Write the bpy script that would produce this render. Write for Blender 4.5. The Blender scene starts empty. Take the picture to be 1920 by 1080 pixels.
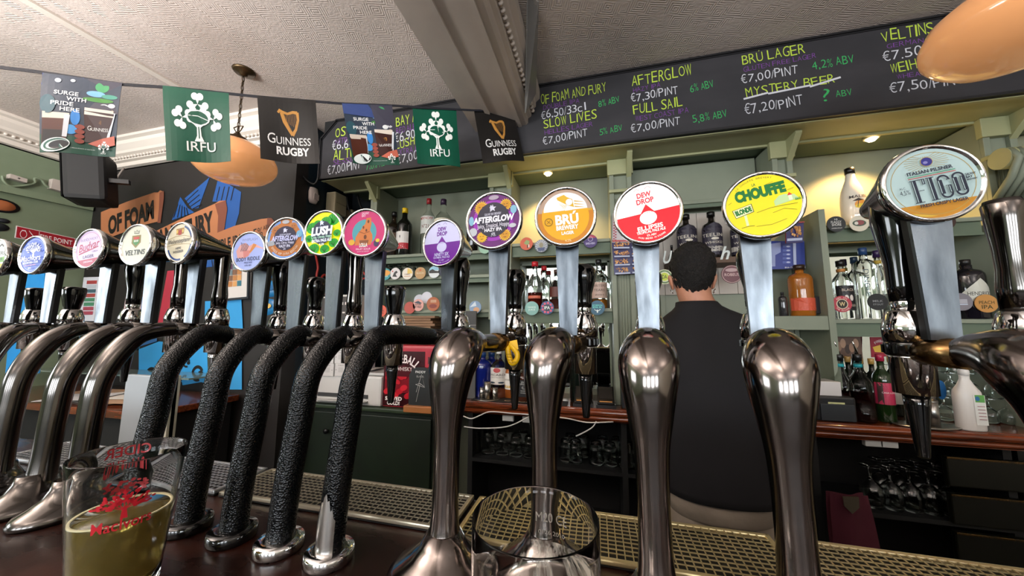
import bpy, bmesh, math, random
from mathutils import Vector, Matrix
random.seed(7)
PI = math.pi
SC = bpy.context.scene
COL = SC.collection

# ------------------------------------------------------------------ camera, world, light, exposure
CZ = 1.40                      # eye height; the bar top is 0.28 below the lens
F = 628.0
YAW, PITCH, ROLL = math.radians(14.1), math.radians(6.3), math.radians(0.14)
_f = Vector((-math.sin(YAW) * math.cos(PITCH), math.cos(YAW) * math.cos(PITCH), math.sin(PITCH)))
_r = Vector((math.cos(YAW), math.sin(YAW), 0)); _u = _r.cross(_f)
_r2 = math.cos(ROLL) * _r + math.sin(ROLL) * _u
_u2 = -math.sin(ROLL) * _r + math.cos(ROLL) * _u
CAM = Vector((0, 0, CZ))
cam = bpy.data.cameras.new('camera')
cam.sensor_width = 36; cam.lens = F / 1920 * 36; cam.clip_start = 0.02
camo = bpy.data.objects.new('camera', cam); COL.objects.link(camo)
camo.matrix_world = Matrix(((_r2.x, _u2.x, -_f.x, 0), (_r2.y, _u2.y, -_f.y, 0), (_r2.z, _u2.z, -_f.z, CZ), (0, 0, 0, 1)))
SC.camera = camo

w = bpy.data.worlds.new('world'); SC.world = w; w.use_nodes = True
bg = w.node_tree.nodes['Background']; bg.inputs[0].default_value = (0.75, 0.85, 1.0, 1); bg.inputs[1].default_value = 1.2

def area(name, loc, rot, sx, sy, energy, color):
    l = bpy.data.lights.new(name, 'AREA'); l.shape = 'RECTANGLE'; l.size = sx; l.size_y = sy
    l.energy = energy; l.color = color
    o = bpy.data.objects.new(name, l); o.location = loc; o.rotation_euler = rot; COL.objects.link(o); return o
# daylight through the street windows behind the drinkers
for i, x in enumerate((-3.0, -0.9, 1.2, 3.3)):
    area('window_daylight', (x, -6.93, 1.72), (math.radians(100), 0, 0), 1.35, 1.5, 40, (0.90, 0.95, 1.0)).data.spread = math.radians(150)
# daylight of the side window far to the left, seen by the chrome
area('side_window_daylight', (-4.1, -1.5, 1.7), (0, math.radians(-90), 0), 0.8, 1.6, 24, (0.88, 0.94, 1.0))
# unseen fill lights added behind the drinkers, facing up to brighten the ceiling
for x, y, e in ((-2.5, -0.9, 150), (-0.6, -1.7, 75), (2.8, -1.6, 36), (-2.0, -4.6, 70), (2.0, -4.6, 60)):
    area('ceiling_fill', (x, y, 2.05), (math.radians(180), 0, 0), .9, .5, e, (1.0, .965, .93))
SC.view_settings.view_transform = 'Standard'; SC.view_settings.look = 'None'
SC.view_settings.gamma = 1; SC.view_settings.use_curve_mapping = False
SC.view_settings.exposure = 0.88

# ------------------------------------------------------------------ helpers
def ray(x, y): return _r2 * ((x - 960) / F) + _u2 * ((540 - y) / F) + _f
def P(x, y, X=None, Y=None, Z=None):
    """point of the plane X / Y / Z = const that stands at that place of the 1920 x 1080 frame"""
    d = ray(x, y)
    t = X / d.x if X is not None else Y / d.y if Y is not None else (Z - CZ) / d.z
    return CAM + d * t
def lin(c):
    if isinstance(c, str):
        c = c.lstrip('#'); c = [int(c[i:i + 2], 16) / 255 for i in (0, 2, 4)]
    return tuple((v / 12.92 if v <= 0.04045 else ((v + 0.055) / 1.055) ** 2.4) for v in c)
_M = {}
def mt(color='#808080', rough=0.5, metal=0.0, emit=0.0, trans=0.0, ior=1.45, bump=None, vary=None, coat=0.0, spec=0.5, key=None):
    k = (str(color), rough, metal, emit, trans, ior, str(bump), str(vary), coat, spec, key)
    if k in _M: return _M[k]
    m = bpy.data.materials.new('paint'); m.use_nodes = True
    nt = m.node_tree; b = nt.nodes['Principled BSDF']
    cl = lin(color) + (1,)
    b.inputs['Base Color'].default_value = cl; b.inputs['Roughness'].default_value = rough
    b.inputs['Metallic'].default_value = metal; b.inputs['Transmission Weight'].default_value = trans
    b.inputs['IOR'].default_value = ior; b.inputs['Coat Weight'].default_value = coat
    b.inputs['Coat Roughness'].default_value = 0.08
    b.inputs['Specular IOR Level'].default_value = spec
    if emit:
        b.inputs['Emission Color'].default_value = cl; b.inputs['Emission Strength'].default_value = emit
    tc = None
    def coords(scale):
        nonlocal tc
        if tc is None: tc = nt.nodes.new('ShaderNodeTexCoord')
        mp = nt.nodes.new('ShaderNodeMapping'); nt.links.new(tc.outputs['Object'], mp.inputs[0])
        mp.inputs['Scale'].default_value = scale if hasattr(scale, '__len__') else (scale,) * 3
        return mp.outputs[0]
    if vary:      # (second colour, scale, low, high)
        n = nt.nodes.new('ShaderNodeTexNoise'); n.inputs['Scale'].default_value = 1; n.inputs['Detail'].default_value = 5
        nt.links.new(coords(vary[1]), n.inputs['Vector'])
        r = nt.nodes.new('ShaderNodeMapRange'); r.inputs['From Min'].default_value = vary[2]; r.inputs['From Max'].default_value = vary[3]
        nt.links.new(n.outputs['Fac'], r.inputs['Value'])
        mx = nt.nodes.new('ShaderNodeMix'); mx.data_type = 'RGBA'
        mx.inputs[6].default_value = cl; mx.inputs[7].default_value = lin(vary[0]) + (1,)
        nt.links.new(r.outputs[0], mx.inputs[0]); nt.links.new(mx.outputs[2], b.inputs['Base Color'])
        if len(vary) > 4:
            r2 = nt.nodes.new('ShaderNodeMapRange'); nt.links.new(r.outputs[0], r2.inputs['Value'])
            r2.inputs['To Min'].default_value = rough; r2.inputs['To Max'].default_value = vary[4]
            nt.links.new(r2.outputs[0], b.inputs['Roughness'])
    if bump:      # (kind, scale, strength, distance)
        if bump[0] == 'noise':
            t = nt.nodes.new('ShaderNodeTexNoise'); t.inputs['Scale'].default_value = 1; t.inputs['Detail'].default_value = 3; o = t.outputs['Fac']
        elif bump[0] == 'voronoi':
            t = nt.nodes.new('ShaderNodeTexVoronoi'); t.inputs['Scale'].default_value = 1; o = t.outputs['Distance']
        else:
            t = nt.nodes.new('ShaderNodeTexWave'); t.inputs['Scale'].default_value = 1; t.inputs['Distortion'].default_value = 6
            t.inputs['Detail'].default_value = 2; o = t.outputs['Fac']
        nt.links.new(coords(bump[1]), t.inputs['Vector'])
        bp = nt.nodes.new('ShaderNodeBump'); bp.inputs['Strength'].default_value = bump[2]; bp.inputs['Distance'].default_value = bump[3]
        nt.links.new(o, bp.inputs['Height']); nt.links.new(bp.outputs[0], b.inputs['Normal'])
    _M[k] = m; return m

class MB:
    """collects faces with a material each and links them as ONE mesh object"""
    def __init__(s): s.v = []; s.f = []; s.m = []; s.sm = []; s.mats = []
    def mi(s, m):
        if m not in s.mats: s.mats.append(m)
        return s.mats.index(m)
    def add(s, vs, fs, m, smooth=False):
        o = len(s.v); i = s.mi(m); s.v += [tuple(v) for v in vs]
        for f in fs: s.f.append(tuple(o + k for k in f)); s.m.append(i); s.sm.append(smooth)
        return s
    def box(s, lo, hi, m, bev=0.0):
        (x0, y0, z0), (x1, y1, z1) = lo, hi
        if x1 < x0: x0, x1 = x1, x0
        if y1 < y0: y0, y1 = y1, y0
        if z1 < z0: z0, z1 = z1, z0
        if bev:
            b = min(bev, (x1 - x0) * .45, (y1 - y0) * .45, (z1 - z0) * .45)
            bm = bmesh.new(); bmesh.ops.create_cube(bm, size=1)
            for v in bm.verts: v.co = Vector(((x0 + x1) / 2 + v.co.x * (x1 - x0), (y0 + y1) / 2 + v.co.y * (y1 - y0), (z0 + z1) / 2 + v.co.z * (z1 - z0)))
            bmesh.ops.bevel(bm, geom=bm.edges[:], offset=b, segments=2, affect='EDGES', profile=0.6)
            bm.verts.ensure_lookup_table()
            s.add([v.co[:] for v in bm.verts], [[v.index for v in f.verts] for f in bm.faces], m); bm.free(); return s
        v = [(x0, y0, z0), (x1, y0, z0), (x1, y1, z0), (x0, y1, z0), (x0, y0, z1), (x1, y0, z1), (x1, y1, z1), (x0, y1, z1)]
        return s.add(v, [(0, 3, 2, 1), (4, 5, 6, 7), (0, 1, 5, 4), (1, 2, 6, 5), (2, 3, 7, 6), (3, 0, 4, 7)], m)
    def obox(s, M4, sx, sy, sz, m, bev=0.0):
        t = MB(); t.box((-sx / 2, -sy / 2, -sz / 2), (sx / 2, sy / 2, sz / 2), m, bev)
        return s.add([M4 @ Vector(v) for v in t.v], t.f, m)
    def lathe(s, prof, m, base=(0, 0, 0), axis=(0, 0, 1), n=24, sx=1.0, sy=1.0, smooth=True, power=None, caps=True):
        a = Vector(axis).normalized(); q = Vector((0, 0, 1)).rotation_difference(a); vs = []; fs = []
        for (r, z) in prof:
            for k in range(n):
                t = 2 * PI * k / n; cx, cy = math.cos(t), math.sin(t)
                if power:
                    cx = math.copysign(abs(cx) ** power, cx); cy = math.copysign(abs(cy) ** power, cy)
                vs.append(Vector(base) + q @ Vector((r * cx * sx, r * cy * sy, z)))
        for i in range(len(prof) - 1):
            for k in range(n):
                k2 = (k + 1) % n
                fs.append((i * n + k, i * n + k2, (i + 1) * n + k2, (i + 1) * n + k))
        s.add(vs, fs, m, smooth)
        if not caps: return s
        if prof[0][0] > 1e-5: s.add(vs[:n], [tuple(range(n))[::-1]], m)
        if prof[-1][0] > 1e-5: s.add(vs[-n:], [tuple(range(n))], m)
        return s
    def tube(s, pts, rad, m, n=12, caps=True, smooth=True, flat=1.0):
        pts = [Vector(p) for p in pts]
        if not hasattr(rad, '__len__'): rad = [rad] * len(pts)
        vs = []; fs = []; up = None
        for i, p in enumerate(pts):
            d = (pts[min(i + 1, len(pts) - 1)] - pts[max(i - 1, 0)]).normalized()
            if up is None:
                up = Vector((1, 0, 0)) if abs(d.x) < .9 else Vector((0, 0, 1))
            up = (up - d * up.dot(d)).normalized(); w_ = d.cross(up)
            for k in range(n):
                t = 2 * PI * k / n; vs.append(p + (up * math.cos(t) + w_ * math.sin(t) * flat) * rad[i])
        for i in range(len(pts) - 1):
            for k in range(n):
                k2 = (k + 1) % n; fs.append((i * n + k, i * n + k2, (i + 1) * n + k2, (i + 1) * n + k))
        s.add(vs, fs, m, smooth)
        if caps: s.add(vs[:n], [tuple(range(n))[::-1]], m); s.add(vs[-n:], [tuple(range(n))], m)
        return s
    def quad(s, a, b, c, d, m): return s.add([a, b, c, d], [(0, 1, 2, 3)], m)
    def prism(s, poly, dirv, m):
        n = len(poly); d = Vector(dirv); a = [Vector(p) for p in poly]
        return s.add(a + [p + d for p in a], [tuple(range(n))[::-1], tuple(range(n, 2 * n))] + [(i, (i + 1) % n, n + (i + 1) % n, n + i) for i in range(n)], m)
    def build(s, name, parent=None):
        me = bpy.data.meshes.new(name); me.from_pydata(s.v, [], s.f)
        for m in s.mats: me.materials.append(m)
        me.polygons.foreach_set('material_index', s.m); me.polygons.foreach_set('use_smooth', s.sm)
        me.update()
        bm = bmesh.new(); bm.from_mesh(me); bmesh.ops.remove_doubles(bm, verts=bm.verts, dist=1e-6)
        bmesh.ops.recalc_face_normals(bm, faces=bm.faces) if not getattr(s, 'keep', False) else None
        bm.to_mesh(me); bm.free()
        o = bpy.data.objects.new(name, me); COL.objects.link(o)
        if parent is not None: o.parent = parent; o.matrix_parent_inverse = Matrix.Translation(-Vector(parent.location)) if parent.parent is None and parent.type == 'EMPTY' else Matrix()
        return o

def smooth_path(pts, sub=6):
    """Catmull-Rom through points that may carry a radius as fourth value"""
    pts = [tuple(p) for p in pts]; q = [pts[0]] + pts + [pts[-1]]; out = []
    for i in range(1, len(q) - 2):
        for j in range(sub):
            t = j / sub
            out.append(tuple(0.5 * (2 * q[i][k] + (q[i + 1][k] - q[i - 1][k]) * t + (2 * q[i - 1][k] - 5 * q[i][k] + 4 * q[i + 1][k] - q[i + 2][k]) * t * t
                       + (3 * q[i][k] - q[i - 1][k] - 3 * q[i + 1][k] + q[i + 2][k]) * t ** 3) for k in range(len(q[i]))))
    out.append(pts[-1]); return out

def thing(name, label, cat, loc=(0, 0, 0), group=None):
    o = bpy.data.objects.new(name, None); COL.objects.link(o); o.location = loc; o.empty_display_size = .02
    o['label'] = label; o['category'] = cat
    if group: o['group'] = group
    return o
def tag(o, label, cat, group=None):
    o['label'] = label; o['category'] = cat
    if group: o['group'] = group
    return o
def struct(o): o['kind'] = 'structure'; return o
def dup(root, delta, label=None, group=None):
    def cp(o, par):
        c = o.copy(); COL.objects.link(c)
        if par is not None: c.parent = par; c.matrix_parent_inverse = o.matrix_parent_inverse.copy()
        for ch in o.children: cp(ch, c)
        return c
    r = cp(root, None); r.location = root.location + Vector(delta)
    if label: r['label'] = label
    if group: r['group'] = group
    return r

# ---- flat print -----------------------------------------------------------------------------
_T = {}
def glyphs(txt, bold=0.0, shear=0.0):
    k = (txt, bold, shear)
    if k in _T: return _T[k]
    cu = bpy.data.curves.new('t', 'FONT'); cu.body = txt; cu.size = 1; cu.offset = bold; cu.shear = shear; cu.resolution_u = 3
    ob = bpy.data.objects.new('t', cu); COL.objects.link(ob)
    dg = bpy.context.evaluated_depsgraph_get(); dg.update()
    me = bpy.data.meshes.new_from_object(ob.evaluated_get(dg))
    vs = [(v.co.x, v.co.y) for v in me.vertices]; fs = [tuple(p.vertices) for p in me.polygons]
    bpy.data.objects.remove(ob); bpy.data.curves.remove(cu); bpy.data.meshes.remove(me)
    if vs: x0 = min(v[0] for v in vs); x1 = max(v[0] for v in vs)
    else: x0 = x1 = 0
    _T[k] = (vs, fs, x0, x1); return _T[k]
CAP = 0.69
class PR(MB):
    """2-D drawing whose layers sit a fraction of a millimetre above each other"""
    def __init__(s, fn, dz=0.0002, emit=0.0, rough=0.45, coat=0.0, dim=1.0, curved=False):
        super().__init__(); s.dim = dim; s.curved = curved; s.fn = fn; s.dz = dz; s.l = 0; s.e = emit; s.rg = rough; s.ct = coat; s.keep = True
    def c(s, col):
        if not isinstance(col, (str, tuple)): return col
        m = mt(col, rough=s.rg, emit=s.e, coat=s.ct, key=s.dim, spec=.3 if s.dim < 1 else .5)
        if s.dim < 1:      # tinted film in front of the lamp: reflects little, glows
            b = m.node_tree.nodes['Principled BSDF']; k = lin(col); b.inputs['Base Color'].default_value = tuple(v * s.dim for v in k) + (1,)
        return m
    def up(s): s.l += 1; return s.l * s.dz
    def poly(s, pts, col, step=True):
        h = s.up() if step else s.l * s.dz
        if s.curved and len(pts) < 60:
            q = []; n0 = len(pts)
            for i in range(n0):
                a, b = pts[i], pts[(i + 1) % n0]; k = max(1, min(8, int(math.hypot(b[0] - a[0], b[1] - a[1]) / .12)))
                q += [(a[0] + (b[0] - a[0]) * j / k, a[1] + (b[1] - a[1]) * j / k) for j in range(k)]
            cx = sum(a for a, b in q) / len(q); cy = sum(b for a, b in q) / len(q); n = len(q); vs = [(cx, cy)]
            for t in (.25, .5, .75, 1): vs += [(cx + (a - cx) * t, cy + (b - cy) * t) for a, b in q]
            fs = [(0, 1 + i, 1 + (i + 1) % n) for i in range(n)] + [(1 + r * n + i, 1 + r * n + (i + 1) % n, 1 + (r + 1) * n + (i + 1) % n, 1 + (r + 1) * n + i) for r in range(3) for i in range(n)]
            return s.add([s.fn(u, v, h) for u, v in vs], fs, s.c(col))
        return s.add([s.fn(u, v, h) for u, v in pts], [tuple(range(len(pts)))], s.c(col))
    def polys(s, lst, col):
        h = s.up()
        for pts in lst: s.add([s.fn(u, v, h) for u, v in pts], [tuple(range(len(pts)))], s.c(col))
        return s
    def ell(s, cx, cy, rx, ry, col, rot=0.0, n=28, step=True, a0=0, a1=2 * PI):
        pts = []
        for k in range(n):
            t = a0 + (a1 - a0) * k / (n if a1 - a0 > 6.28 else n - 1); x, y = rx * math.cos(t), ry * math.sin(t)
            pts.append((cx + x * math.cos(rot) - y * math.sin(rot), cy + x * math.sin(rot) + y * math.cos(rot)))
        return s.poly(pts, col, step)
    def ring(s, cx, cy, r0, r1, col, n=36, a0=0, a1=2 * PI, sx=1, sy=1):
        h = s.up(); vs = []; fs = []
        for k in range(n + 1):
            t = a0 + (a1 - a0) * k / n
            for r in (r0, r1): vs.append(s.fn(cx + r * sx * math.cos(t), cy + r * sy * math.sin(t), h))
        for k in range(n): fs.append((2 * k, 2 * k + 1, 2 * k + 3, 2 * k + 2))
        return s.add(vs, fs, s.c(col))
    def rect(s, x0, y0, x1, y1, col, step=True): return s.poly([(x0, y0), (x1, y0), (x1, y1), (x0, y1)], col, step)
    def stroke(s, pts, wd, col, step=True):
        h = s.up() if step else s.l * s.dz
        vs = []; n = len(pts)
        for i, p in enumerate(pts):
            a = pts[max(i - 1, 0)]; b = pts[min(i + 1, n - 1)]; dx, dy = b[0] - a[0], b[1] - a[1]; L = math.hypot(dx, dy) or 1
            ww = wd[i] if hasattr(wd, '__len__') else wd
            nx, ny = -dy / L * ww / 2, dx / L * ww / 2
            vs += [s.fn(p[0] + nx, p[1] + ny, h), s.fn(p[0] - nx, p[1] - ny, h)]
        return s.add(vs, [(2 * i, 2 * i + 1, 2 * i + 3, 2 * i + 2) for i in range(n - 1)], s.c(col))
    def text(s, t, cx, cy, cap, col, width=None, bold=0.02, shear=0.0, rot=0.0, align='c', mirror=False):
        """cy is the middle of the capitals"""
        h = s.up(); vs, fs, x0, x1 = glyphs(t, bold * (.85 if s.dim < 1 else .5), shear)
        if not vs: return s
        sc = cap / CAP; sx = sc if width is None else width / (x1 - x0)
        ox = (x0 + x1) / 2 if align == 'c' else x0
        out = []
        for x, y in vs:
            u = (x - ox) * sx; v = y * sc - cap / 2
            if mirror: u = -u
            out.append(s.fn(cx + u * math.cos(rot) - v * math.sin(rot), cy + u * math.sin(rot) + v * math.cos(rot), h))
        return s.add(out, fs, s.c(col))
    def arc(s, t, cx, cy, r, a_mid, span, cap, col, bold=0.02, flip=False):
        """letters along an arc, angles in degrees; flip = text read along the bottom"""
        h = s.up(); n = len(t)
        for i, ch in enumerate(t):
            if ch == ' ': continue
            fr = (i + .5) / n - .5; bold_ = bold * .4
            a = math.radians(a_mid + (fr * span if flip else -fr * span))
            vs, fs, x0, x1 = glyphs(ch, bold_, 0); sc = cap / CAP
            adv = abs(math.radians(span)) * r / n * .86; sx = min(sc * 1.2, adv / max(x1 - x0, .05)) if ch not in "I1.,'" else sc
            rot = a - PI / 2 if not flip else a + PI / 2
            ox, oy = cx + r * math.cos(a), cy + r * math.sin(a)
            out = []
            for x, y in vs:
                u = (x - (x0 + x1) / 2) * sx; v = y * sc - cap / 2
                out.append(s.fn(ox + u * math.cos(rot) - v * math.sin(rot), oy + u * math.sin(rot) + v * math.cos(rot), h))
            s.add(out, fs, s.c(col))
        return s
    def hand(s, t, x, y, x1, cap, col, slope=0.0, bold=0.012, seed=0):
        """hand-drawn capitals from x to x1, baseline y, baseline rising by slope"""
        rnd = random.Random(hash_(t) + seed); h = s.up(); wts = [0.45 if ch in ' I.,/i1' else 1.0 for ch in t]; tot = sum(wts); pos = x
        for ch, wt in zip(t, wts):
            adv = (x1 - x) * wt / tot
            if ch != ' ':
                vs, fs, a0, a1 = glyphs(ch, bold, 0.0); sc = cap / CAP * rnd.uniform(.92, 1.08)
                sx = min(adv * .84 / max(a1 - a0, .05), sc * 1.5) if ch not in 'I1i.,' else sc; rot = math.atan(slope) + rnd.uniform(-.07, .07); jy = rnd.uniform(-.06, .06) * cap
                ox = pos + adv / 2; oy = y + slope * (ox - x) + jy; out = []
                for px, py in vs:
                    u = (px - (a0 + a1) / 2) * sx; v = py * sc
                    out.append(s.fn(ox + u * math.cos(rot) - v * math.sin(rot), oy + u * math.sin(rot) + v * math.cos(rot), h))
                s.add(out, fs, s.c(col))
            pos += adv
        return s
def hash_(t): return sum((i + 1) * ord(c) for i, c in enumerate(t))
def planeY(Y): return lambda u, v, h: (u, Y - h, v)
def planeX(X): return lambda u, v, h: (X + h, u, v)      # faces +X, u = Y
def cyl_map(cx, cy, r, z0=0.0, a0=-PI / 2):
    """wraps u (metres along the front) round a vertical cylinder facing -Y"""
    return lambda u, v, h: (cx + (r + h) * math.cos(a0 + u / r), cy + (r + h) * math.sin(a0 + u / r), z0 + v)

# ------------------------------------------------------------------ materials
sage = mt('#858c7a', .5, vary=('#7b8270', 3, .35, .7))
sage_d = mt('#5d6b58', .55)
cream = mt('#a3a37c', .45, vary=('#989a74', 3, .35, .7))
navy = mt('#0f1c24', .5)
black = mt('#0a0a0b', .4)
blackmat = mt('#08090a', .75)
chrome = mt('#66625f', .12, 1.0, vary=('#4a4643', 9, .45, .75, .24))
chrome_c = mt('#d0d0d0', .07, 1.0)
swan = mt('#7d7571', .13, 1.0, vary=('#59514d', 14, .5, .72, .28))
paddle_m = mt('#767c82', .27, 1.0, vary=('#444a50', (45, 45, 10), .40, .72, .42))
blackplastic = mt('#060606', .13, coat=.6)
wrinkle = mt('#020304', .19, bump=('voronoi', 430, .75, .0009), spec=.28)
steel = mt('#a3a19c', .28, 1.0)
brass = mt('#7d613c', .22, 1.0, vary=('#4f4334', 30, .45, .7, .35))
glass = mt('#f4faf8', .02, trans=1.0, ior=1.42)
thin = mt('#f4faf8', .03, trans=1.0, ior=1.38)
maho = mt('#4a1f10', .16, vary=('#7c3a1c', (6, 60, 60), .35, .7), coat=.5)
bartop = mt('#190c09', .26, vary=('#301309', (9, 20, 9), .42, .72, .4), coat=.1, spec=.35, bump=('noise', 70, .12, .002))
white_m = mt('#e8e6e0', .5)
paint_w = mt('#cfc6bc', .55)
mirror_m = mt('#d5dcd9', .015, 1.0)

# ------------------------------------------------------------------ room shell
HC = CZ + 1.505                 # ceiling
XL, XR, YF, YM, YW = -4.2, 4.6, -7.0, 1.84, 2.42
def ceiling_mat():
    m = bpy.data.materials.new('embossed_paper'); m.use_nodes = True; nt = m.node_tree; b = nt.nodes['Principled BSDF']
    b.inputs['Base Color'].default_value = lin('#b7aba0') + (1,); b.inputs['Roughness'].default_value = .62
    tc = nt.nodes.new('ShaderNodeTexCoord')
    n = nt.nodes.new('ShaderNodeTexNoise'); n.inputs['Scale'].default_value = 14; n.inputs['Detail'].default_value = 2
    nt.links.new(tc.outputs['Object'], n.inputs['Vector'])
    v = nt.nodes.new('ShaderNodeTexVoronoi'); v.distance = 'MANHATTAN'; v.inputs['Scale'].default_value = 9; v.inputs['Randomness'].default_value = .35
    mp = nt.nodes.new('ShaderNodeMapping'); mp.inputs['Rotation'].default_value = (0, 0, .5); nt.links.new(tc.outputs['Object'], mp.inputs[0])
    nt.links.new(mp.outputs[0], v.inputs['Vector'])
    mm = nt.nodes.new('ShaderNodeMath'); mm.operation = 'MULTIPLY'; mm.inputs[1].default_value = 46; nt.links.new(v.outputs['Distance'], mm.inputs[0])
    sn = nt.nodes.new('ShaderNodeMath'); sn.operation = 'SINE'; nt.links.new(mm.outputs[0], sn.inputs[0])
    mk = nt.nodes.new('ShaderNodeMapRange'); mk.inputs['From Min'].default_value = .42; mk.inputs['From Max'].default_value = .58; nt.links.new(n.outputs['Fac'], mk.inputs['Value'])
    ml = nt.nodes.new('ShaderNodeMath'); ml.operation = 'MULTIPLY'; nt.links.new(sn.outputs[0], ml.inputs[0]); nt.links.new(mk.outputs[0], ml.inputs[1])
    n2 = nt.nodes.new('ShaderNodeTexNoise'); n2.inputs['Scale'].default_value = 70; nt.links.new(tc.outputs['Object'], n2.inputs['Vector'])
    ad = nt.nodes.new('ShaderNodeMath'); ad.operation = 'MULTIPLY_ADD'; ad.inputs[1].default_value = 1.6
    nt.links.new(n2.outputs['Fac'], ad.inputs[0]); nt.links.new(ml.outputs[0], ad.inputs[2])
    bp = nt.nodes.new('ShaderNodeBump'); bp.inputs['Strength'].default_value = .28; bp.inputs['Distance'].default_value = .0035
    nt.links.new(ad.outputs[0], bp.inputs['Height']); nt.links.new(bp.outputs[0], b.inputs['Normal'])
    n3 = nt.nodes.new('ShaderNodeTexNoise'); n3.inputs['Scale'].default_value = 1.7; n3.inputs['Detail'].default_value = 6; nt.links.new(tc.outputs['Object'], n3.inputs['Vector'])
    mx = nt.nodes.new('ShaderNodeMix'); mx.data_type = 'RGBA'; mx.inputs[6].default_value = lin('#c6bab3') + (1,); mx.inputs[7].default_value = lin('#ada199') + (1,)
    r3 = nt.nodes.new('ShaderNodeMapRange'); r3.inputs['From Min'].default_value = .4; r3.inputs['From Max'].default_value = .75; nt.links.new(n3.outputs['Fac'], r3.inputs['Value'])
    nt.links.new(r3.outputs[0], mx.inputs[0]); nt.links.new(mx.outputs[2], b.inputs['Base Color'])
    return m
struct(MB().box((XL - .1, YF - .1, HC), (XR + .1, YW + .2, HC + .1), ceiling_mat()).build('ceiling'))
struct(MB().box((XL - .1, YF - .1, -.1), (XR + .1, YW + .2, 0), mt('#2a211c', .6, vary=('#17120f', (3, 20, 3), .4, .7))).build('floor'))
struct(MB().box((XL - .1, YF, 0), (XL, YW + .2, HC), mt('#74826a', .6, vary=('#69775f', 4, .35, .7))).build('wall_left'))
struct(MB().box((XR, YF, 0), (XR + .1, YW + .2, HC), mt('#c9c2b0', .6)).build('wall_right'))
struct(MB().box((XL, YW, 0), (XR, YW + .12, HC), sage).build('wall_back'))
# front wall with four street windows (behind the drinkers)
wf = MB(); fm = mt('#8f9c86', .6)
wf.box((XL, YF - .1, 0), (XR, YF, .92), fm); wf.box((XL, YF - .1, 2.5), (XR, YF, HC), fm)
xs = [XL] + sum([[x - .72, x + .72] for x in (-3.0, -0.9, 1.2, 3.3)], []) + [XR]
for i in range(0, len(xs), 2): wf.box((xs[i], YF - .1, .92), (xs[i + 1], YF, 2.5), fm)
struct(wf.build('wall_front'))
for i, x in enumerate((-3.0, -0.9, 1.2, 3.3)):
    g = MB(); fr = mt('#e4e0d4', .5)
    for a, b in (((x - .72, YF - .08, .92), (x - .66, YF - .02, 2.5)), ((x + .66, YF - .08, .92), (x + .72, YF - .02, 2.5)), ((x - .72, YF - .08, .92), (x + .72, YF - .02, .98)),
                 ((x - .72, YF - .08, 2.44), (x + .72, YF - .02, 2.5)), ((x - .02, YF - .08, .92), (x + .02, YF - .02, 2.5)), ((x - .7, YF - .08, 1.95), (x + .7, YF - .02, 1.99))): g.box(a, b, fr)
    o = struct(g.build('window_%d' % (i + 1)))
# ceiling seam (picture moulding) running away from the drinkers
sx_ = -2.545
struct(MB().box((sx_ - .022, YF, HC - .012), (sx_ + .022, 1.70, HC), paint_w).build('trim_1'))
# cornices
def cornice(name, pts, horiz):
    """pts: profile (out, down) swept along x (horiz='x') at wall y, or along y at wall x"""
    m = MB()
    for i in range(len(pts) - 1):
        (o0, d0), (o1, d1) = pts[i], pts[i + 1]
        if horiz == 'x': m.quad((XL, YM - o0, HC - d0), (-2.05, YM - o0, HC - d0), (-2.05, YM - o1, HC - d1), (XL, YM - o1, HC - d1), paint_w)
        else: m.quad((XL + o0, YF, HC - d0), (XL + o0, YM, HC - d0), (XL + o1, YM, HC - d1), (XL + o1, YF, HC - d1), paint_w)
    for k in range(60 if horiz == 'x' else 110):      # egg moulding along the cornice
        if horiz == 'x': c = (XL + .04 + k * .036, YM - .068, HC - .135); ax = (1, 0, 0)
        else: c = (XL + .068, YM - .04 - k * .036, HC - .135); ax = (0, 1, 0)
        m.lathe([(0, -.011), (.008, -.008), (.011, 0), (.008, .008), (0, .011)], paint_w, c, ax, n=8)
    return m
prof = [(.15, 0), (.15, .02), (.125, .03), (.12, .055), (.09, .09), (.085, .11), (.06, .12), (.055, .15), (.03, .155), (.025, .185), (.0, .19), (0, .20)]
struct(cornice('c', prof, 'x').build('trim_2')); struct(cornice('c', prof, 'y').build('trim_3'))

# ceiling beam that runs to the bar canopy
zb = CZ + 1.24
bx0, bx1 = P(737, 0, Z=zb).x, P(905, 0, Z=zb).x
beam = MB(); bmm = mt('#aea298', .55, vary=('#a0948b', 3, .4, .7))
beam.box((bx0, YF, zb), (bx1, 1.93, HC), bmm)
beam.box((bx0 + .125, YF, zb - .012), (bx0 + .150, 1.925, zb), bmm); beam.box((bx1 - .05, YF, zb - .010), (bx1 - .03, 1.925, zb), bmm)
# stepped cornice up the right side of the beam
st = [(.0, 0), (.012, .01), (.012, .04), (.03, .05), (.04, .09), (.06, .11), (.062, .14), (.085, .16), (.085, .22)]
for i in range(len(st) - 1):
    (o0, d0), (o1, d1) = st[i], st[i + 1]
    beam.quad((bx1 + o0, YF, zb + d0), (bx1 + o0, 1.93, zb + d0), (bx1 + o1, 1.93, zb + d1), (bx1 + o1, YF, zb + d1), bmm)
for k in range(90):
    beam.lathe([(0, -.013), (.009, -.009), (.013, 0), (.009, .009), (0, .013)], bmm, (bx1 + .045, 1.9 - k * .034, zb + .07), (0, 1, .5), n=8)
o = beam.build('trim_4'); struct(o)

# mural wall, navy side return, back of the recess
mural_wall = struct(MB().box((XL, YM, 0), (-2.05, YM + .1, HC), mt('#1d1a19', .55)).build('wall_mural'))
struct(MB().box((-2.10, YM + .1, 0), (-2.05, YW, HC), navy).build('wall_side'))
struct(MB().box((-2.05, YW - .01, 0), (-1.70, YW, HC), navy).build('trim_5'))

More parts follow.
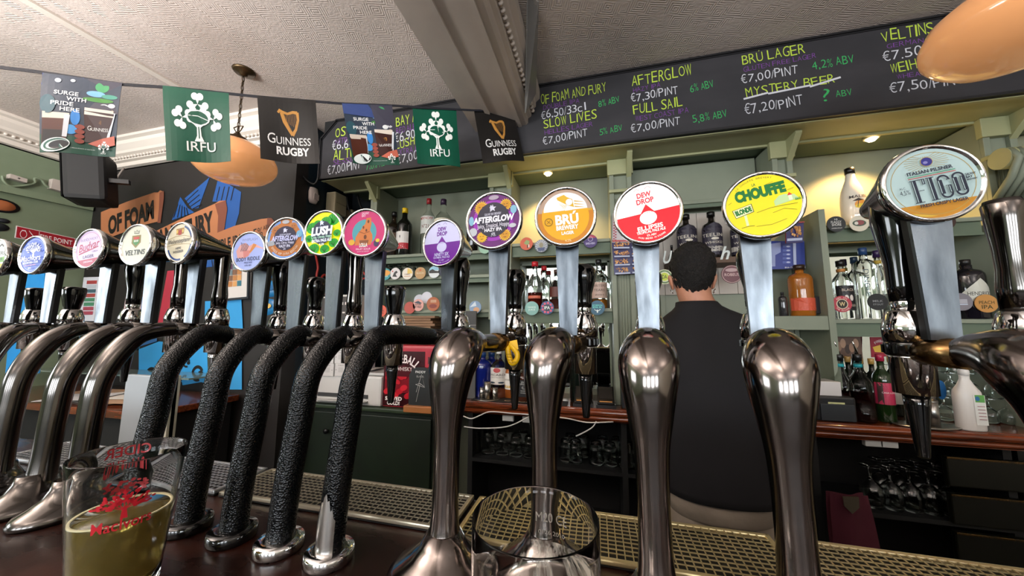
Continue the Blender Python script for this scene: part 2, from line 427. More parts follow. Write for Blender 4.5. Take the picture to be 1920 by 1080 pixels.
# canopy over the back bar: board front, cream soffit band, dark ceiling behind
HS = CZ + 1.05; YB = 1.92
canopy = thing('bar_canopy', 'sage and cream painted canopy running over the back bar behind the menu boards', 'canopy', (0, 2.0, HS))
MB().box((-1.93, YB + .022, HS), (XR, YB + .25, HS + .05), cream).build('soffit', canopy)
MB().box((-1.90, YB + .25, HS + .01), (XR, YW - .02, HS + .05), sage_d).build('soffit_panel', canopy)
m = MB(); m.box((-1.92, YB + .235, HS - .012), (XR, YB + .255, HS + .004), cream); m.box((-1.93, YB + .022, HS - .008), (XR, YB + .045, HS + .004), cream)
m.build('moulding', canopy)
MB().box((-1.93, YB + .02, HS + .05), (XR, YB + .08, HC - .002), blackmat).build('header', canopy)

# chalk boards --------------------------------------------------------------------------------
chalkb = mt('#232226', .6, vary=('#2c2a2e', (4, 4, 9), .4, .7)); fr_m = mt('#151417', .45)
def menu_board(x0, x1, label, cut_l=0.0):
    t = thing('menu_board', label, 'menu board', ((x0 + x1) / 2, YB, HS), 'chalk menu boards on the canopy')
    z0, z1 = HS - .005, HC - .015
    pts = [(x0, YB + .004, z0), (x1, YB + .004, z0), (x1, YB + .004, z1), (x0 + cut_l, YB + .004, z1), (x0, YB + .004, z1 - cut_l)] if cut_l else \
          [(x0, YB + .004, z0), (x1, YB + .004, z0), (x1, YB + .004, z1), (x0, YB + .004, z1)]
    m = MB(); m.prism(pts, (0, .014, 0), chalkb); m.build('panel', t)
    m = MB()
    for i in range(len(pts)):
        a, b = Vector(pts[i]), Vector(pts[(i + 1) % len(pts)]); d = (b - a).normalized(); inw = Vector((-d.z, 0, d.x))
        for (o0, o1, th) in ((0, .010, .018), (.010, .017, .010)):
            q = [a + inw * o0, b + inw * o0, b + inw * o1, a + inw * o1]
            m.prism([v + Vector((0, -th + .006, 0)) for v in q], (0, th, 0), fr_m)
    m.build('frame', t)
    return t
b1_ = menu_board(-1.94, -.53, 'black chalk menu board on the left of the ceiling beam, behind the bunting', .13)
b2_ = menu_board(-.515, XR, 'long black chalk menu board on the right of the ceiling beam above the shelves', .10)
GR, PU, WH, GN = '#a8bf3c', '#6c3a86', '#bdbdc4', '#2f9a52'
YT = YB + .0036
def chalk(board, rows):
    for (t, x0, y0, x1, y1, cap, col) in rows:
        a, b = P(x0, y0, Y=YT), P(x1, y1, Y=YT); c = P(x0, y0 - cap, Y=YT); p = PR(planeY(YT), .00012, rough=.8)
        p.hand(t, a.x, a.z, b.x, c.z - a.z, col, (b.z - a.z) / (b.x - a.x), -.014 if cap < 12 else -.010)
        p.build('chalk_writing', board)
    if board is b2_:
        p = PR(planeY(YT - .001), .00012, rough=.8)
        for (x0, y0, x1, y1) in ((1394, 186, 1440, 174), (1440, 176, 1520, 160), (1518, 163, 1576, 145)):
            a, b = P(x0, y0, Y=YT), P(x1, y1, Y=YT); p.stroke([(a.x, a.z), (b.x, b.z)], .010, WH)
        p.build('strike_through', board)
chalk(b1_, [('OSTARA', 628, 259, 690, 245, 18, GR), ('NITRO STOUT', 628, 272, 700, 258, 11, PU), ('€6,60/PINT', 622, 283, 700, 266, 17, WH),
            ('ALTHEA', 624, 302, 690, 288, 19, GR), ('SESSION IPA', 624, 310, 700, 297, 10, PU), ('€7,00/PINT', 614, 328, 676, 316, 16, WH), ('7,0% ABV', 686, 319, 730, 309, 12, GN),
            ('BAY ALE', 742, 238, 800, 224, 18, GR), ('RED ALE', 743, 251, 780, 242, 11, PU), ('€6,90/PINT', 740, 268, 815, 250, 18, WH),
            ('LUSH', 741, 280, 778, 271, 15, GR), ('EXTRA PALE ALE', 741, 292, 830, 277, 11, PU), ('€7,00/PINT', 744, 308, 820, 290, 17, WH)])
chalk(b2_, [('OF FOAM AND FURY', 1014, 196, 1138, 171, 18, GR), ('DOUBLE IPA', 1018, 207, 1087, 193, 9, PU), ('€6,50/33cl', 1014, 224, 1103, 206, 15, WH), ('8% ABV', 1122, 201, 1163, 191, 12, GN),
            ('SLOW LIVES', 1019, 242, 1120, 222, 17, GR), ('HELLES LAGER', 1021, 253, 1112, 236, 9, PU), ('€7,00/PINT', 1018, 272, 1102, 255, 14, WH), ('5% ABV', 1124, 254, 1168, 245, 12, GN),
            ('AFTERGLOW', 1184, 162, 1299, 140, 20, GR), ('HAZY IPA', 1187, 174, 1239, 163, 9, PU), ('€7,30/PINT', 1183, 192, 1272, 175, 15, WH), ('6% ABV', 1294, 174, 1340, 163, 14, GN),
            ('FULL SAIL', 1187, 215, 1281, 199, 19, GR), ('WEST COAST IPA', 1191, 228, 1292, 211, 10, PU), ('€7,00/PINT', 1183, 249, 1276, 234, 15, WH), ('5,8% ABV', 1299, 231, 1365, 219, 14, GN),
            ('BRÚ LAGER', 1391, 121, 1511, 99, 18, GR), ('GLUTEN FREE LAGER', 1394, 135, 1531, 108, 9, PU), ('€7,00/PINT', 1390, 157, 1497, 138, 16, WH), ('4,2% ABV', 1523, 131, 1603, 117, 15, GN),
            ('MYSTERY BEER', 1399, 183, 1567, 154, 17, GR), ('€7,20/PINT', 1396, 215, 1507, 196, 18, WH), ('?', 1541, 192, 1559, 190, 24, GN), ('ABV', 1567, 182, 1599, 178, 12, GN),
            ('VELTINS', 1654, 79, 1754, 61, 21, GR), ('GERMAN LAGER', 1662, 91, 1800, 68, 9, PU), ('€7.50/PINT', 1655, 115, 1800, 92, 18, WH),
            ('WEIHENSTEPHANER', 1670, 138, 1900, 98, 19, GR), ('WHEAT BEER', 1682, 149, 1790, 132, 9, PU), ('€7,50/PINT', 1667, 175, 1810, 156, 18, WH)])

# back bar: pilasters, shelves, mirrors, brackets ----------------------------------------------
CT = CZ - .47                  # back counter top
YP = 2.14
def pilaster(x0, x1, label, z0=CT, flutes=5, bracket=True):
    t = thing('pilaster', label, 'pilaster', ((x0 + x1) / 2, YP, z0), 'fluted pilasters of the back bar')
    wd = x1 - x0; b = .028
    MB().box((x0, YP + .02, z0), (x1, YW - .002, HS - .001), sage).build('shaft', t)
    m = MB(); m.box((x0, YP, z0), (x0 + b, YP + .02, HS), sage, .003); m.box((x1 - b, YP, z0), (x1, YP + .02, HS), sage, .003)
    n = flutes; g = (wd - 2 * b) / n
    for k in range(n): m.lathe([(g * .36, z0 + .1), (g * .36, HS - .25)], sage, (x0 + b + g * (k + .5), YP + .022, 0), n=8)
    m.build('fluting', t)
    m = MB(); m.box((x0 - .01, YP - .012, HS - .10), (x1 + .01, YP + .02, HS), cream, .004); m.build('capital', t); m = MB(); m.box((x0 - .004, YP - .02, HS - .22), (x1 + .004, YP + .02, HS - .20), cream, .004)
    m.build('necking', t)
    if bracket:
        m = MB(); xm = x1 - .03
        m.prism([(xm, YP + .0, HS), (xm, YP - .11, HS), (xm, YP - .11, HS - .012), (xm, YP, HS - .12)], (.03, 0, 0), cream)
        m.build('bracket', t)
    return t
pil = [(-1.655, -1.60, 'narrow pale upright where the shelves meet the navy recess on the left', 2), (-.70, -.545, 'fluted sage pilaster behind the purple daisy badge, left of the lit alcove', 5),
       (.10, .235, 'fluted sage pilaster between the mirror alcove and the middle alcove', 5), (1.00, 1.10, 'sage pilaster above the small box shelf, left of the white bottle', 3),
       (1.925, 2.055, 'sage pilaster with scroll console at the right edge of the frame', 5)]
for a, b, l, n in pil: pilaster(a, b, l, flutes=n, z0=CZ + .56 if n == 3 else CZ + .035 if a < -.5 else CT)
# upright cheek between box shelf and right alcove
struct(MB().box((1.185, YP - .02, CT), (1.215, YW - .012, CZ + .63), sage).build('trim_6'))
# scroll console on the right pilaster
sc = thing('scroll_console', 'carved cream scroll bracket at the right edge above the upper shelf', 'bracket', (1.98, 2.05, CZ + .8))
m = MB(); m.lathe([(.05, 0), (.05, .13)], cream, (1.90, 2.06, CZ + .80), (1, 0, 0), n=24); m.build('scroll', sc)
m = MB()
for k in range(5): m.tube([(1.915 + k * .03, 2.03, CZ + .83), (1.915 + k * .03, 2.0, CZ + .78), (1.915 + k * .03, 2.04, CZ + .70), (1.915 + k * .03, 2.11, CZ + .62)], .014, sage, n=8)
m.build('ribs', sc)

def shelf(name, label, x0, x1, zt, yf=2.155, th=.022, fascia=.07, group=None):
    t = thing('shelf', label, 'shelf', ((x0 + x1) / 2, yf, zt - th), group or 'back bar shelves')
    MB().box((x0, yf, zt - th), (x1, YW - .018, zt), sage, .004).build('board', t)
    if fascia:
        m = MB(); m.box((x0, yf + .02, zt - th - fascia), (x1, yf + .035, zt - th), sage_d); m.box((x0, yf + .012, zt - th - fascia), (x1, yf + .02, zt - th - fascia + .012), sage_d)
        m.build('fascia', t)
    return t
S1, S2L, S3 = CZ + .525, CZ + .345, CZ + .105
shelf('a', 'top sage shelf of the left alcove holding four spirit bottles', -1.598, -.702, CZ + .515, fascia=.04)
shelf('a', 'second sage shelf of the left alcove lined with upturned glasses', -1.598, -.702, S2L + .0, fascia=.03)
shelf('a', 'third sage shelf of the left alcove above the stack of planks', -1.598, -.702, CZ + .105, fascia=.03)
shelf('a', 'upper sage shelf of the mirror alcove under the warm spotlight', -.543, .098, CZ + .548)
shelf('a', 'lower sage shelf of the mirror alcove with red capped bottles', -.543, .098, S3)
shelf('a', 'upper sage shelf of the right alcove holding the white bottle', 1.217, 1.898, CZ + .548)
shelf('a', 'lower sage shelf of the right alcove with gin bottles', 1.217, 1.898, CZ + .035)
shelf('a', 'small box shelf holding the amber bottle beside the right alcove', .94, 1.184, CZ + .052, yf=2.12, th=.075, fascia=0)
# mirrors
def mirror(x0, x1, z0, z1, label):
    t = thing('mirror', label, 'mirror', ((x0 + x1) / 2, YW - .012, z0))
    MB().box((x0, YW - .010, z0), (x1, YW - .004, z1), mirror_m).build('mirror_glass', t)
    m = MB()
    for a, b in (((x0, YW - .016, z0), (x0 + .012, YW - .004, z1)), ((x1 - .012, YW - .016, z0), (x1, YW - .004, z1)), ((x0, YW - .016, z1 - .012), (x1, YW - .004, z1))): m.box(a, b, sage)
    m.build('mirror_frame', t)
mirror(-.54, .095, CT + .04, CZ + .45, 'mirror behind the lower bottles of the alcove left of the barman')
mirror(1.24, 1.895, CT + .04, CZ + .45, 'mirror behind the gin bottles and stacked glasses of the right alcove')
# middle alcove behind the barman: upper panel, ledge, pale boarded wall
t = thing('wall_panel', 'sage panelled head of the middle alcove above the three dark whiskey bottles', 'panel', (.6, 2.3, CZ + .75))
MB().box((.235, YW - .10, CZ + .80), (.99, YW - .01, HS), sage).build('panel_board', t)
m = MB(); m.box((.235, YW - .125, CZ + .775), (.99, YW - .10, CZ + .80), sage, .004); m.box((.235, YW - .115, CZ + .75), (.99, YW - .10, CZ + .775), sage_d, .003); m.build('moulding', t)
t = thing('wall_lining', 'pale grey painted boards behind the three dark whiskey bottles', 'lining', (.6, 2.4, CZ + .3))
for k in range(7):
    MB().box((.236 + k * .107, YW - .02, CZ + .20), (.341 + k * .107, YW - .006, CZ + .745), mt('#b5aca2', .6), .002).build('board', t)
t = shelf('a', 'narrow brown shelf behind the barman holding three dark whiskey bottles', .45, .98, CZ + .405, yf=2.20, th=.035, fascia=0)
t.children[0].data.materials[0] = mt('#5b4536', .6)
# tongue and groove lining of the sage bays
def boards(x0, x1, z0, z1, y, label, n):
    t = thing('panelled_back', label, 'panelling', ((x0 + x1) / 2, y, z0)); wd = (x1 - x0) / n
    for k in range(n): MB().box((x0 + k * wd + .002, y - .012, z0), (x0 + (k + 1) * wd - .002, y, z1), sage, .003).build('plank', t)
boards(.236, .45, CT, CZ + .20, YW - .01, 'vertical sage boards beside the fluted pilaster left of the barman', 6)
boards(1.102, 1.184, CT, CZ - .025, YW - .02, 'vertical sage boards in the bay under the small box shelf', 3)
# recessed spotlights
def spot(x, y, label, e=9):
    t = thing('spotlight', label, 'spotlight', (x, y, HS - .01))
    MB().lathe([(.030, -.002), (.036, 0), (.036, .012)], mt('#c9c4b0', .4), (x, y, HS - .006), n=20).build('bezel', t)
    MB().lathe([(.0, -.022), (.016, -.018), (.024, -.008), (.024, 0)], mt('#ffd9a0', .3, emit=22), (x, y, HS - .002), n=16).build('bulb', t)
    l = bpy.data.lights.new('spot_lamp', 'SPOT'); l.energy = e; l.color = (1, .58, .22); l.spot_size = math.radians(118); l.spot_blend = .55; l.shadow_soft_size = .025
    o = bpy.data.objects.new('spot_lamp', l); COL.objects.link(o); o.location = (x, y, HS - .035); o.rotation_euler = (math.radians(14), 0, 0)
spot(-.30, 2.21, 'glowing warm spotlight over the mirror alcove', 26)
spot(1.52, 2.21, 'warm spotlight over the white bottle in the right alcove', 26)
spot(2.35, 2.21, 'warm spotlight beyond the right edge over the scroll console', 10)

# back counter -----------------------------------------------------------------------------------
bc = thing('back_counter', 'mahogany back bar worktop with rounded front edge along the wall', 'counter', (0, 2.2, CT))
def counter_run(x0, x1):
    m = MB(); m.box((x0, 2.02, CT - .03), (x1, YW - .003, CT), maho, .006); m.build('worktop', bc)
    m = MB(); m.tube([(x0, 2.012, CT - .020), (x1, 2.012, CT - .020)], .017, maho, n=12); m.tube([(x0, 2.02, CT - .052), (x1, 2.02, CT - .052)], .014, maho, n=10)
    m.box((x0, 2.02, CT - .07), (x1, 2.05, CT - .03), maho); m.build('edge_moulding', bc)
counter_run(-1.03, 4.2)
MB().box((.27, 2.05, CT - .0), (.271, 2.06, CT + .001), maho).build('joint', bc)
# open base below it
base = thing('base_shelving', 'black open shelving under the back counter full of upturned glasses', 'shelving', (0, 2.2, 0))
m = MB(); m.box((-.8, YW - .03, .0), (1.78, YW - .005, CT - .072), blackmat); m.build('back_board', base)
for x in (-.80, .12, .95, 1.02, 1.75):
    MB().box((x, 2.06, 0), (x + .03, YW - .03, CT - .072), mt('#0d0f10', .6)).build('divider', base)
for x0, x1, z in ((-.77, .12, .58), (-.77, .12, .22), (.15, .95, .58), (1.05, 1.75, .52)):
    MB().box((x0, 2.06, z - .02), (x1, YW - .03, z), mt('#0d0f10', .6)).build('shelf_board', base)

# ------------------------------------------------------------------ the bar
BT = CZ - .28
bar = thing('bar_counter', 'dark mahogany bar top carrying the row of beer taps', 'bar counter', (0, .3, BT))
MB().box((-2.6, .10, BT - .045), (2.2, .548, BT), bartop, .01).build('top', bar)
MB().box((-2.6, .16, 0.0), (2.2, .20, BT - .046), mt('#2c1a12', .4)).build('front_panel', bar)
MB().box((-2.6, .51, 0.0), (2.2, .54, BT - .046), blackmat).build('rear_panel', bar)

# drip trays with perforated grilles
def drip_tray(x0, x1, y0, y1, label, col='#8e8468'):
    t = thing('drip_tray', label, 'drip tray', ((x0 + x1) / 2, (y0 + y1) / 2, BT), 'drip trays along the bar')
    ms = mt(col, .34, .75); z = BT + .001
    m = MB(); m.box((x0, y0, z), (x1, y1, z + .0015), mt('#0b0a09', .6)); m.build('pan', t)
    m = MB(); b = .0065; h = .0078
    for a, c in (((x0, y0), (x1, y0 + b)), ((x0, y1 - b), (x1, y1)), ((x0, y0), (x0 + b, y1)), ((x1 - b, y0), (x1, y1))): m.box((a[0], a[1], z + .0016), (c[0], c[1], z + h), ms, .002)
    m.build('rim', t)
    m = MB(); px, py = .0094, .0076; z1 = z + .0075
    n = int((x1 - x0 - 2 * b) / px); k = int((y1 - y0 - 2 * b) / py)
    for i in range(1, n): x = x0 + b + (x1 - x0 - 2 * b) * i / n; m.box((x - .00065, y0 + b, z1 - .0012), (x + .00065, y1 - b, z1), ms)
    for j in range(1, k): y = y0 + b + (y1 - y0 - 2 * b) * j / k; m.box((x0 + b, y - .0006, z1 - .0012), (x1 - b, y + .0006, z1), ms)
    g = m.build('grille', t); g['kind'] = 'stuff'
TY0, TY1 = .446, .540
drip_tray(-1.20, -.615, TY0, TY1, 'drip tray at the left end behind the silver swan necks', '#b9bcc0')
drip_tray(-.605, -.197, TY0, TY1, 'drip tray behind the black columns, left of the empty glass', '#b8b09c')
drip_tray(-.188, .212, TY0 - .01, TY1, 'drip tray seen behind and through the empty glass', '#cdbb8c')
drip_tray(.222, .90, TY0 - .01, TY1, 'drip tray at the right end of the bar', '#c4b48c')

# ------------------------------------------------------------------ beer taps (positions in units of .7 m about the eye)
K = .7
def T(x, y, h): return Vector((K * x, K * y, CZ + K * h))
def star(p, cx, cy, r, col, n=5, ir=.42, rot=PI / 2):
    p.poly([(cx + (r if k % 2 == 0 else r * ir) * math.cos(rot + PI * k / n), cy + (r if k % 2 == 0 else r * ir) * math.sin(rot + PI * k / n)) for k in range(2 * n)], col)
def sunface(p, cx, cy, r, c1, c2, n=16):
    p.poly([(cx + (r if k % 2 == 0 else r * .68) * math.cos(PI * k / n), cy + (r if k % 2 == 0 else r * .68) * math.sin(PI * k / n)) for k in range(2 * n)], c1)
    p.ell(cx, cy, r * .66, r * .66, c2); p.stroke([(cx - r * .35, cy + .15 * r), (cx - r * .1, cy + .1 * r)], r * .08, '#3a2410'); p.stroke([(cx + r * .35, cy + .15 * r), (cx + r * .1, cy + .1 * r)], r * .08, '#3a2410')
    p.stroke([(cx - r * .2, cy - .28 * r), (cx, cy - .36 * r), (cx + r * .2, cy - .28 * r)], r * .08, '#3a2410')
def galway(p, cy, s=1.0, col='#dfe2ff'):
    star(p, 0, cy + .12 * s, .14 * s, col); p.poly([(-.10 * s, cy - .02 * s), (-.02 * s, cy + .16 * s), (-.05 * s, cy + .24 * s), (-.09 * s, cy + .22 * s)], col)
    p.text('GALWAY BAY BREWERY', 0, cy - .09 * s, .085 * s, col, width=.62 * s, bold=.01)

def art_beer(p):
    p.ell(0, 0, 1, 1, '#e9efe9'); p.poly([(-.98, -.16), (.98, .02), (.95, -.3), (.3, -.34), (-.94, -.36)], '#6dab2a'); p.ell(0, 0, .985, .985, '#f0c020', a0=PI * 1.12, a1=PI * 1.86)
    p.text('BEERS', .35, .22, .2, '#4a4a44', width=.9); p.text('BEER', .35, -.14, .17, '#17501c', width=.7); p.stroke([(.1, .55), (.4, .75), (.6, .6)], .09, '#3a2a20')
def art_mac(p):
    p.ell(0, 0, 1, 1, '#2450c4'); p.ring(0, 0, .88, .91, '#9db8f0')
    p.poly([(-.09, -.12), (.09, -.12), (.04, .25), (-.04, .25)], '#eef2ff')
    for k in range(9):
        a = PI * (.05 + .9 * k / 8); p.stroke([(0, .1), (.28 * math.cos(a), .25 + .2 * math.sin(a)), (.62 * math.cos(a), .28 + .42 * math.sin(a))], .04, '#eef2ff')
    for k in range(44):
        a = PI * random.uniform(-.05, 1.05); r = random.uniform(.3, .74); p.ell(r * math.cos(a), .18 + r * .72 * math.sin(a), .045, .03, '#f4f6ff', rot=a, n=8)
    p.text('MacIvors', 0, -.2, .32, '#f4f6ff', width=1.5, bold=.01); p.text('MEDIUM IRISH CIDER', 0, -.46, .12, '#e8ecff', width=1.2)
    p.text('SINCE 1855 IRISH FAMILY', 0, -.61, .06, '#e39aa8', width=.9); p.text('EST.', 0, -.78, .1, '#e8ecff')
def art_bud(p):
    p.ell(0, 0, 1, 1, '#dcc9ee'); p.ring(0, 0, .88, .9, '#b8607e'); p.text('BUDĚJOVICKÝ', 0, .52, .13, '#7a6a90', width=1.25, bold=0)
    p.text('Budvar', 0, .16, .42, '#b01848', width=1.55, shear=.3, bold=.015, rot=.12); p.poly([(-.75, -.28), (.7, .0), (.72, .04), (-.1, -.08), (-.72, -.2)], '#b01848')
    p.text('CZECH', .45, -.2, .08, '#7a6a90', width=.4); p.text('LAGER', 0, -.43, .17, '#5b5570', width=.8); p.ell(0, 0, .985, .985, '#b01848', a0=PI * 1.2, a1=PI * 1.8); p.text('ORIGINAL', 0, -.72, .09, '#f0dcec', width=.7)
def art_vel(p):
    p.ell(0, 0, 1, 1, '#dfe0cd'); p.poly([(-.3, .5), (.3, .5), (.32, .1), (.0, -.18), (-.32, .1)], '#8c7a38'); p.poly([(-.2, .42), (.2, .42), (.22, .12), (0, -.06), (-.22, .12)], '#3c8a3c')
    p.poly([(-.2, .42), (.2, .42), (.2, .28), (-.2, .28)], '#c42a22')
    for k in range(3): p.ell(-.11 + k * .11, .2, .04, .06, '#f2efe4', n=10)
    p.stroke([(-.16, .6), (-.18, .74), (-.08, .66), (0, .78), (.08, .66), (.18, .74), (.16, .6), (-.16, .6)], .03, '#3a3020')
    p.text('VELTINS', 0, -.4, .26, '#22221e', width=1.35, bold=.02, shear=.12)
def art_wei(p):
    p.ell(0, 0, 1, 1, '#e6ddc0'); p.ring(0, 0, .84, .94, '#32508f', a0=.2, a1=1.2); p.ring(0, 0, .84, .94, '#32508f', a0=-1.1, a1=-.2); p.ring(0, 0, .84, .94, '#32508f', a0=PI * 1.1, a1=PI * 1.55)
    p.poly([(-.28, .46), (-.3, .78), (.3, .78), (.28, .46)], '#a2743a'); p.poly([(-.12, .42), (-.12, .68), (.12, .68), (.12, .42)], '#b02a22'); p.ell(-.22, .62, .07, .1, '#e8c060'); p.ell(.22, .62, .07, .1, '#e8c060')
    p.stroke([(-.9, .28), (-.3, .38), (.4, .34), (.88, .2)], .02, '#9a7a3c'); p.stroke([(-.9, -.08), (-.3, -.04), (.4, -.1), (.88, -.18)], .02, '#9a7a3c')
    p.text('Weihenstephaner', 0, .12, .24, '#2a2c3a', width=1.75, shear=.15, bold=.0); p.text('HEFE', -.05, -.28, .12, '#3a3c44', width=.42); p.text('WEISSBIER', -.05, -.46, .12, '#3a3c44', width=.8)
def art_body(p):
    p.ell(0, 0, 1, 1, '#aab8ee'); p.text('WHIPLASH', .05, .66, .15, '#7d88b8', width=1.0, bold=0)
    p.poly([(-.8, .1), (-.55, .42), (-.2, .5), (.05, .3), (.3, .42), (.5, .34), (.85, .14), (.98, .12), (.96, .06), (.6, .16), (.42, .2), (.2, -.02), (0, -.25), (-.3, -.35), (-.7, -.3)], '#e0a9a4')
    p.poly([(.02, -.1), (.3, .42), (.5, .34), (.42, .2), (.2, -.02)], '#d08a50'); p.poly([(-.35, .1), (.1, .05), (0, -.25), (-.3, -.3)], '#d58b86')
    for k in range(5): p.stroke([(-.5 + k * .1, .55 - k * .03), (-.42 + k * .1, .3), (-.5 + k * .09, .05)], .035, '#3d4258')
    p.text('BODY RIDDLE', 0, -.4, .2, '#262a44', width=1.5, bold=.01); p.text('PALE ALE', .02, -.6, .09, '#3a3f60', width=.5); p.text('4.5% ABV', .02, -.75, .08, '#3a3f60', width=.45)
def art_citra(p):
    p.ell(0, 0, 1, 1, '#c4783c'); p.ring(0, 0, .86, .99, '#7fa9e8', a0=1.9, a1=3.5); p.ring(0, 0, .86, .99, '#7fa9e8', a0=-.2, a1=1.2); p.ring(0, 0, .9, .99, '#7fa9e8', a0=3.9, a1=5.4)
    sunface(p, -.52, .42, .34, '#c98a4c', '#b9733c'); sunface(p, .42, .6, .26, '#c98a4c', '#b9733c'); sunface(p, .62, -.5, .24, '#c98a4c', '#b9733c'); p.ell(.76, .2, .16, .18, '#79b4d8'); p.ell(-.75, -.2, .22, .14, '#aab0b8'); p.ell(0, .86, .2, .1, '#b9bcc4')
    p.ell(0, .02, .62, .62, '#33304a'); galway(p, .3, 1.0); p.text('AFTERGLOW', 0, .02, .24, '#cfd2ff', width=1.5, bold=.05, shear=.15); p.text('Juicy, Citrus, Hoppy', 0, -.2, .12, '#dcdcf4', width=1.0, bold=.02); p.text('HAZY IPA', 0, -.38, .13, '#dcdcf4', width=.62, bold=.04); p.text('6%', 0, -.53, .08, '#dcdcf4')
    p.arc('SINGLE HOP CITRA EDITION', 0, 0, .79, 270, 120, .11, '#ecdcc8', flip=True)
def leafy(p, cx, cy, r, c1, c2, n=7):
    p.ell(cx, cy, r, r * .8, c1)
    for k in range(n):
        a = PI * k / (n - 1) + .3; p.stroke([(cx, cy - r * .6), (cx + r * .5 * math.cos(a), cy + r * .2 * math.sin(a)), (cx + r * .85 * math.cos(a), cy + r * .7 * math.sin(a))], r * .06, c2)
def art_lush(p):
    p.ell(0, 0, 1, 1, '#e6ea10')
    for cx, cy, r in ((.55, .6, .36), (-.62, .3, .34), (-.78, -.2, .22), (-.5, -.72, .3), (.12, -.8, .26), (.62, -.55, .26), (.8, -.1, .2), (.2, .5, .3), (-.25, .42, .25)): leafy(p, cx, cy, r, '#22a02c', '#0c4a14')
    p.ell(0, 0, .56, .56, '#283048'); galway(p, .34, 1.0, '#cfdcff'); p.text('LUSH', 0, .08, .36, '#eef4ff', width=1.2, bold=.06, shear=.12); p.text('Crisp, Citrusy, Hoppy', 0, -.2, .12, '#b8e8d0', width=1.15, bold=.02); p.text('EXTRA PALE ALE', 0, -.38, .13, '#e8f0ff', width=1.1, bold=.05); p.text('4.2%', 0, -.56, .1, '#e8f0ff')
def art_lolla(p):
    p.ell(0, 0, 1, 1, '#cf3676'); p.ell(0, 0, .6, .6, '#4fa3ae'); o = '#d07a3e'
    p.poly([(-.44, -.56), (-.42, -.2), (-.3, 0), (-.14, .18), (-.1, .3), (.02, .38), (.08, .66), (.3, .68), (.34, .4), (.28, .1), (.4, -.1), (.42, -.34), (.34, -.56)], o)
    for cx, cy, r in ((.18, .5, .05), (-.05, .24, .045), (.1, .1, .045), (.06, -.2, .07)): p.ell(cx, cy, r, r * 1.5, '#6a3a1c')
    p.stroke([(-.26, .06), (0, -.04), (.26, .04)], .025, '#7a4420'); p.poly([(-.22, -.34), (-.18, -.5), (.2, -.5), (.24, -.34)], '#8a5230'); p.ell(-.6, -.42, .16, .13, '#e0b03c'); p.ell(.62, -.5, .13, .16, '#44385c'); p.ell(.68, -.38, .1, .08, '#d8c43c')
    p.text('GALWAY', .02, .88, .1, '#f0c8dc', width=.36, bold=.03); p.text('BAY', -.05, .77, .1, '#f0c8dc', width=.2, bold=.03); p.text('LOLLA', .0, -.56, .17, '#f4ece4', width=.4, bold=.04); p.text('FRUIT SOUR', 0, -.74, .08, '#f0c8dc', width=.72); p.text('GALWAY BAY BREWERY', 0, -.85, .06, '#e8a8c4', width=.6)
def droplet(p, top, bot, name, kind, tc):
    p.ell(0, 0, 1, 1, top); p.ell(0, 0, .995, .995, bot, a0=PI, a1=2 * PI)
    p.stroke([(-.3, .82), (-.2, .9), (-.12, .84)], .015, tc); p.stroke([(.05, .84), (.16, .92), (.26, .82)], .015, tc)
    p.text('DEW', 0, .64, .17, tc, width=.46, bold=.05); p.text('DROP', 0, .42, .17, tc, width=.56, bold=.05)
    p.poly([(-.21, -.0), (.22, -.0), (.0, .3)], bot); p.ell(0, -.19, .27, .23, top); p.rect(-.21, -.012, .22, .0, bot)
    p.text(name, 0, -.52, .14, top, width=.80, bold=.03, shear=.1 if kind[0] == 'O' else 0); p.text(kind, 0, -.66, .09, top, width=.9, bold=.02); p.text('5% ABV', 0, -.79, .07, top, width=.3, bold=0)
    p.arc('MICRO BREWED IN KILDARE', 0, 0, .9, 270, 56, .055, top, flip=True, bold=0)
def art_n96(p): droplet(p, '#c9c9ec', '#6c2092', 'NINETY SIX', 'OATMEAL PALE ALE', '#6c2092')
def art_ell(p): droplet(p, '#fff6ec', '#cf0a1c', 'ELLIPSIS', 'TROPICAL PALE ALE', '#c8283a')
def art_aft(p):
    p.ell(0, 0, 1, 1, '#6a1a74'); p.ring(0, 0, .62, .8, '#a02cb8', a0=2.4, a1=3.6); p.ring(0, 0, .64, .78, '#a02cb8', a0=.8, a1=2.3); p.ring(0, 0, .64, .78, '#a02cb8', a0=-1.9, a1=.4)
    sunface(p, -.46, .52, .30, '#f0c814', '#d8961e', 20); sunface(p, .50, .54, .25, '#f0c814', '#d8961e', 18); sunface(p, -.46, -.60, .23, '#f0c814', '#e8b020', 18); sunface(p, .44, -.60, .25, '#f0c814', '#d8961e', 18)
    p.ell(.80, .32, .12, .16, '#8ac0dc'); p.ell(-.86, .05, .1, .18, '#8ac0dc'); p.ell(-.8, -.38, .16, .16, '#c4c8d0'); p.ell(.74, -.28, .14, .08, '#c4c8d0'); p.ell(.05, .86, .2, .09, '#b4a4b8')
    p.ell(0, .02, .64, .66, '#2b2a3c'); galway(p, .33, 1.05, '#dcdcf0'); p.text('AFTERGLOW', .02, .04, .21, '#f4f4ff', width=1.62, bold=.06, shear=.12); p.text('Juicy, Tropical, Hoppy', 0, -.19, .15, '#e8e4f4', width=1.25, bold=.01); p.text('HAZY IPA', 0, -.36, .12, '#f0f0fa', width=.68, bold=.05); p.text('6%', 0, -.52, .09, '#e0e0f0'); p.text('ABV   VEGAN', 0, -.6, .03, '#e0e0f0', width=.2)
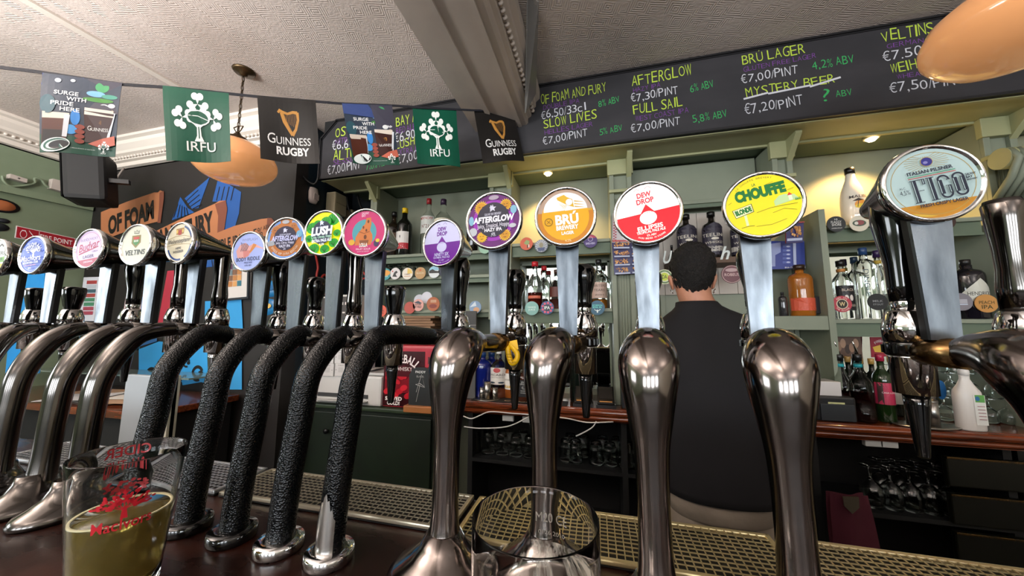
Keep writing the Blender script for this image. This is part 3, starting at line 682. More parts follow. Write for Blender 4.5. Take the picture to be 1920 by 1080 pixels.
def art_bru(p):
    p.ell(0, 0, 1, 1, '#c27a1a'); p.ell(0, .0, .985, .985, '#b59a86', a0=.2, a1=PI - .2); p.rect(.3, .12, .96, .2, '#c99a20'); p.ell(.0, -.02, .84, .86, '#e0a50c')
    p.ell(.02, .2, .78, .68, '#e8ecec', a0=.02, a1=PI - .02)
    p.poly([(-.25, .72), (.02, .8), (.12, .7), (.3, .6), (.34, .3), (.1, .4), (0, .2), (-.2, .5)], '#d9ad2a')
    for k in range(5): p.stroke([(-.45 + k * .05, .62), (-.2 + k * .07, .4), (.05 + k * .05, .2)], .028, '#f0f2f2')
    for k in range(5): a = 2 * PI * k / 5; p.ell(-.52 + .1 * math.cos(a), .42 + .1 * math.sin(a), .08, .08, '#f4f6f6')
    for k in range(3): p.poly([(.36, .3 + k * .1), (.75, .24 + k * .1), (.36, .34 + k * .1)], '#d9ad2a')
    p.ell(.18, .5, .12, .12, '#f0f2f2')
    p.text('BRÚ', .05, -.12, .34, '#eef4f4', width=.82, bold=.05); p.text('BREWERY', .04, -.42, .15, '#eef4f4', width=.78, bold=.05); p.text('LAGER', .04, -.62, .11, '#eef4f4', width=.44, bold=.04)
    p.ring(-.6, -.16, .12, .15, '#8a6412'); p.stroke([(-.66, -.1), (-.54, -.22)], .02, '#8a6412'); p.stroke([(-.66, -.22), (-.54, -.1)], .02, '#8a6412'); p.text('4.2%', .03, -.9, .08, '#e8c48c')
def art_cho(p):
    p.ell(0, 0, 1, 1, '#f2e008'); g = '#08702c'; ink = '#4a4a10'
    p.arc('LA CHOUFFE BREWERY', 0, 0, .9, 98, 70, .06, ink, bold=0); p.text('LA', -.1, .72, .09, g, width=.1, bold=.03); p.text('CHOUFFE', .0, .43, .32, g, width=1.36, bold=.09)
    p.poly([(-.84, .02), (-.28, .12), (-.26, -.17), (-.78, -.27)], ink); p.poly([(-.82, .01), (-.30, .10), (-.28, -.15), (-.77, -.25)], '#f0f4b8'); p.text('BLONDE', -.54, -.07, .15, g, width=.46, bold=.09, rot=.14)
    p.rect(-.55, -.58, -.48, -.22, '#dfeab0')
    p.poly([(.3, .02), (.46, .16), (.6, .17), (.84, .1), (.92, -.06), (.3, -.14)], '#bcd89a'); p.poly([(.68, -.06), (.68, .1), (.72, .17), (.77, .1), (.77, -.06)], '#e6efc8'); p.poly([(.66, .1), (.72, .2), (.79, .1)], '#d23a22')
    for k in range(4): p.poly([(.82 + k * .035, -.1), (.84 + k * .035, -.0), (.86 + k * .035, -.1)], '#3c8a3c')
    p.stroke([(-.2, -.22), (.2, -.16), (.6, -.18), (.86, -.2)], .012, ink); p.stroke([(.2, -.34), (.5, -.28), (.8, -.4)], .010, ink); p.stroke([(-.7, -.62), (-.5, -.6), (-.34, -.62)], .014, ink); p.stroke([(-.3, -.66), (.1, -.7), (.5, -.62)], .010, ink); p.stroke([(-.8, .3), (-.9, .25)], .010, ink); p.stroke([(.2, .62), (.4, .66)], .01, ink); p.stroke([(.7, .28), (.86, .3)], .01, ink)
def art_fig(p):
    p.ell(0, 0, 1, 1, '#b9d2d2'); p.ell(0, 0, .985, .985, '#c98a20', a0=PI * 1.18, a1=PI * 1.80); p.ell(-.16, -.02, .9, .9, '#d8b23c', a0=PI * 1.28, a1=PI * 1.52); p.ring(0, 0, .88, .895, '#b49a4c')
    ink = '#1c2338'
    for k in range(26):
        a = 2 * PI * k / 26; r1 = .2 + (.28 if abs(math.cos(a)) > .4 else .04); p.stroke([(.0 + .17 * math.cos(a), .62 + .17 * math.sin(a)), (r1 * math.cos(a), .62 + r1 * .6 * math.sin(a))], .010, '#b0984c')
    p.ell(0, .62, .135, .135, '#b0984c'); p.ell(0, .62, .12, .12, '#2c2c86'); p.ell(-.03, .6, .05, .04, '#8a86c4')
    p.text('ITALIAN PILSNER', 0, .36, .09, ink, width=.98, bold=.04); p.rect(-.5, .255, .52, .275, '#3d9a6c'); p.rect(-.5, .205, .52, .225, '#c0473c')
    X0, X1, X2, X3, X4 = -.50, -.13, .08, .12, .50; top, bot = .16, -.50
    def inl(x0, x1, y0, y1): p.rect(x0, y0, x1, y1, ink); p.rect(x0 + .018, y0 + .02, x0 + .034, y1 - .02, '#b9d2d2')
    inl(-.46, -.36, bot, top); p.rect(-.5, top - .02, -.2, top, ink); p.rect(-.5, bot, -.3, bot + .02, ink); inl(-.24, -.18, .0, top); p.rect(-.36, -.17, -.24, -.155, ink)
    inl(-.12, -.02, bot, top); p.rect(-.16, top - .02, .02, top, ink); p.rect(-.16, bot, .02, bot + .02, ink)
    for cx in (.19, .49):
        p.ring(cx, top - .13, .085, .13, ink, a0=0, a1=PI); p.ring(cx, bot + .13, .085, .13, ink, a0=PI, a1=2 * PI); inl(cx - .13, cx - .03, bot + .13, top - .13)
        if cx < .3: inl(cx + .06, cx + .13, bot + .13, -.15); p.rect(cx + .01, -.16, cx + .13, -.145, ink); inl(cx + .06, cx + .13, .0, top - .13)
        else: inl(cx + .03, cx + .13, bot + .13, top - .13)
    p.text('FRESH CRISPY LAGER', .05, -.6, .085, ink, width=1.0, bold=.04); p.text('ALC.', -.7, -.02, .06, ink, width=.15, bold=0); p.text('4,5%', -.68, -.15, .13, ink, width=.22, bold=0)
    p.text('GALWAY', .74, .04, .06, ink, width=.22, bold=.05); p.text('BAY', .70, -.04, .06, ink, width=.14, bold=.05); p.text('BREWERY', .74, -.11, .04, ink, width=.22, bold=.05)

def lens_badge(t, cx, cy, ch, r, art, yaw=0.0, roll=0.0, emit=.25, cone=.085):
    """round lit lens with a chrome trumpet housing that tapers away from the drinker"""
    c = T(cx, cy, ch); r = r * K
    ux = Vector((math.cos(yaw), math.sin(yaw), 0)); n = Vector((math.sin(yaw), -math.cos(yaw), 0)); uz = Vector((0, 0, 1))
    a, b = math.cos(roll), math.sin(roll); u2 = ux * a + uz * b; v2 = uz * a - ux * b
    q = -n
    MB().lathe([(r * .95, -.002), (r, .001), (r * .99, .006), (r * .93, .012), (r * .80, cone * .30), (r * .56, cone * .62), (r * .36, cone * .88), (r * .28, cone), (r * .16, cone * 1.04)], chrome, c, q, n=44).build('lens_housing', t)
    m = MB(); m.lathe([(r * .90, -.001), (r * .92, -.0045), (r * .97, -.0055), (r * 1.015, -.003), (r * 1.02, .002), (r * .99, .005)], chrome_c, c, q, n=44); m.v = m.v; m.build('bezel', t)
    rr = r * .915
    p = PR(lambda u, v, h: tuple(c + n * (.0026 + h) + u2 * (u * rr) + v2 * (v * rr)), .00005, emit=emit, rough=.35, dim=.5)
    art(p); p.build('printed_lens', t)

def paddle(t, x, y, h0, h1, w0, w1, yaw=0.0, th=.012):
    """tapered polished front plate with a black back"""
    a, b = T(x, y, h0), T(x, y, h1); ux = Vector((math.cos(yaw), math.sin(yaw), 0)); n = Vector((math.sin(yaw), -math.cos(yaw), 0))
    m = MB(); rows = []
    for k in range(9):
        f = k / 8; wd = w0 + (w1 - w0) * f ** 1.2; c = a.lerp(b, f); rows.append((c - ux * wd / 2, c + ux * wd / 2))
    vs = [p_ for r_ in rows for p_ in r_] + [p_ - n * .004 for r_ in rows for p_ in r_]; k2 = len(rows) * 2; fs = []
    for i in range(len(rows) - 1):
        fs += [(2 * i, 2 * i + 1, 2 * i + 3, 2 * i + 2), (k2 + 2 * i, k2 + 2 * i + 2, k2 + 2 * i + 3, k2 + 2 * i + 1), (2 * i, 2 * i + 2, k2 + 2 * i + 2, k2 + 2 * i), (2 * i + 1, k2 + 2 * i + 1, k2 + 2 * i + 3, 2 * i + 3)]
    fs += [(0, k2, k2 + 1, 1), (k2 - 2, k2 - 1, 2 * k2 - 1, 2 * k2 - 2)]
    m.add(vs, fs, paddle_m); m.build('paddle', t)
    m = MB(); vs2 = [p_ - n * .0042 for p_ in vs[:k2]] + [p_ - n * th for p_ in vs[:k2]]; m.add(vs2, fs, black); m.build('paddle_back', t)

def faucet(t, x, y, h, kind, hh=.23, dirx=0.0, spout='black'):
    """tap body at the end of the arm: collar, upright barrel, handle and spout"""
    c = T(x, y, h)
    g = 1.22
    m = MB(); m.lathe([(.0140 * g, -.046), (.0142 * g, -.008), (.0150 * g, -.006)], chrome_c, c, n=24); m.lathe([(.0165 * g, .010), (.0168 * g, .026), (.0130 * g, .042), (.0115 * g, .044)], chrome_c, c, n=24); m.build('barrel', t)
    m = MB(); m.lathe([(.0150 * g, -.006), (.0165 * g, -.004), (.0165 * g, .007), (.0158 * g, .010)], blackplastic, c, n=24)
    for k in range(16): a_ = 2 * PI * k / 16; m.box((c.x + .0168 * g * math.cos(a_) - .0012, c.y + .0168 * g * math.sin(a_) - .0012, c.z - .003), (c.x + .0168 * g * math.cos(a_) + .0012, c.y + .0168 * g * math.sin(a_) + .0012, c.z + .006), blackplastic)
    m.build('grip_ring', t)
    z = .042
    if kind == 'curvy':
        m = MB(); m.lathe([(.0105, 0), (.0105, .006), (.0115, .010), (.0105, .014)], chrome_c, c + Vector((0, 0, z)), n=20); m.build('ferrule', t)
        s = hh * K
        m = MB(); m.lathe([(.0115, 0), (.0122, s * .12), (.0125, s * .3), (.0165, s * .5), (.0195, s * .66), (.0190, s * .84), (.014, s * .95), (.0, s)], blackplastic, c + Vector((0, 0, z + .012)), n=20); m.build('handle', t)
    elif kind == 'stub':
        m = MB(); m.lathe([(.0105, 0), (.0115, .004), (.0180, .038), (.0190, .050), (.0175, .056), (.008, .058), (0, .058)], blackplastic, c + Vector((0, 0, z - .004)), n=20); m.build('handle', t)
    elif kind == 'steel':
        m = MB(); m.lathe([(.013, 0), (.014, .03), (.012, .05), (.0125, .075), (.015, .110), (.016, .128), (.014, .134), (0, .136)], chrome, c + Vector((0, 0, z)), n=20); m.build('handle', t)
    m = MB(); sm = blackplastic if spout == 'black' else chrome_c
    m.lathe([(.0045, -.066), (.0052, -.064), (.0078, -.03), (.0098, -.012), (.0105, -.0)], sm, c - Vector((0, 0, .046)), n=18); m.build('spout', t)

def beer_tap(kind, label, col, foot, ch_, r, art, yaw=0.0, roll=0.0, emit=.25, handle='curvy', spout='black', hh=.23, bury=0.0, fy=.075, pw=(.024, .034), boff=.035):
    """col: column base (x, y); foot: where the paddle stands (x, y), all in T() units"""
    (x0, y0), (x1, y1) = col, foot; L = math.hypot(x1 - x0, y1 - y0); dx, dy = (x1 - x0) / L, (y1 - y0) / L
    t = thing('beer_tap', label, 'beer tap', T(x0, y0, -.4), {'black': 'beer taps on black columns', 'silver': 'silver beer taps at the left end', 'swan': 'chrome swan neck beer taps'}[kind])
    if kind == 'black':
        rr = .0158
        pts = [(x0, y0, -.400), (x0, y0 + .008, -.30), (x0 + dx * .012, y0 + .014 + dy * .010, -.18), (x0 + dx * .028, y0 + dy * .036, -.10), (x0 + dx * .060, y0 + dy * .075, -.045), (x0 + dx * .10, y0 + dy * .112, -.022)]
        pts = [p_ for p_ in pts] + [(x1 - dx * .075, y1 - dy * .075, -.030)]
        sp = smooth_path([tuple(T(*p_)) + (rr * (1 if i < 5 else .96),) for i, p_ in enumerate(pts)], 7)
        MB().tube([p_[:3] for p_ in sp], [p_[3] for p_ in sp], wrinkle, n=24).build('column', t)
        MB().lathe([(.0262, 0), (.0278, .003), (.0278, .011), (.0262, .014), (.0175, .0145)], blackplastic if bury == 2 else chrome_c, T(x0, y0, -.4), n=36).build('base_ring', t)
        MB().tube([T(x1 - dx * .078, y1 - dy * .078, -.030), T(x1 + dx * .03, y1 + dy * .03, -.036)], .0145, chrome, n=20).build('collar', t)
        hc = -.036
    elif kind == 'silver':
        rr = .0185
        pts = [(x0, y0 + .004, -.355, .0180), (x0, y0 + .006, -.30, .0150), (x0, y0 + .010, -.2, .0152), (x0, y0 + .018, -.12, .0160), (x0 + dx * .03, y0 + dy * .048, -.055, .0165), (x0 + dx * .07, y0 + dy * .085, -.022, .0150), (x1 - dx * .03, y1 - dy * .03, -.012, .0125)]
        sp = smooth_path([tuple(T(*p_[:3])) + (p_[3],) for p_ in pts], 7)
        MB().tube([p_[:3] for p_ in sp], [p_[3] for p_ in sp], chrome, n=24).build('column', t)
        MB().lathe([(.045, 0), (.046, .006), (.042, .013), (.032, .020), (.024, .028), (.019, .040), (.0168, .050)], chrome, T(x0, y0 - .0, -.4), n=36, sx=.86, sy=1.3).build('base_skirt', t)
        MB().tube([T(x1 - dx * .032, y1 - dy * .032, -.012), T(x1 + dx * .04, y1 + dy * .04, -.016)], .0125, chrome, n=20).build('collar', t)
        hc = -.016
    else:
        b = bury
        pts = [(x0, y0, -.36, .0225), (x0, y0 + .002, -.325, .0165), (x0, y0 + .003, -.25, .0150), (x0, y0 + .004, -.18, .0165), (x0 + dx * .002, y0 + .006, -.13, .0215), (x0 + dx * .006, y0 + dy * .012, -.085, .0275),
               (x0 + dx * .020, y0 + dy * .024, -.058, .0300), (x0 + dx * .045, y0 + dy * .050, -.040, .0270), (x0 + dx * .075, y0 + dy * .080, -.034, .0190), (x0 + dx * .10, y0 + dy * .104, -.036, .0135), (x1, y1, -.038, .0125)]
        sp = smooth_path([tuple(T(*p_[:3])) + (p_[3],) for p_ in pts], 7)
        MB().tube([p_[:3] for p_ in sp], [p_[3] for p_ in sp], swan, n=32).build('swan_neck', t)
        MB().lathe([(.060, 0), (.061, .006), (.054, .012), (.036, .024), (.026, .034), (.0185, .046)], swan, T(x0, y0, -.4), n=40).build('base_skirt', t)
        MB().tube([T(x1 - dx * .02, y1 - dy * .02, -.038), T(x1 + dx * .05, y1 + dy * .05, -.038)], .0145, brass, n=20).build('collar', t)
        hc = -.038
    fx, fy2 = x1 + dx * fy, y1 + dy * fy
    MB().tube([T(x1 + dx * .03, y1 + dy * .03, hc), T(fx, fy2, hc)], .0125, chrome_c, n=16).build('coupling', t)
    faucet(t, fx, fy2, hc, handle, hh, spout=spout)
    if art: paddle(t, x1, y1, hc + .018, ch_ - .035, pw[0], pw[1], yaw)
    if art: lens_badge(t, x1, y1 - boff, ch_, r, art, yaw, roll, emit)
    return t
R_ = math.radians
# silver necks, left to right
beer_tap('silver', 'silver beer tap cut off by the left edge with a green and yellow badge', (-1.72, .50), (-1.80, .640), .205, .058, art_beer, 0, 0, .12, 'stub')
beer_tap('silver', 'silver beer tap with a blue badge of a white apple tree', (-1.56, .508), (-1.628, .645), .205, .058, art_mac, R_(3), R_(4), .12, 'stub')
beer_tap('silver', 'silver beer tap with a lilac badge and crimson script', (-1.385, .510), (-1.401, .655), .214, .058, art_bud, R_(2), R_(6), .12, 'curvy', hh=.16)
beer_tap('silver', 'silver beer tap with a plain cream badge, green crest and crown', (-1.215, .508), (-1.219, .660), .216, .058, art_vel, R_(2), R_(2), .12, 'steel', spout='steel')
beer_tap('silver', 'silver beer tap with a cream badge ringed in dark blue script, nearest the black columns', (-1.105, .515), (-1.105, .690), .222, .058, art_wei, R_(-3), R_(4), .10, 'steel', spout='steel')
# black columns
beer_tap('black', 'black column beer tap with a pale blue badge of a bent figure', (-.950, .530), (-.957, .765), .206, .058, art_body, R_(3), R_(3), .18, 'curvy', hh=.17)
beer_tap('black', 'black column beer tap with a round orange and black badge', (-.790, .530), (-.795, .735), .226, .058, art_citra, R_(7), R_(2), .12, 'curvy', bury=2, hh=.1)
beer_tap('black', 'black column beer tap with a yellow badge covered in green hop leaves', (-.674, .529), (-.655, .715), .227, .058, art_lush, 0, R_(3), .24, 'steel', bury=2)
beer_tap('black', 'black column beer tap with a pink badge around a turquoise disc', (-.561, .526), (-.525, .700), .215, .058, art_lolla, R_(3), R_(0), .12, 'stub')
beer_tap('black', 'black column beer tap with worn silver foot and a white and purple droplet badge', (-.453, .525), (-.408, .870), .225, .067, art_n96, R_(-12), R_(0), .22, 'curvy', spout='black', hh=.17)
# chrome swan necks
beer_tap('swan', 'chrome swan neck beer tap with a purple badge of yellow sun faces', (-.251, .545), (-.212, .715), .226, .064, art_aft, R_(-2), R_(2), .12, 'curvy', hh=.1, fy=.085)
beer_tap('swan', 'chrome swan neck beer tap with an amber yellow badge of white flowers', (-.091, .585), (-.055, .685), .213, .060, art_bru, R_(4), R_(4), .26, 'curvy', hh=.1, fy=.085)
beer_tap('swan', 'chrome swan neck beer tap with a brightly lit white and red droplet badge', (.070, .520), (.094, .665), .202, .058, art_ell, R_(-8), R_(8), .55, 'curvy', hh=.08, fy=.1)
beer_tap('swan', 'chrome swan neck beer tap with a bright yellow badge and green lettering', (.238, .528), (.290, .700), .212, .060, art_cho, R_(-12), R_(8), .22, 'curvy', hh=.13, fy=.09)
beer_tap('swan', 'chrome beer tap cut off by the right edge, with a large pale blue badge', (.497, .497), (.482, .616), .208, .058, art_fig, R_(-3), R_(8), .12, 'curvy', hh=.20, fy=.052, boff=.006)

# worn bare patch at the foot of the last black column
wt = bpy.data.objects['beer_tap.009']
m = MB(); c0 = T(-.453, .5255, -.39); c1 = T(-.453, .531, -.285)
vs = []; n_ = 14; prof_ = [(-0.9, .55), (-.75, .72), (-.45, .86), (-.2, 1.0), (.1, .93), (.35, .78), (.62, .62), (.8, .5)]
rows = 7
for j in range(rows + 1):
    for k in range(n_ + 1):
        a = -PI / 2 + (-1.0 + 1.75 * k / n_) * 1.0 + .12; f = (-1.0 + 1.9 * k / n_)
        top = .55 + .45 * max(0, 1 - abs(f - .05) * 1.1) + .05 * math.sin(k * 2.7) ; z = j / rows * top
        c = c0.lerp(c1, z); vs.append(c + Vector((math.cos(a), math.sin(a), 0)) * .0163)
m.add(vs, [(j * (n_ + 1) + k, j * (n_ + 1) + k + 1, (j + 1) * (n_ + 1) + k + 1, (j + 1) * (n_ + 1) + k) for j in range(rows) for k in range(n_)], mt('#b9b6b2', .26, 1.0), True)
m.build('worn_patch', wt)['label'] = 'bare steel patch where the black paint has flaked off'

# yellow tag and pipe on the swan neck with the sun badge
t = thing('yellow_hose_clip', 'curled yellow rubber strap hanging from the tap with the purple sun badge', 'strap', (0, .5, CZ - .05))
pp = [P(927, 620, Y=.52), P(944, 636, Y=.515), P(960, 650, Y=.51), P(970, 664, Y=.508), P(968, 676, Y=.508), P(960, 681, Y=.508), P(955, 670, Y=.508), P(952, 655, Y=.508), P(950, 642, Y=.512)]
sp = smooth_path([tuple(q) for q in pp], 5); MB().tube(sp, .0042, mt('#e0b010', .4), n=10).build('strap', t)
for k in range(6):
    q = sp[22 + k * 2]; MB().lathe([(.0046, -.0008), (.0050, 0), (.0046, .0008)], mt('#c09408', .4), q, (0, .2, 1), n=10).build('ridge', t)
MB().prism([P(955, 640, Y=.507), P(969, 637, Y=.507), P(972, 655, Y=.507), P(962, 656, Y=.507)], (0, .002, 0), mt('#e0b010', .4)).build('tab', t)

# ------------------------------------------------------------------ pendant lamps
def pendant(x, y, zrim, R, label):
    t = thing('pendant_lamp', label, 'pendant lamp', (x, y, HC), 'amber glass pendant lamps')
    ob = mt('#4a3b28', .35, .8)
    MB().lathe([(.002, -.035), (.018, -.032), (.022, -.02), (.05, -.014), (.058, -.004), (.056, 0)], ob, (x, y, HC), n=28).build('ceiling_rose', t)
    ztop = zrim + .135
    z = HC - .035; k = 0
    m = MB()
    while z > ztop + .09:
        ax = 0 if k % 2 else PI / 2; pts = []
        for j in range(13):
            a = 2 * PI * j / 12; u = .007 * math.sin(a); v = .018 * math.cos(a); pts.append((x + u * math.cos(ax), y + u * math.sin(ax), z - .018 + v))
        m.tube(pts, .0022, ob, n=5, caps=False); z -= .029; k += 1
    m.tube([(x, y, HC - .03), (x, y, ztop + .05)], .0016, black, n=6); m.build('chain', t)
    m = MB(); m.lathe([(.010, .055), (.012, .05), (.026, .03), (.05, .018), (.056, .0), (.052, -.01)], ob, (x, y, ztop), n=28)
    for sgn in (-1, 1): m.tube([(x, y, ztop + .05), (x + sgn * .02, y, ztop + .065), (x + sgn * .036, y, ztop + .088)], .003, ob, n=6)
    m.tube([(x - .036, y, ztop + .088), (x, y, ztop + .095), (x + .036, y, ztop + .088)], .003, ob, n=6)
    m.build('gallery', t)
    gm = bpy.data.materials.new('amber_opal'); gm.use_nodes = True; b = gm.node_tree.nodes['Principled BSDF']
    b.inputs['Base Color'].default_value = lin('#dc9a66') + (1,); b.inputs['Roughness'].default_value = .12; b.inputs['Coat Weight'].default_value = .6
    b.inputs['Emission Color'].default_value = lin('#e09a62') + (1,); b.inputs['Emission Strength'].default_value = .22
    MB().lathe([(.055, .135), (.058, .128), (R * .40, .120), (R * .70, .098), (R * .90, .062), (R * .99, .022), (R, .0), (R * .985, -.018), (R * .90, -.048), (R * .74, -.078), (R * .52, -.098), (R * .3, -.105), (0, -.107)], gm, (x, y, zrim), n=56).build('glass_shade', t)
pendant(-2.005, 1.400, CZ + .925, .204, 'amber glass pendant lamp hanging behind the green flag on the left')
pendant(1.325, 1.32, CZ + .945, .214, 'large amber glass pendant lamp in the top right corner over the menu board')

# ------------------------------------------------------------------ bunting
A0, A1 = Vector((-1.80, .72)), Vector((-.52, 1.80)); sd = (A1 - A0).normalized(); sn_ = Vector((sd.y, -sd.x))   # normal towards the drinkers
def onstr(px, py):
    d = ray(px, py); # intersect the vertical plane of the string
    n = Vector((sn_.x, sn_.y, 0)); q0 = Vector((A0.x, A0.y, 0)); tt = (q0 - CAM).dot(n) / d.dot(n); q = CAM + d * tt
    return ((Vector((q.x, q.y)) - A0).dot(sd), q.z)
t = thing('bunting_string', 'dark tape stretched across the room carrying six rugby flags', 'bunting', (A0.x, A0.y, CZ + .8))
spts = [onstr(*q) for q in ((-60, 117), (0, 126), (60, 133), (155, 147), (230, 158), (307, 163), (370, 169), (483, 181), (592, 190), (642, 194), (740, 198), (800, 202), (855, 205), (900, 207), (960, 208), (985, 206))]
m = MB(); vs = []
for u, v in smooth_path(spts, 3): q = A0 + sd * u; vs += [(q.x, q.y, v + .006), (q.x, q.y, v - .006), (q.x - sn_.x * .002, q.y - sn_.y * .002, v - .006), (q.x - sn_.x * .002, q.y - sn_.y * .002, v + .006)]
n_ = len(vs) // 4
m.add(vs, [(4 * i + a, 4 * i + (a + 1) % 4, 4 * i + 4 + (a + 1) % 4, 4 * i + 4 + a) for i in range(n_ - 1) for a in range(4)], mt('#15161f', .6)); m.build('tape', t)
def clover(p, cx, cy, r, col, rot=0.0):
    for k in range(3):
        a = PI / 2 + rot + (k - 1) * 2.05; lx, ly = cx + .42 * r * math.cos(a), cy + .42 * r * math.sin(a)
        for s_ in (-1, 1): ex, ey = lx + .22 * r * math.cos(a) + s_ * .24 * r * -math.sin(a), ly + .22 * r * math.sin(a) + s_ * .24 * r * math.cos(a); p.ell(ex, ey, .31 * r, .31 * r, col, n=14)
        p.poly([(cx, cy), (ex + 0, ey), (lx + .2 * r * math.cos(a), ly + .2 * r * math.sin(a)), (2 * lx + .44 * r * math.cos(a) - ex, 2 * ly + .44 * r * math.sin(a) - ey)], col)
def irfu(p, cx, cy, s, col='#e9ece8', bgc='#0a4f3b'):
    clover(p, cx, cy + .42 * s, .30 * s, col); clover(p, cx - .42 * s, cy + .06 * s, .29 * s, col, .75); clover(p, cx + .42 * s, cy + .06 * s, .29 * s, col, -.75)
    p.ell(cx, cy + .08 * s, .30 * s, .19 * s, col, rot=-.12); p.ell(cx, cy + .08 * s, .275 * s, .165 * s, bgc, rot=-.12); p.stroke([(cx - .26 * s, cy + .12 * s), (cx, cy + .12 * s), (cx + .26 * s, cy + .03 * s)], .018 * s, col)
    p.poly([(cx - .2 * s, cy - .02 * s), (cx - .05 * s, cy - .16 * s), (cx - .06 * s, cy - .36 * s), (cx - .13 * s, cy - .5 * s), (cx + .13 * s, cy - .5 * s), (cx + .06 * s, cy - .36 * s), (cx + .05 * s, cy - .16 * s), (cx + .2 * s, cy - .04 * s), (cx, cy - .11 * s)], col)
    p.stroke([(cx - .0 * s, cy - .14 * s), (cx, cy - .48 * s)], .03 * s, bgc)
def harp(p, cx, cy, s):
    g, d = '#b5803c', '#7a5426'
    p.stroke([(cx - .5 * s, cy + .36 * s), (cx - .42 * s, cy + .46 * s), (cx - .3 * s, cy + .40 * s), (cx - .05 * s, cy + .34 * s), (cx + .2 * s, cy + .42 * s), (cx + .42 * s, cy + .40 * s)], [.10 * s, .14 * s, .12 * s, .10 * s, .12 * s, .14 * s], g)
    p.stroke([(cx + .42 * s, cy + .42 * s), (cx + .44 * s, cy + .1 * s), (cx + .3 * s, cy - .3 * s), (cx + .12 * s, cy - .56 * s)], [.14 * s, .11 * s, .12 * s, .15 * s], g)
    p.stroke([(cx - .34 * s, cy + .38 * s), (cx - .22 * s, cy + .0 * s), (cx + .0 * s, cy - .34 * s), (cx + .12 * s, cy - .56 * s)], [.15 * s, .17 * s, .17 * s, .12 * s], g)
    p.stroke([(cx - .22 * s, cy + .3 * s), (cx - .1 * s, cy), (cx + .08 * s, cy - .36 * s)], .03 * s, d)
    for k in range(7): x = cx - .12 * s + k * .075 * s; p.stroke([(x, cy + .34 * s), (x + .02 * s, cy - .04 * s - .04 * s * k)], .012 * s, g)
def smallcaps(p, cx, cy, s, col='#dedcda', rot=0.0):
    p.text('G', cx - .40 * s * math.cos(rot), cy + .02 * s - .40 * s * math.sin(rot), .20 * s, col, width=.16 * s, bold=.005, rot=rot); p.text('UINNESS', cx + .08 * s * math.cos(rot), cy - .01 * s + .08 * s * math.sin(rot), .15 * s, col, width=.76 * s, bold=.003, rot=rot)
    for k in range(8):    # serifs
        pass
def flag_g(p):
    p.rect(-.5, -.5, .5, .5, '#1a1817'); harp(p, .0, .14, .36); smallcaps(p, 0, -.15, .78); p.text('RUGBY', .04, -.32, .12, '#e2e0de', width=.56, bold=.06)
def flag_i(p):
    p.rect(-.5, -.5, .5, .5, '#0a4f3b'); irfu(p, .0, .06, .56); p.text('IRFU', .03, -.29, .13, '#e6e8e4', width=.44, bold=.01)
    for x in (-.185, -.17): p.rect(x, -.355, x + .03, -.35, '#e6e8e4')
def flag_s(p):
    p.rect(-.5, -.5, .5, .5, '#2c3848'); p.poly([(-.5, .5), (.0, .5), (.18, .28), (-.5, .34)], '#34467a'); p.rect(-.5, -.5, .5, -.28, '#1d4a3a'); p.poly([(.05, .5), (.5, .5), (.5, .05), (.12, .1)], '#3b3a48')
    for (x, y, rx, ry, c) in ((.25, .40, .09, .07, '#3f8f5c'), (.18, .30, .12, .04, '#6fa4c8'), (.36, .28, .11, .03, '#3f8a78'), (.22, .22, .2, .03, '#3f7f34'), (.3, .14, .06, .035, '#d2d4d4'), (.40, .16, .05, .03, '#bcbcc0'), (.40, .06, .05, .05, '#8a7a6c'), (-.3, .42, .04, .03, '#aab0bc'), (-.12, .44, .03, .02, '#d0d4dc'), (-.05, -.04, .06, .1, '#2f7ac0'), (-.1, -.2, .08, .06, '#3f8cc8'), (-.4, .1, .1, .12, '#28505c')): p.ell(x, y, rx, ry, c)
    for k, (tx, ty, tw, tt) in enumerate(((-.18, .26, .30, 'SURGE'), (-.05, .19, .24, 'WITH'), (-.22, .12, .28, 'PRIDE'), (-.12, .05, .24, 'HERE'))): p.text(tt, tx, ty, .05, '#e6e6e6', width=tw, bold=.03)
    p.poly([(-.46, -.04), (-.12, -.04), (-.16, -.40), (-.47, -.40)], '#4a2114'); p.poly([(-.46, .0), (-.12, .0), (-.12, -.07), (-.46, -.08)], '#c9bcae'); p.poly([(-.18, -.02), (-.11, -.02), (-.14, -.3), (-.2, -.3)], '#c4c6cc'); p.poly([(-.45, -.22), (-.2, -.22), (-.2, -.4), (-.46, -.4)], '#150d0c')
    p.poly([(.05, .06), (.46, .05), (.36, -.34), (.08, -.34)], '#341512'); p.poly([(.06, .10), (.44, .09), (.44, .0), (.06, .01)], '#cfc3b6'); p.poly([(.43, .06), (.47, .06), (.40, -.28), (.36, -.28)], '#ccd0d6')
    harp(p, .25, -.08, .09); smallcaps(p, .25, -.165, .29)
    p.poly([(.12, -.36), (.3, -.28), (.48, -.24), (.5, -.36), (.3, -.4)], '#b8604c')
    for k in range(4): p.ell(.02, -.16 - k * .06, .06, .03, '#8a4236')
    p.ell(-.28, -.41, .19, .085, '#dfe6e4', rot=.2); p.ell(-.27, -.405, .165, .07, '#2b5a4c', rot=.2); p.ell(-.25, -.405, .15, .055, '#c8d4d0', rot=.2); p.ell(-.23, -.405, .13, .05, '#232326', rot=.2)
    irfu(p, .34, -.4, .12, bgc='#1d4a3a'); p.text('IRFU', .34, -.475, .02, '#e0e4e0', width=.07, bold=0); p.text('A PROUD SPONSOR OF IRISH RUGBY', .08, -.44, .012, '#c0c8c4', width=.3, bold=0)
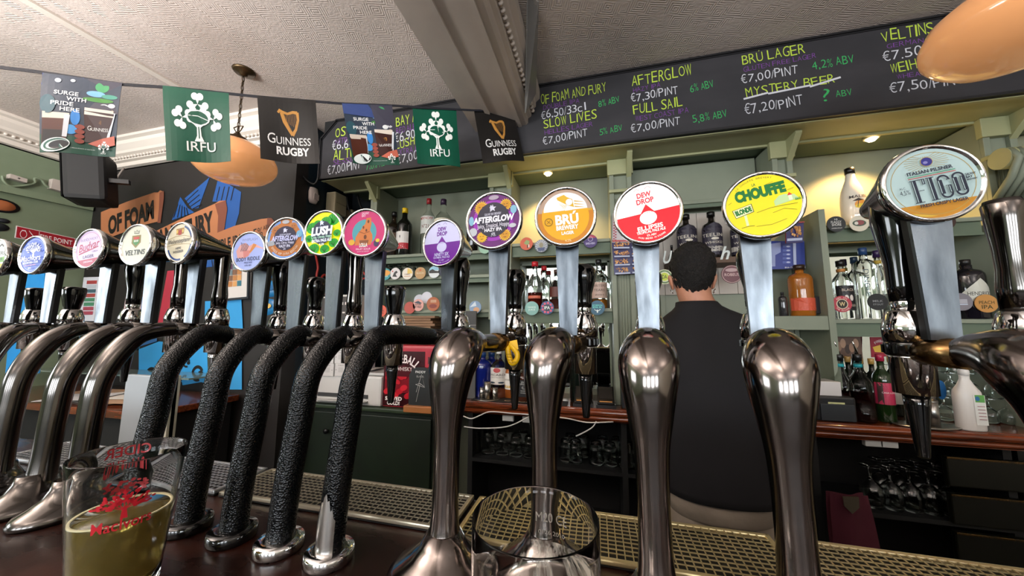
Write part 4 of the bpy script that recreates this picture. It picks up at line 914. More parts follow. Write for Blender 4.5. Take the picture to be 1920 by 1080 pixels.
def flag(c, art, label, ph):
    """c: top-left, top-right, bottom-right, bottom-left in the frame"""
    q = [onstr(*k) for k in c]; t = thing('flag', label, 'flag', (A0.x + sd.x * q[0][0], A0.y + sd.y * q[0][0], q[0][1]), 'flags on the bunting string')
    def f(u, v, h, side=1):
        a, b = u + .5, .5 - v
        x = (q[0][0] * (1 - a) + q[1][0] * a) * (1 - b) + (q[3][0] * (1 - a) + q[2][0] * a) * b
        z = (q[0][1] * (1 - a) + q[1][1] * a) * (1 - b) + (q[3][1] * (1 - a) + q[2][1] * a) * b
        w_ = .010 * math.sin(a * 5 + ph) * (b + .15) + .012 * math.sin(b * 3.4 + ph) * .6
        p2 = A0 + sd * x + sn_ * (w_ + h); return (p2.x, p2.y, z)
    m = MB(); N = 16; vs = []
    for hh in (0.0, -.0008):
        for j in range(N + 1):
            for i in range(N + 1): vs.append(f(i / N - .5, .5 - j / N, hh))
    o2 = (N + 1) ** 2; fs = [(j * (N + 1) + i, j * (N + 1) + i + 1, (j + 1) * (N + 1) + i + 1, (j + 1) * (N + 1) + i) for j in range(N) for i in range(N)]
    m.add(vs, fs + [tuple(o2 + k for k in g)[::-1] for g in fs], mt('#1c1c1c' if art is not flag_i else '#0a4f3b', .35), True)
    m.build('cloth', t)
    class G(PR):
        def rect(s, x0, y0, x1, y1, col, step=True):
            n = 12; h = s.up()
            vs = [s.fn(x0 + (x1 - x0) * i / n, y0 + (y1 - y0) * j / n, h) for j in range(n + 1) for i in range(n + 1)]
            return s.add(vs, [(j * (n + 1) + i, j * (n + 1) + i + 1, (j + 1) * (n + 1) + i + 1, (j + 1) * (n + 1) + i) for j in range(n) for i in range(n)], s.c(col))
    p = G(lambda u, v, h: f(u, v, h + .0008), .00012, rough=.3); art(p); p.build('printed_design', t)
flag(((82, 138), (230, 157), (212, 291), (75, 286)), flag_s, 'photographic flag of two stout pints, leftmost on the string', .5)
flag(((307, 163), (430, 177), (432, 301), (313, 302)), flag_i, 'green shamrock flag hanging in front of the left amber lamp', 1.4)
flag(((483, 181), (592, 190), (600, 308), (489, 298)), flag_g, 'black harp flag between the left amber lamp and the menu board', 2.2)
flag(((641, 194), (735, 198), (749, 312), (662, 306)), flag_s, 'photographic flag of two stout pints hanging over the left menu board', 3.1)
flag(((774, 202), (856, 205), (862, 315), (783, 306)), flag_i, 'green shamrock flag hanging over the left menu board', 4.0)
flag(((890, 207), (963, 208), (983, 302), (906, 306)), flag_g, 'smaller black harp flag at the end of the ceiling beam', 5.0)

# ------------------------------------------------------------------ mural wall and the left wall
def wallpoly(p, Y, pts, col):
    q = [P(x, y, Y=Y) for x, y in pts]; p.poly([(v.x, v.z) for v in q], col)
def walltext(p, Y, t, a, b, cap, col, bold=.02, shear=0.0):
    """letters between two places on the wall, cap = height in the frame"""
    A, B = P(a[0], a[1], Y=Y), P(b[0], b[1], Y=Y); c = P((a[0] + b[0]) / 2, (a[1] + b[1]) / 2 - cap, Y=Y); mid = (A + B) / 2
    rot = math.atan2(B.z - A.z, B.x - A.x); ch = c.z - mid.z; L = math.hypot(B.x - A.x, B.z - A.z)
    p.text(t, mid.x - math.sin(rot) * ch / 2, mid.z + math.cos(rot) * ch / 2, ch, col, width=L, bold=bold, shear=shear, rot=rot)
YMU = YM - .003
p = PR(planeY(YM - .002), .0002, rough=.55)
or_, or_d, bl, bl2 = '#b0714a', '#7a4432', '#1c4f92', '#2f8fc8'
for pts in (((322, 413), (338, 369), (352, 390), (364, 398)), ((346, 372), (393, 332), (372, 390), (360, 392)), ((398, 378), (408, 338), (428, 345), (452, 360), (448, 400), (436, 440), (418, 432), (424, 395), (414, 378)),
            ((340, 470), (372, 440), (392, 452), (398, 500), (350, 505)), ((395, 468), (432, 456), (438, 505), (402, 512))): wallpoly(p, YMU, pts, bl)
for a in range(5): A, B = P(346 + a * 5, 380 + a * 4, Y=YMU), P(372 + a * 2, 356 + a * 9, Y=YMU); p.stroke([(A.x, A.z), (B.x, B.z)], .008, '#14120f')
for a in range(4): A, B = P(412 + a * 9, 350, Y=YMU), P(406 + a * 9, 376, Y=YMU); p.stroke([(A.x, A.z), (B.x, B.z)], .008, '#14120f')
for a in range(5): A, B = P(334 + a * 4, 382 + a * 2, Y=YMU), P(326 + a * 7, 408, Y=YMU); p.stroke([(A.x, A.z), (B.x, B.z)], .007, '#14120f')
wallpoly(p, YMU, ((190, 398), (215, 388), (240, 378), (290, 361), (297, 361), (301, 357), (308, 360), (308, 372), (303, 400), (300, 415), (270, 422), (238, 434), (200, 448), (190, 430)), or_)
wallpoly(p, YMU, ((300, 362), (308, 358), (308, 372), (302, 418), (296, 418), (299, 390)), or_d)
wallpoly(p, YMU, ((296, 432), (350, 406), (404, 382), (412, 377), (424, 376), (427, 392), (420, 440), (400, 446), (350, 462), (300, 478), (292, 462)), or_)
wallpoly(p, YMU, ((404, 383), (424, 376), (427, 392), (420, 440), (408, 444), (410, 405)), or_d)
wallpoly(p, YMU, ((400, 440), (440, 424), (490, 411), (508, 409), (517, 418), (514, 438), (470, 452), (424, 472), (402, 474)), or_)
wallpoly(p, YMU, ((502, 409), (510, 409), (517, 418), (514, 438), (500, 442)), or_d)
walltext(p, YMU, 'OF FOAM', (204, 439), (290, 408), 31, '#17130f', .10); walltext(p, YMU, 'AND FURY', (296, 468), (402, 431), 34, '#17130f', .10)
walltext(p, YMU, 'DOUBLE IPA', (388, 474), (456, 456), 17, '#17130f', .07); walltext(p, YMU, '8.5', (464, 450), (484, 443), 15, '#17130f', .02); walltext(p, YMU, '%', (485, 444), (494, 441), 16, '#17130f', .0); walltext(p, YMU, 'ABV', (495, 432), (507, 428), 8, '#17130f', .01)
# lower blue wave with black scrolls
wallpoly(p, YMU, ((386, 565), (454, 562), (458, 640), (384, 640)), bl2)
wallpoly(p, YMU, ((262, 655), (300, 640), (455, 655), (455, 730), (262, 730)), bl2); wallpoly(p, YMU, ((262, 560), (290, 548), (296, 640), (262, 650)), '#2a5f96')
for (x, y, r) in ((285, 705, 16), (330, 720, 18), (372, 700, 15), (410, 725, 14), (352, 680, 9)):
    c = P(x, y, Y=YMU); k = (P(x + 1, y, Y=YMU) - c).x; p.ring(c.x, c.z, r * k * .45, r * k * .75, '#12100e', a0=.4, a1=5.2); p.ell(c.x + r * k * .4, c.z, r * k * .35, r * k * .28, '#12100e')
for pts in (((262, 700), (300, 690), (345, 722), (380, 716), (440, 738), (262, 738)),): wallpoly(p, YMU, pts, '#12100e')
o = p.build('wall_painting'); tag(o, 'painted mural of orange banners reading OF FOAM AND FURY on the black wall', 'mural', None)

def flat(name, label, cat, Y, pts, th, draw, border=None, group=None, edge='#2a2a2c', paper='#d8d6d0'):
    """a flat sheet or framed board standing at its real place on the wall; pts: TL, TR, BR, BL"""
    q = [P(x, y, Y=Y) for x, y in pts]; t = thing(name, label, cat, tuple(q[3]), group)
    def f(u, v, h): a, b = u, 1 - v; r = (q[0] * (1 - a) + q[1] * a) * (1 - b) + (q[3] * (1 - a) + q[2] * a) * b; return (r.x, r.y - h, r.z)
    MB().prism(q, (0, th, 0), mt(paper, .5)).build('sheet', t)
    if border:
        m = MB(); c = sum(q, Vector()) / 4
        for i in range(4):
            a, b = q[i], q[(i + 1) % 4]; ia, ib = a.lerp(c, border), b.lerp(c, border)
            m.prism([v + Vector((0, -.010, 0)) for v in (a, b, ib, ia)], (0, .010 + th, 0), mt(edge, .4))
        m.build('frame', t)
    p = PR(f, .0003, rough=.35); draw(p); p.build('print', t); return t
def d_frame(p):
    p.rect(.06, .06, .94, .94, '#c9c5c0'); cs = ['#7a5a48', '#3b6d7a', '#5a3a5c', '#b07848', '#8a4450', '#6a7a80', '#c8945c', '#46384c']
    for j in range(4):
        for i in range(4): p.rect(.28 + i * .125, .3 + j * .13, .28 + i * .125 + .115, .3 + j * .13 + .12, cs[(i * 3 + j * 5) % 8])
flat('framed_picture', 'dark framed picture of four small colour prints beside the orange banner', 'picture', YM - .02, ((404, 483), (470, 476), (468, 560), (400, 566)), .015, d_frame, .09, edge='#23282c')
def d_fire(p):
    p.rect(0, 0, 1, 1, '#a01e34'); p.poly([(0, 0), (.3, 0), (.55, .6), (1, .75), (1, 1), (0, 1)], '#b03448'); p.arc('FIREBALL', .55, .62, .22, 90, 95, .085, '#e8dcd8'); p.text('WHISKY', .56, .72, .03, '#e8dcd8', width=.14)
    p.poly([(.42, .38), (.5, .58), (.95, .64), (.98, .4), (.55, .34)], '#d8b83c'); p.text('#1 SHOT', .72, .52, .07, '#2a2418', width=.42, bold=.0); p.text('IN THE US', .72, .42, .04, '#2a2418', width=.3, bold=0)
    p.poly([(.3, .0), (.32, .34), (.38, .42), (.38, .52), (.44, .52), (.44, .42), (.52, .34), (.52, .0)], '#c89048'); p.rect(.34, .06, .50, .28, '#d8a860'); p.ell(.76, .2, .13, .09, '#d8d8e4'); p.text('€6', .76, .2, .05, '#2a2a40', bold=0)
flat('poster', 'red whiskey poster with a yellow starburst on the mural wall', 'poster', YM - .01, ((314, 508), (363, 504), (352, 606), (296, 606)), .003, d_fire, paper='#a01e34')
def d_chart(p):
    p.rect(0, 0, 1, 1, '#d4d8e0')
    for k, c in enumerate(('#a84040', '#b8c0c8', '#40606c', '#a84a44', '#4c8a6a', '#4c8a6a', '#a84a5c', '#a84a5c')): p.rect(.25, .84 - k * .1, .9, .92 - k * .1, c)
flat('notice', 'white notice sheet with red and green bars behind the silver taps', 'notice', YM - .01, ((157, 520), (186, 519), (176, 602), (146, 602)), .002, d_chart)
def d_pink(p): p.rect(0, 0, 1, 1, '#d2bcc0'); p.poly([(.2, .3), (.6, .9), (.95, .95), (.5, .2)], '#c8885c'); [p.rect(.05, .04 + k * .05, .3, .06 + k * .05, '#4a5a8c') for k in range(4)]
flat('notice', 'pinkish paper notice pinned behind the silver taps, left of the red poster', 'notice', YM - .01, ((242, 515), (270, 512), (262, 604), (228, 606)), .002, d_pink)
def d_list(p): p.rect(0, 0, 1, 1, '#c9d4e4'); [p.rect(.15, .9 - k * .07, .7, .905 - k * .07, '#6a7a98') for k in range(10)]
flat('notice', 'white list of small print on the blue board behind the leftmost taps', 'notice', 1.2, ((52, 542), (78, 546), (60, 640), (38, 640)), .002, d_list)
flat('notice_board', 'bright blue board behind the leftmost taps', 'board', 1.21, ((30, 500), (84, 506), (72, 700), (10, 700)), .006, lambda p: p.rect(0, 0, 1, 1, '#1f7fc0'), paper='#1f7fc0')

# left wall: fire point sign, trunking, junction boxes, decal
def P_wall(x, y): return P(x, y, X=XL + .004)
q = [P_wall(*k) for k in ((30, 423), (141, 447), (141, 466), (27, 446))]
t = thing('safety_sign', 'red fire point sign on the green left wall', 'sign', tuple(q[3]))
MB().prism(q, (.004, 0, 0), mt('#e6e0e0', .4)).build('plate', t)
def fq(u, v, h): a, b = u, 1 - v; r = (q[0] * (1 - a) + q[1] * a) * (1 - b) + (q[3] * (1 - a) + q[2] * a) * b; return (r.x + .0045 + h, r.y, r.z)
p = PR(fq, .0003, rough=.3); p.rect(.015, .05, .985, .95, '#a3202e'); p.text('FIRE POINT', .66, .48, .42, '#ece4e4', width=.56, bold=.03); p.rect(.36, .15, .37, .9, '#ece4e4')
p.ring(.12, .42, .28, .34, '#ece4e4', sx=.16); p.rect(.09, .68, .15, .76, '#ece4e4'); [p.stroke([(.2 + k * .02, .8 - k * .1), (.25 + k * .02, .5 - k * .1)], .012, '#ece4e4') for k in range(5)]
p.build('print', t)
t = thing('cable_trunking', 'sage painted cable trunking sloping along the left wall under the loudspeaker', 'trunking', tuple(P_wall(60, 360)))
a, b = P_wall(-40, 338), P_wall(172, 385)
MB().prism([a, b, b - Vector((0, 0, .05)), a - Vector((0, 0, .05))], (.03, 0, 0), mt('#74826a', .5)).build('duct', t)
m = MB(); pts = [P_wall(*k) + Vector((.02, 0, 0)) for k in ((2, 330), (4, 340), (20, 350), (60, 345), (62, 335), (75, 338), (88, 352), (130, 362), (175, 372), (182, 380), (170, 390))]; m.tube([q2 for q2 in [Vector(k) for k in smooth_path([tuple(v) for v in pts], 4)]], .008, mt('#74826a', .5), n=8); m.build('cable', t)
for k, (pts, lb) in enumerate(((((12, 327), (44, 337), (43, 344), (11, 335)), 'small white junction box on the left wall, nearer the left edge'), (((92, 336), (132, 346), (130, 366), (88, 354)), 'larger white junction box on the left wall touching the loudspeaker'))):
    q = [P_wall(*j) for j in pts]; t = thing('junction_box', lb, 'junction box', tuple(q[3]), 'white boxes on the left wall'); MB().prism(q, (.05, 0, 0), mt('#b4aaa2', .45)).build('case', t)
    c = (q[0] + q[2]) / 2; MB().lathe([(.006, 0), (.006, .002), (0, .0025)], mt('#55504c', .4), c + Vector((.05, 0, 0)), (1, 0, 0), n=8).build('screw', t)
q = [P_wall(*j) for j in ((-30, 372), (16, 376), (18, 392), (-30, 402))]
t = thing('wall_decal', 'orange and black cut-out decal on the green wall at the left edge', 'decal', tuple(q[3]))
for nm, dy, c in (('backing', .0, '#0e0d10'), ('motif', .004, '#a8623a')):
    m = MB(); cc = P_wall(2, 385); cc2 = P_wall(-4, 425)
    for ctr, rr in ((cc, .085), (cc2, .05), (P_wall(6, 414), .03)):
        r_ = rr * (1 if nm == 'backing' else .75); m.lathe([(r_, dy), (r_ * .98, dy + .003), (0, dy + .003)], mt(c if not (nm == 'motif' and rr < .06) else '#1a2026', .5), ctr, (1, 0, 0), n=20, sx=.6)
    m.build(nm, t)
# loudspeaker
c = P(172, 336, Y=1.50)
t = thing('loudspeaker', 'black loudspeaker hung in the corner under the cornice', 'loudspeaker', tuple(c)); M4 = Matrix.Translation(c) @ Matrix.Rotation(-.75, 4, 'Z') @ Matrix.Rotation(.12, 4, 'X')
MB().obox(M4, .24, .20, .36, mt('#070708', .6), .03).build('cabinet', t)
MB().obox(M4 @ Matrix.Translation((0, -.103, .0)), .215, .008, .335, mt('#0b0b0c', .9, spec=.2, bump=('voronoi', 260, .6, .001)), .003).build('grille', t)
MB().obox(M4 @ Matrix.Translation((-.02, -.108, -.13)), .035, .003, .012, mt('#d8dadc', .3), .001).build('badge', t)
MB().obox(M4 @ Matrix.Translation((.05, .14, -.02)), .04, .12, .03, black).build('bracket', t)
m = MB(); m.tube([P(x, y, Y=YM - .03) for x, y in ((232, 315), (222, 330), (214, 342), (212, 362), (206, 376))], .007, mt('#8a8078', .5), n=8); m.build('cable', t)

# navy side return: sensor, boxes (its face looks towards +X)
XS = -2.045
def PS(x, y, dx=0.0): q = P(x, y, X=XS); return q + Vector((dx, 0, 0))
t = thing('motion_sensor', 'white alarm motion sensor on the navy side wall', 'sensor', tuple(PS(585, 367)))
c = PS(585, 367); m = MB(); m.lathe([(.0, -.062), (.030, -.058), (.042, -.035), (.044, .02), (.036, .055), (.0, .064)], mt('#cbbfba', .4), c + Vector((.012, 0, 0)), n=20, sx=.55, sy=.9); m.build('housing', t)
MB().obox(Matrix.Translation(c + Vector((.036, .005, -.012))), .006, .045, .045, mt('#a89c98', .5), .002).build('sensor_window', t)
for (x, y, hh, ww, lb, col) in ((622, 385, .17, .13, 'cream flat box hung high on the navy side wall', '#a29a80'), (655, 415, .15, .16, 'wider cream box on the navy side wall above the pink badge', '#a0957c')):
    c = PS(x, y); t = thing('wall_box', lb, 'box', tuple(c), 'cream boxes on the navy wall')
    MB().box((c.x + .001, c.y - ww / 2, c.z - hh / 2), (c.x + .09, c.y + ww / 2, c.z + hh / 2), mt(col, .5), .012).build('case', t); MB().box((c.x + .0905, c.y - ww / 2 + .012, c.z - .002), (c.x + .0915, c.y + ww / 2 - .012, c.z + .001), mt('#6a6454', .5)).build('seam', t)
# red and black cables in the recess
t = thing('cable_bundle', 'tangled red and black cables in the navy recess behind the green and pink badges', 'cables', tuple(P(640, 520, Y=2.2)))
RD = mt('#a8322a', .4)
for k, pts in enumerate((((590, 470), (596, 500), (594, 520), (606, 545), (618, 562)), ((655, 500), (662, 520), (668, 512), (675, 505), (690, 520), (700, 522)), ((598, 530), (608, 515), (618, 530), (628, 545), (638, 552)), ((655, 560), (662, 538), (672, 528), (685, 522), (702, 530)), ((656, 500), (668, 512), (664, 540), (650, 560)))):
    MB().tube([Vector(q) for q in smooth_path([tuple(P(x, y, X=-2.03) if k in (0, 2) else P(x, y, Y=2.30)) for x, y in pts], 6)], .008, RD, n=8).build('red_cable', t)
for k, pts in enumerate((((650, 370), (655, 395), (668, 410), (672, 440)), ((670, 365), (678, 390), (690, 400), (694, 420)), ((560, 320), (575, 338), (590, 345), (597, 332)))):
    MB().tube([Vector(q) for q in smooth_path([tuple(P(x, y, Y=2.2 if k < 2 else 1.9)) for x, y in pts], 5)], .007, black, n=8).build('black_cable', t)

# hanging packets
def packets(name, label, cat, c0, n, w_, h_, col, col2, Y, slope=0.0, group=None):
    t = thing(name, label, cat, tuple(P(c0[0], c0[1], Y=Y)), group)
    for k in range(n):
        c = P(c0[0] + slope * k, c0[1] + 34 * k, Y=Y) if name != 'nut_card' else None
        m = MB(); N = 8; vs = []
        for j in range(N + 1):
            for i in range(N + 1):
                u, v = i / N - .5, j / N - .5; b = (1 - (2 * u) ** 2) * (1 - (2 * v) ** 4); vs.append((c.x + u * w_, Y - .035 * max(b, 0) + .004 * math.sin(9 * u + 7 * v + k), c.z + v * h_))
        fs = [(j * (N + 1) + i, j * (N + 1) + i + 1, (j + 1) * (N + 1) + i + 1, (j + 1) * (N + 1) + i) for j in range(N) for i in range(N)]
        m.add(vs, fs, mt(col, .2, bump=('noise', 50, .6, .004)), True); o = m.build('packet', t)
        p = PR(lambda u, v, h: (c.x + u * w_, Y - .036 - h, c.z + v * h_), .001, rough=.3); p.ell(0, .05, .22, .14, '#c8a85c' if k % 2 == 0 else '#1c5a8c'); p.build('print', o)
    return t
packets('crisp_packets', 'strip of blue crisp packets hanging left of the pale grey cartons', 'crisp packets', (520, 508), 3, .20, .14, '#1f6a9c', '#c8a85c', 1.86, -6)

# ------------------------------------------------------------------ left recess below the sensor: cartons, printer, fridge
def carton(label, x0, y0, x1, y1, Y, dep, col, draw=None, name='carton', cat='carton', group='cartons in the left recess', side=True):
    a, b = P(x0, y1, Y=Y), P(x1, y0, Y=Y); t = thing(name, label, cat, (a.x, Y, a.z), group)
    MB().box((a.x, Y, a.z), (b.x, Y + dep, b.z), mt(col, .6), .003).build('box', t)
    if draw:
        W, H = b.x - a.x, b.z - a.z; p = PR(lambda u, v, h: (a.x + u * W, Y - .0005 - h, a.z + v * H), .0003, rough=.5); draw(p, W / H); p.build('print', t)
    return t
carton('grey topped carton with a small white label between the orange and green badges', 572, 556, 622, 640, 2.0, .2, '#c9c5be', lambda p, a: (p.rect(.02, .55, .98, .97, '#3a3632'), p.rect(.05, .1, .5, .52, '#d8d4d0'), p.text('AQUA', .28, .42, .07, '#7a2a2a', width=.3), [p.rect(.1, .3 - k * .07, .44, .31 - k * .07, '#8a8680') for k in range(3)]))
carton('dark fronted carton with white handles behind the pink badge paddle', 627, 552, 672, 640, 2.0, .2, '#c9c5be', lambda p, a: (p.rect(.03, .1, .97, .96, '#3c3734'), [p.rect(.1 + k * .3, .78, .32 + k * .3, .84, '#c4beb8') for k in range(3)], [p.rect(.3 + k * .35, .6, .42 + k * .35, .63, '#c4beb8') for k in range(2)]))
k = 0
for j in range(3):
    for i in range(3):
        carton(('left', 'middle', 'right')[i] + ' white drawer box in the ' + ('top', 'middle', 'bottom')[j] + ' row seen under the black tap arms', 602 + i * 25, 634 + j * 24, 626 + i * 25, 657 + j * 24, 2.02, .16, '#c4c2c0',
               lambda p, a: (p.rect(.3, .3, .7, .7, '#b4b2b0'), [p.ell(x, .5, .03, .04, '#5a5856') for x in (.12, .88)], p.text('TINY', .5, .85, .09, '#55534f', width=.5, bold=0)), name='drawer_box', cat='box', group='white drawer boxes in the left recess')
# cabinet under them
XG0, XG1 = P(380, 760, Y=2.0).x, P(815, 770, Y=2.0).x; ZG = P(700, 765, Y=2.0).z
t = thing('green_cabinet', 'dark green painted cabinet with one knob under the printer', 'cabinet', (XG1 - .5, 2.0, 0))
dg = mt('#132013', .5, vary=('#0c140c', 5, .4, .7))
MB().box((-2.035, 2.03, 0), (XG1, YW - .03, ZG - .025), dg).build('body', t); MB().box((-2.04, 2.0, ZG - .025), (XG1 + .012, YW - .03, ZG), mt('#2c3a28', .4), .006).build('cabinet_top', t)
d1 = MB().box((XG1 - .60, 2.012, .08), (XG1 - .03, 2.029, ZG - .05), dg, .006).build('door', t); d2 = MB().box((-2.02, 2.012, .08), (XG1 - .63, 2.029, ZG - .05), dg, .006).build('door', t)
c = P(612, 808, Y=2.0); MB().lathe([(.008, 0), (.008, .01), (.017, .016), (.016, .026), (0, .029)], black, (c.x, 2.012, c.z), (0, -1, 0), n=16).build('knob', d2)
# printer
a, b = P(592, 748, Y=2.03), P(716, 704, Y=2.03)
t = thing('printer', 'white desktop printer on the green cabinet left of the red fridge', 'printer', (a.x, 2.03, ZG))
wp = mt('#c6c6c4', .35)
MB().box((a.x, 2.03, ZG + .002), (b.x, 2.33, b.z - .01), wp, .015).build('body', t); MB().box((a.x - .01, 2.05, b.z - .008), (b.x + .008, 2.33, b.z + .012), mt('#b4b4b2', .3), .01).build('lid', t)
MB().box((a.x + .02, 2.022, ZG + .05), (b.x - .10, 2.035, ZG + .075), mt('#3a3b3d', .4)).build('paper_slot', t); MB().box((a.x + .02, 1.98, ZG + .03), (b.x - .10, 2.06, ZG + .035), mt('#bcbcba', .4)).build('paper_tray', t)
m = MB()
for kx, (x, y, r_) in enumerate(((628, 695, .1), (650, 690, -.2), (680, 697, .05))): c = P(x, y, Y=2.12); m.obox(Matrix.Translation((c.x, 2.15, b.z + .018 + kx * .004)) @ Matrix.Rotation(r_, 4, 'Z'), .20, .14, .003, mt(('#d4d2cc', '#8a6a48', '#c9c8c4')[kx], .6))
o = m.build('loose_papers'); tag(o, 'loose papers and an envelope lying on the white printer', 'papers'); o['kind'] = 'stuff'
# small red fridge
a, b = P(716, 749, Y=2.04), P(818, 648, Y=2.04)
t = thing('mini_fridge', 'red countertop mini fridge with dark lettered door on the green cabinet', 'fridge', (a.x, 2.04, ZG)); Hf = b.z - ZG
rd = mt('#a62433', .35); MB().box((a.x, 2.04, ZG + .001), (b.x, 2.34, b.z), rd, .02).build('cabinet_body', t)
W = b.x - a.x
p = PR(lambda u, v, h: (a.x + u * W, 2.0385 - h, ZG + v * Hf), .0004, rough=.25, coat=.5); p.rect(.02, .03, .80, .90, '#380c12'); p.poly([(.05, .2), (.78, .28), (.78, .5), (.4, .62), (.05, .56)], '#7c1420')
for k in range(9): p.ell(.1 + .08 * k, .26 + .07 * math.sin(k * 2.1), .07, .045, '#b01a28' if k % 2 else '#c42432', rot=.3)
for k in range(6): p.ell(.12 + .06 * k, .46 + .05 * math.sin(k * 1.7), .06, .035, '#b81e2c', rot=-.4)
p.poly([(.2, .5), (.62, .5), (.58, .62), (.42, .68), (.24, .62)], '#4a0e16')
p.arc('FIREBALL', .42, .42, .36, 92, 104, .13, '#e4d8d4', bold=.05); p.text('WHISKY', .42, .62, .06, '#d8c8c4', width=.32, bold=.01); p.text('SERVED', .24, .15, .055, '#ece8e4', width=.32, bold=.07); p.text('COLD!', .24, .08, .055, '#ece8e4', width=.24, bold=.07)
p.build('door_print', t)
m = MB(); [m.box((a.x + W * (.86 + .05 * (k % 2)), 2.036, ZG + Hf * (.55 + .16 * (k // 2))), (a.x + W * (.885 + .05 * (k % 2)), 2.041, ZG + Hf * (.66 + .16 * (k // 2))), mt('#3a0a10', .5)) for k in range(4)]; m.build('vent', t)
c = P(740, 661, Y=2.02); p = PR(lambda u, v, h: (c.x + u, 2.03 - h, c.z + v), .0004); star(p, 0, 0, .05, '#e8561c', n=9, ir=.8); p.text('€5.50', 0, -.005, .014, '#6a1a10', width=.06, bold=0); o = p.build('price_star', t)
# slate easel
a, b = P(762, 768, Y=1.97), P(812, 690, Y=1.97)
t = thing('slate_easel', 'small black slate with rounded shoulders in a wooden foot before the fridge', 'slate', (a.x, 1.97, ZG))
m = MB(); Ws = b.x - a.x; zt = b.z
m.prism([(a.x + .01, 1.975, ZG + .04), (b.x - .01, 1.975, ZG + .04), (b.x - .008, 1.975, zt - .05), (b.x - .03, 1.975, zt - .01), (b.x - .06, 1.975, zt), (a.x + .06, 1.975, zt), (a.x + .03, 1.975, zt - .01), (a.x + .008, 1.975, zt - .05)], (0, .012, 0), mt('#191d1e', .6)); m.build('slate', t)
MB().box((a.x - .012, 1.95, ZG + .001), (b.x + .006, 2.02, ZG + .042), mt('#9c6436', .45), .006).build('foot', t)
p = PR(lambda u, v, h: (a.x + u * Ws, 1.9745 - h, ZG + .04 + v * (zt - ZG - .04)), .0004, rough=.8); p.text('PADDY', .5, .88, .06, '#d8d8d4', width=.4, bold=.02); p.stroke([(.35, .35), (.55, .82), (.68, .48), (.32, .55), (.5, .58), (.66, .5)], .012, '#b8b8b4'); p.stroke([(.5, .56), (.36, .1)], .012, '#b8b8b4'); p.text('BAR', .5, .76, .05, '#8a8a86', width=.3, bold=0); p.build('chalk_drawing', t)
# planks stack on the left shelf
t = thing('plank_stack', 'stack of thin pale wooden boards on the third shelf behind the black tap handle', 'wood stack', tuple(P(780, 612, Y=2.1)))
for k in range(7):
    a, b = P(718 + 3 * (k % 2), 640 - 5 * k, Y=2.1), P(815 - 4 * (k % 3), 635 - 5 * k, Y=2.1)
    MB().box((a.x, 2.1, CZ + .045 - .018 * (7 - k) + .018), (b.x, 2.3, CZ + .045 - .018 * (7 - k) + .034), mt('#8f6c4c', .6, vary=('#70523a', (4, 40, 60), .35, .7)), .002).build('board', t)
t = thing('chalk_sign', 'small grey chalk sign leaning beside the purple droplet badge paddle', 'chalk sign', tuple(P(860, 640, Y=2.08)))
a, b = P(836, 655, Y=2.08), P(893, 583, Y=2.08); a.z = CT + .0005; MB().box((a.x, 2.08, a.z), (b.x, 2.095, b.z), mt('#4b4c4c', .7), .003).build('slate', t)
p = PR(lambda u, v, h: (a.x + u * (b.x - a.x), 2.079 - h, b.z - .21 + v * .21), .0004, rough=.8); p.text('WITHOUT', .5, .4, .1, '#b8b8b4', width=.8, bold=0); p.text('MEET', .5, .18, .09, '#b8b8b4', width=.5, bold=0); p.rect(.0, .55, 1, .56, '#b8b8b4'); p.ring(.3, .75, .08, .1, '#b8b8b4'); p.build('chalk_writing', t)
# left counter return with papers
t = thing('side_counter', 'dark wooden side counter along the mural wall with papers', 'counter', (-3.0, 1.6, CT))
MB().box((-4.15, 1.30, CT - .04), (-2.35, YM - .03, CT), maho, .006).build('worktop', t); MB().box((-4.15, 1.36, 0), (-2.40, YM - .04, CT - .041), blackmat).build('base', t)
MB().box((-4.15, 1.60, CT + .12), (-2.50, YM - .03, CT + .13), mt('#9db0a4', .1, trans=.6)).build('glass_shelf', t)
m = MB(); r_ = random.Random(3)
for k in range(9): m.obox(Matrix.Translation((-2.9 + r_.uniform(-.35, .3), 1.48 + r_.uniform(-.08, .08), CT + .004 + k * .003)) @ Matrix.Rotation(r_.uniform(-.6, .6), 4, 'Z'), .3, .21, .002, mt(('#c9c4ba', '#a8886c', '#b8b8b8')[k % 3], .6))
o = m.build('paper_pile'); tag(o, 'heap of loose papers on the wooden side counter left of the black columns', 'papers'); o['kind'] = 'stuff'
# pale upright panel behind the silver necks
t = thing('upright_panel', 'pale grey upright partition panel between silver necks and black columns', 'panel', (-1.35, .80, 0))
a, b = P(232, 740, Y=.95), P(322, 740, Y=.95); MB().box((a.x, .95, 0), (b.x, .97, P(270, 704, Y=.95).z), mt('#8d9499', .45), .004).build('board', t); MB().box((b.x - .012, .945, 0), (b.x, .975, P(270, 704, Y=.95).z + .004), mt('#b4b4a4', .45), .002).build('edge_strip', t)
t = thing('call_button', 'small red and white plastic call point fixed beside the black columns', 'button', tuple(P(535, 720, Y=2.0)))
a, b = P(528, 737, Y=1.99), P(541, 703, Y=1.99); MB().box((a.x, 1.98, a.z), (b.x, 2.0, b.z), mt('#b02a34', .4), .003).build('case', t); MB().box((a.x + .01, 1.976, a.z + .01), (b.x - .01, 1.981, a.z + .07), mt('#d8d0c8', .4), .002).build('lever', t)

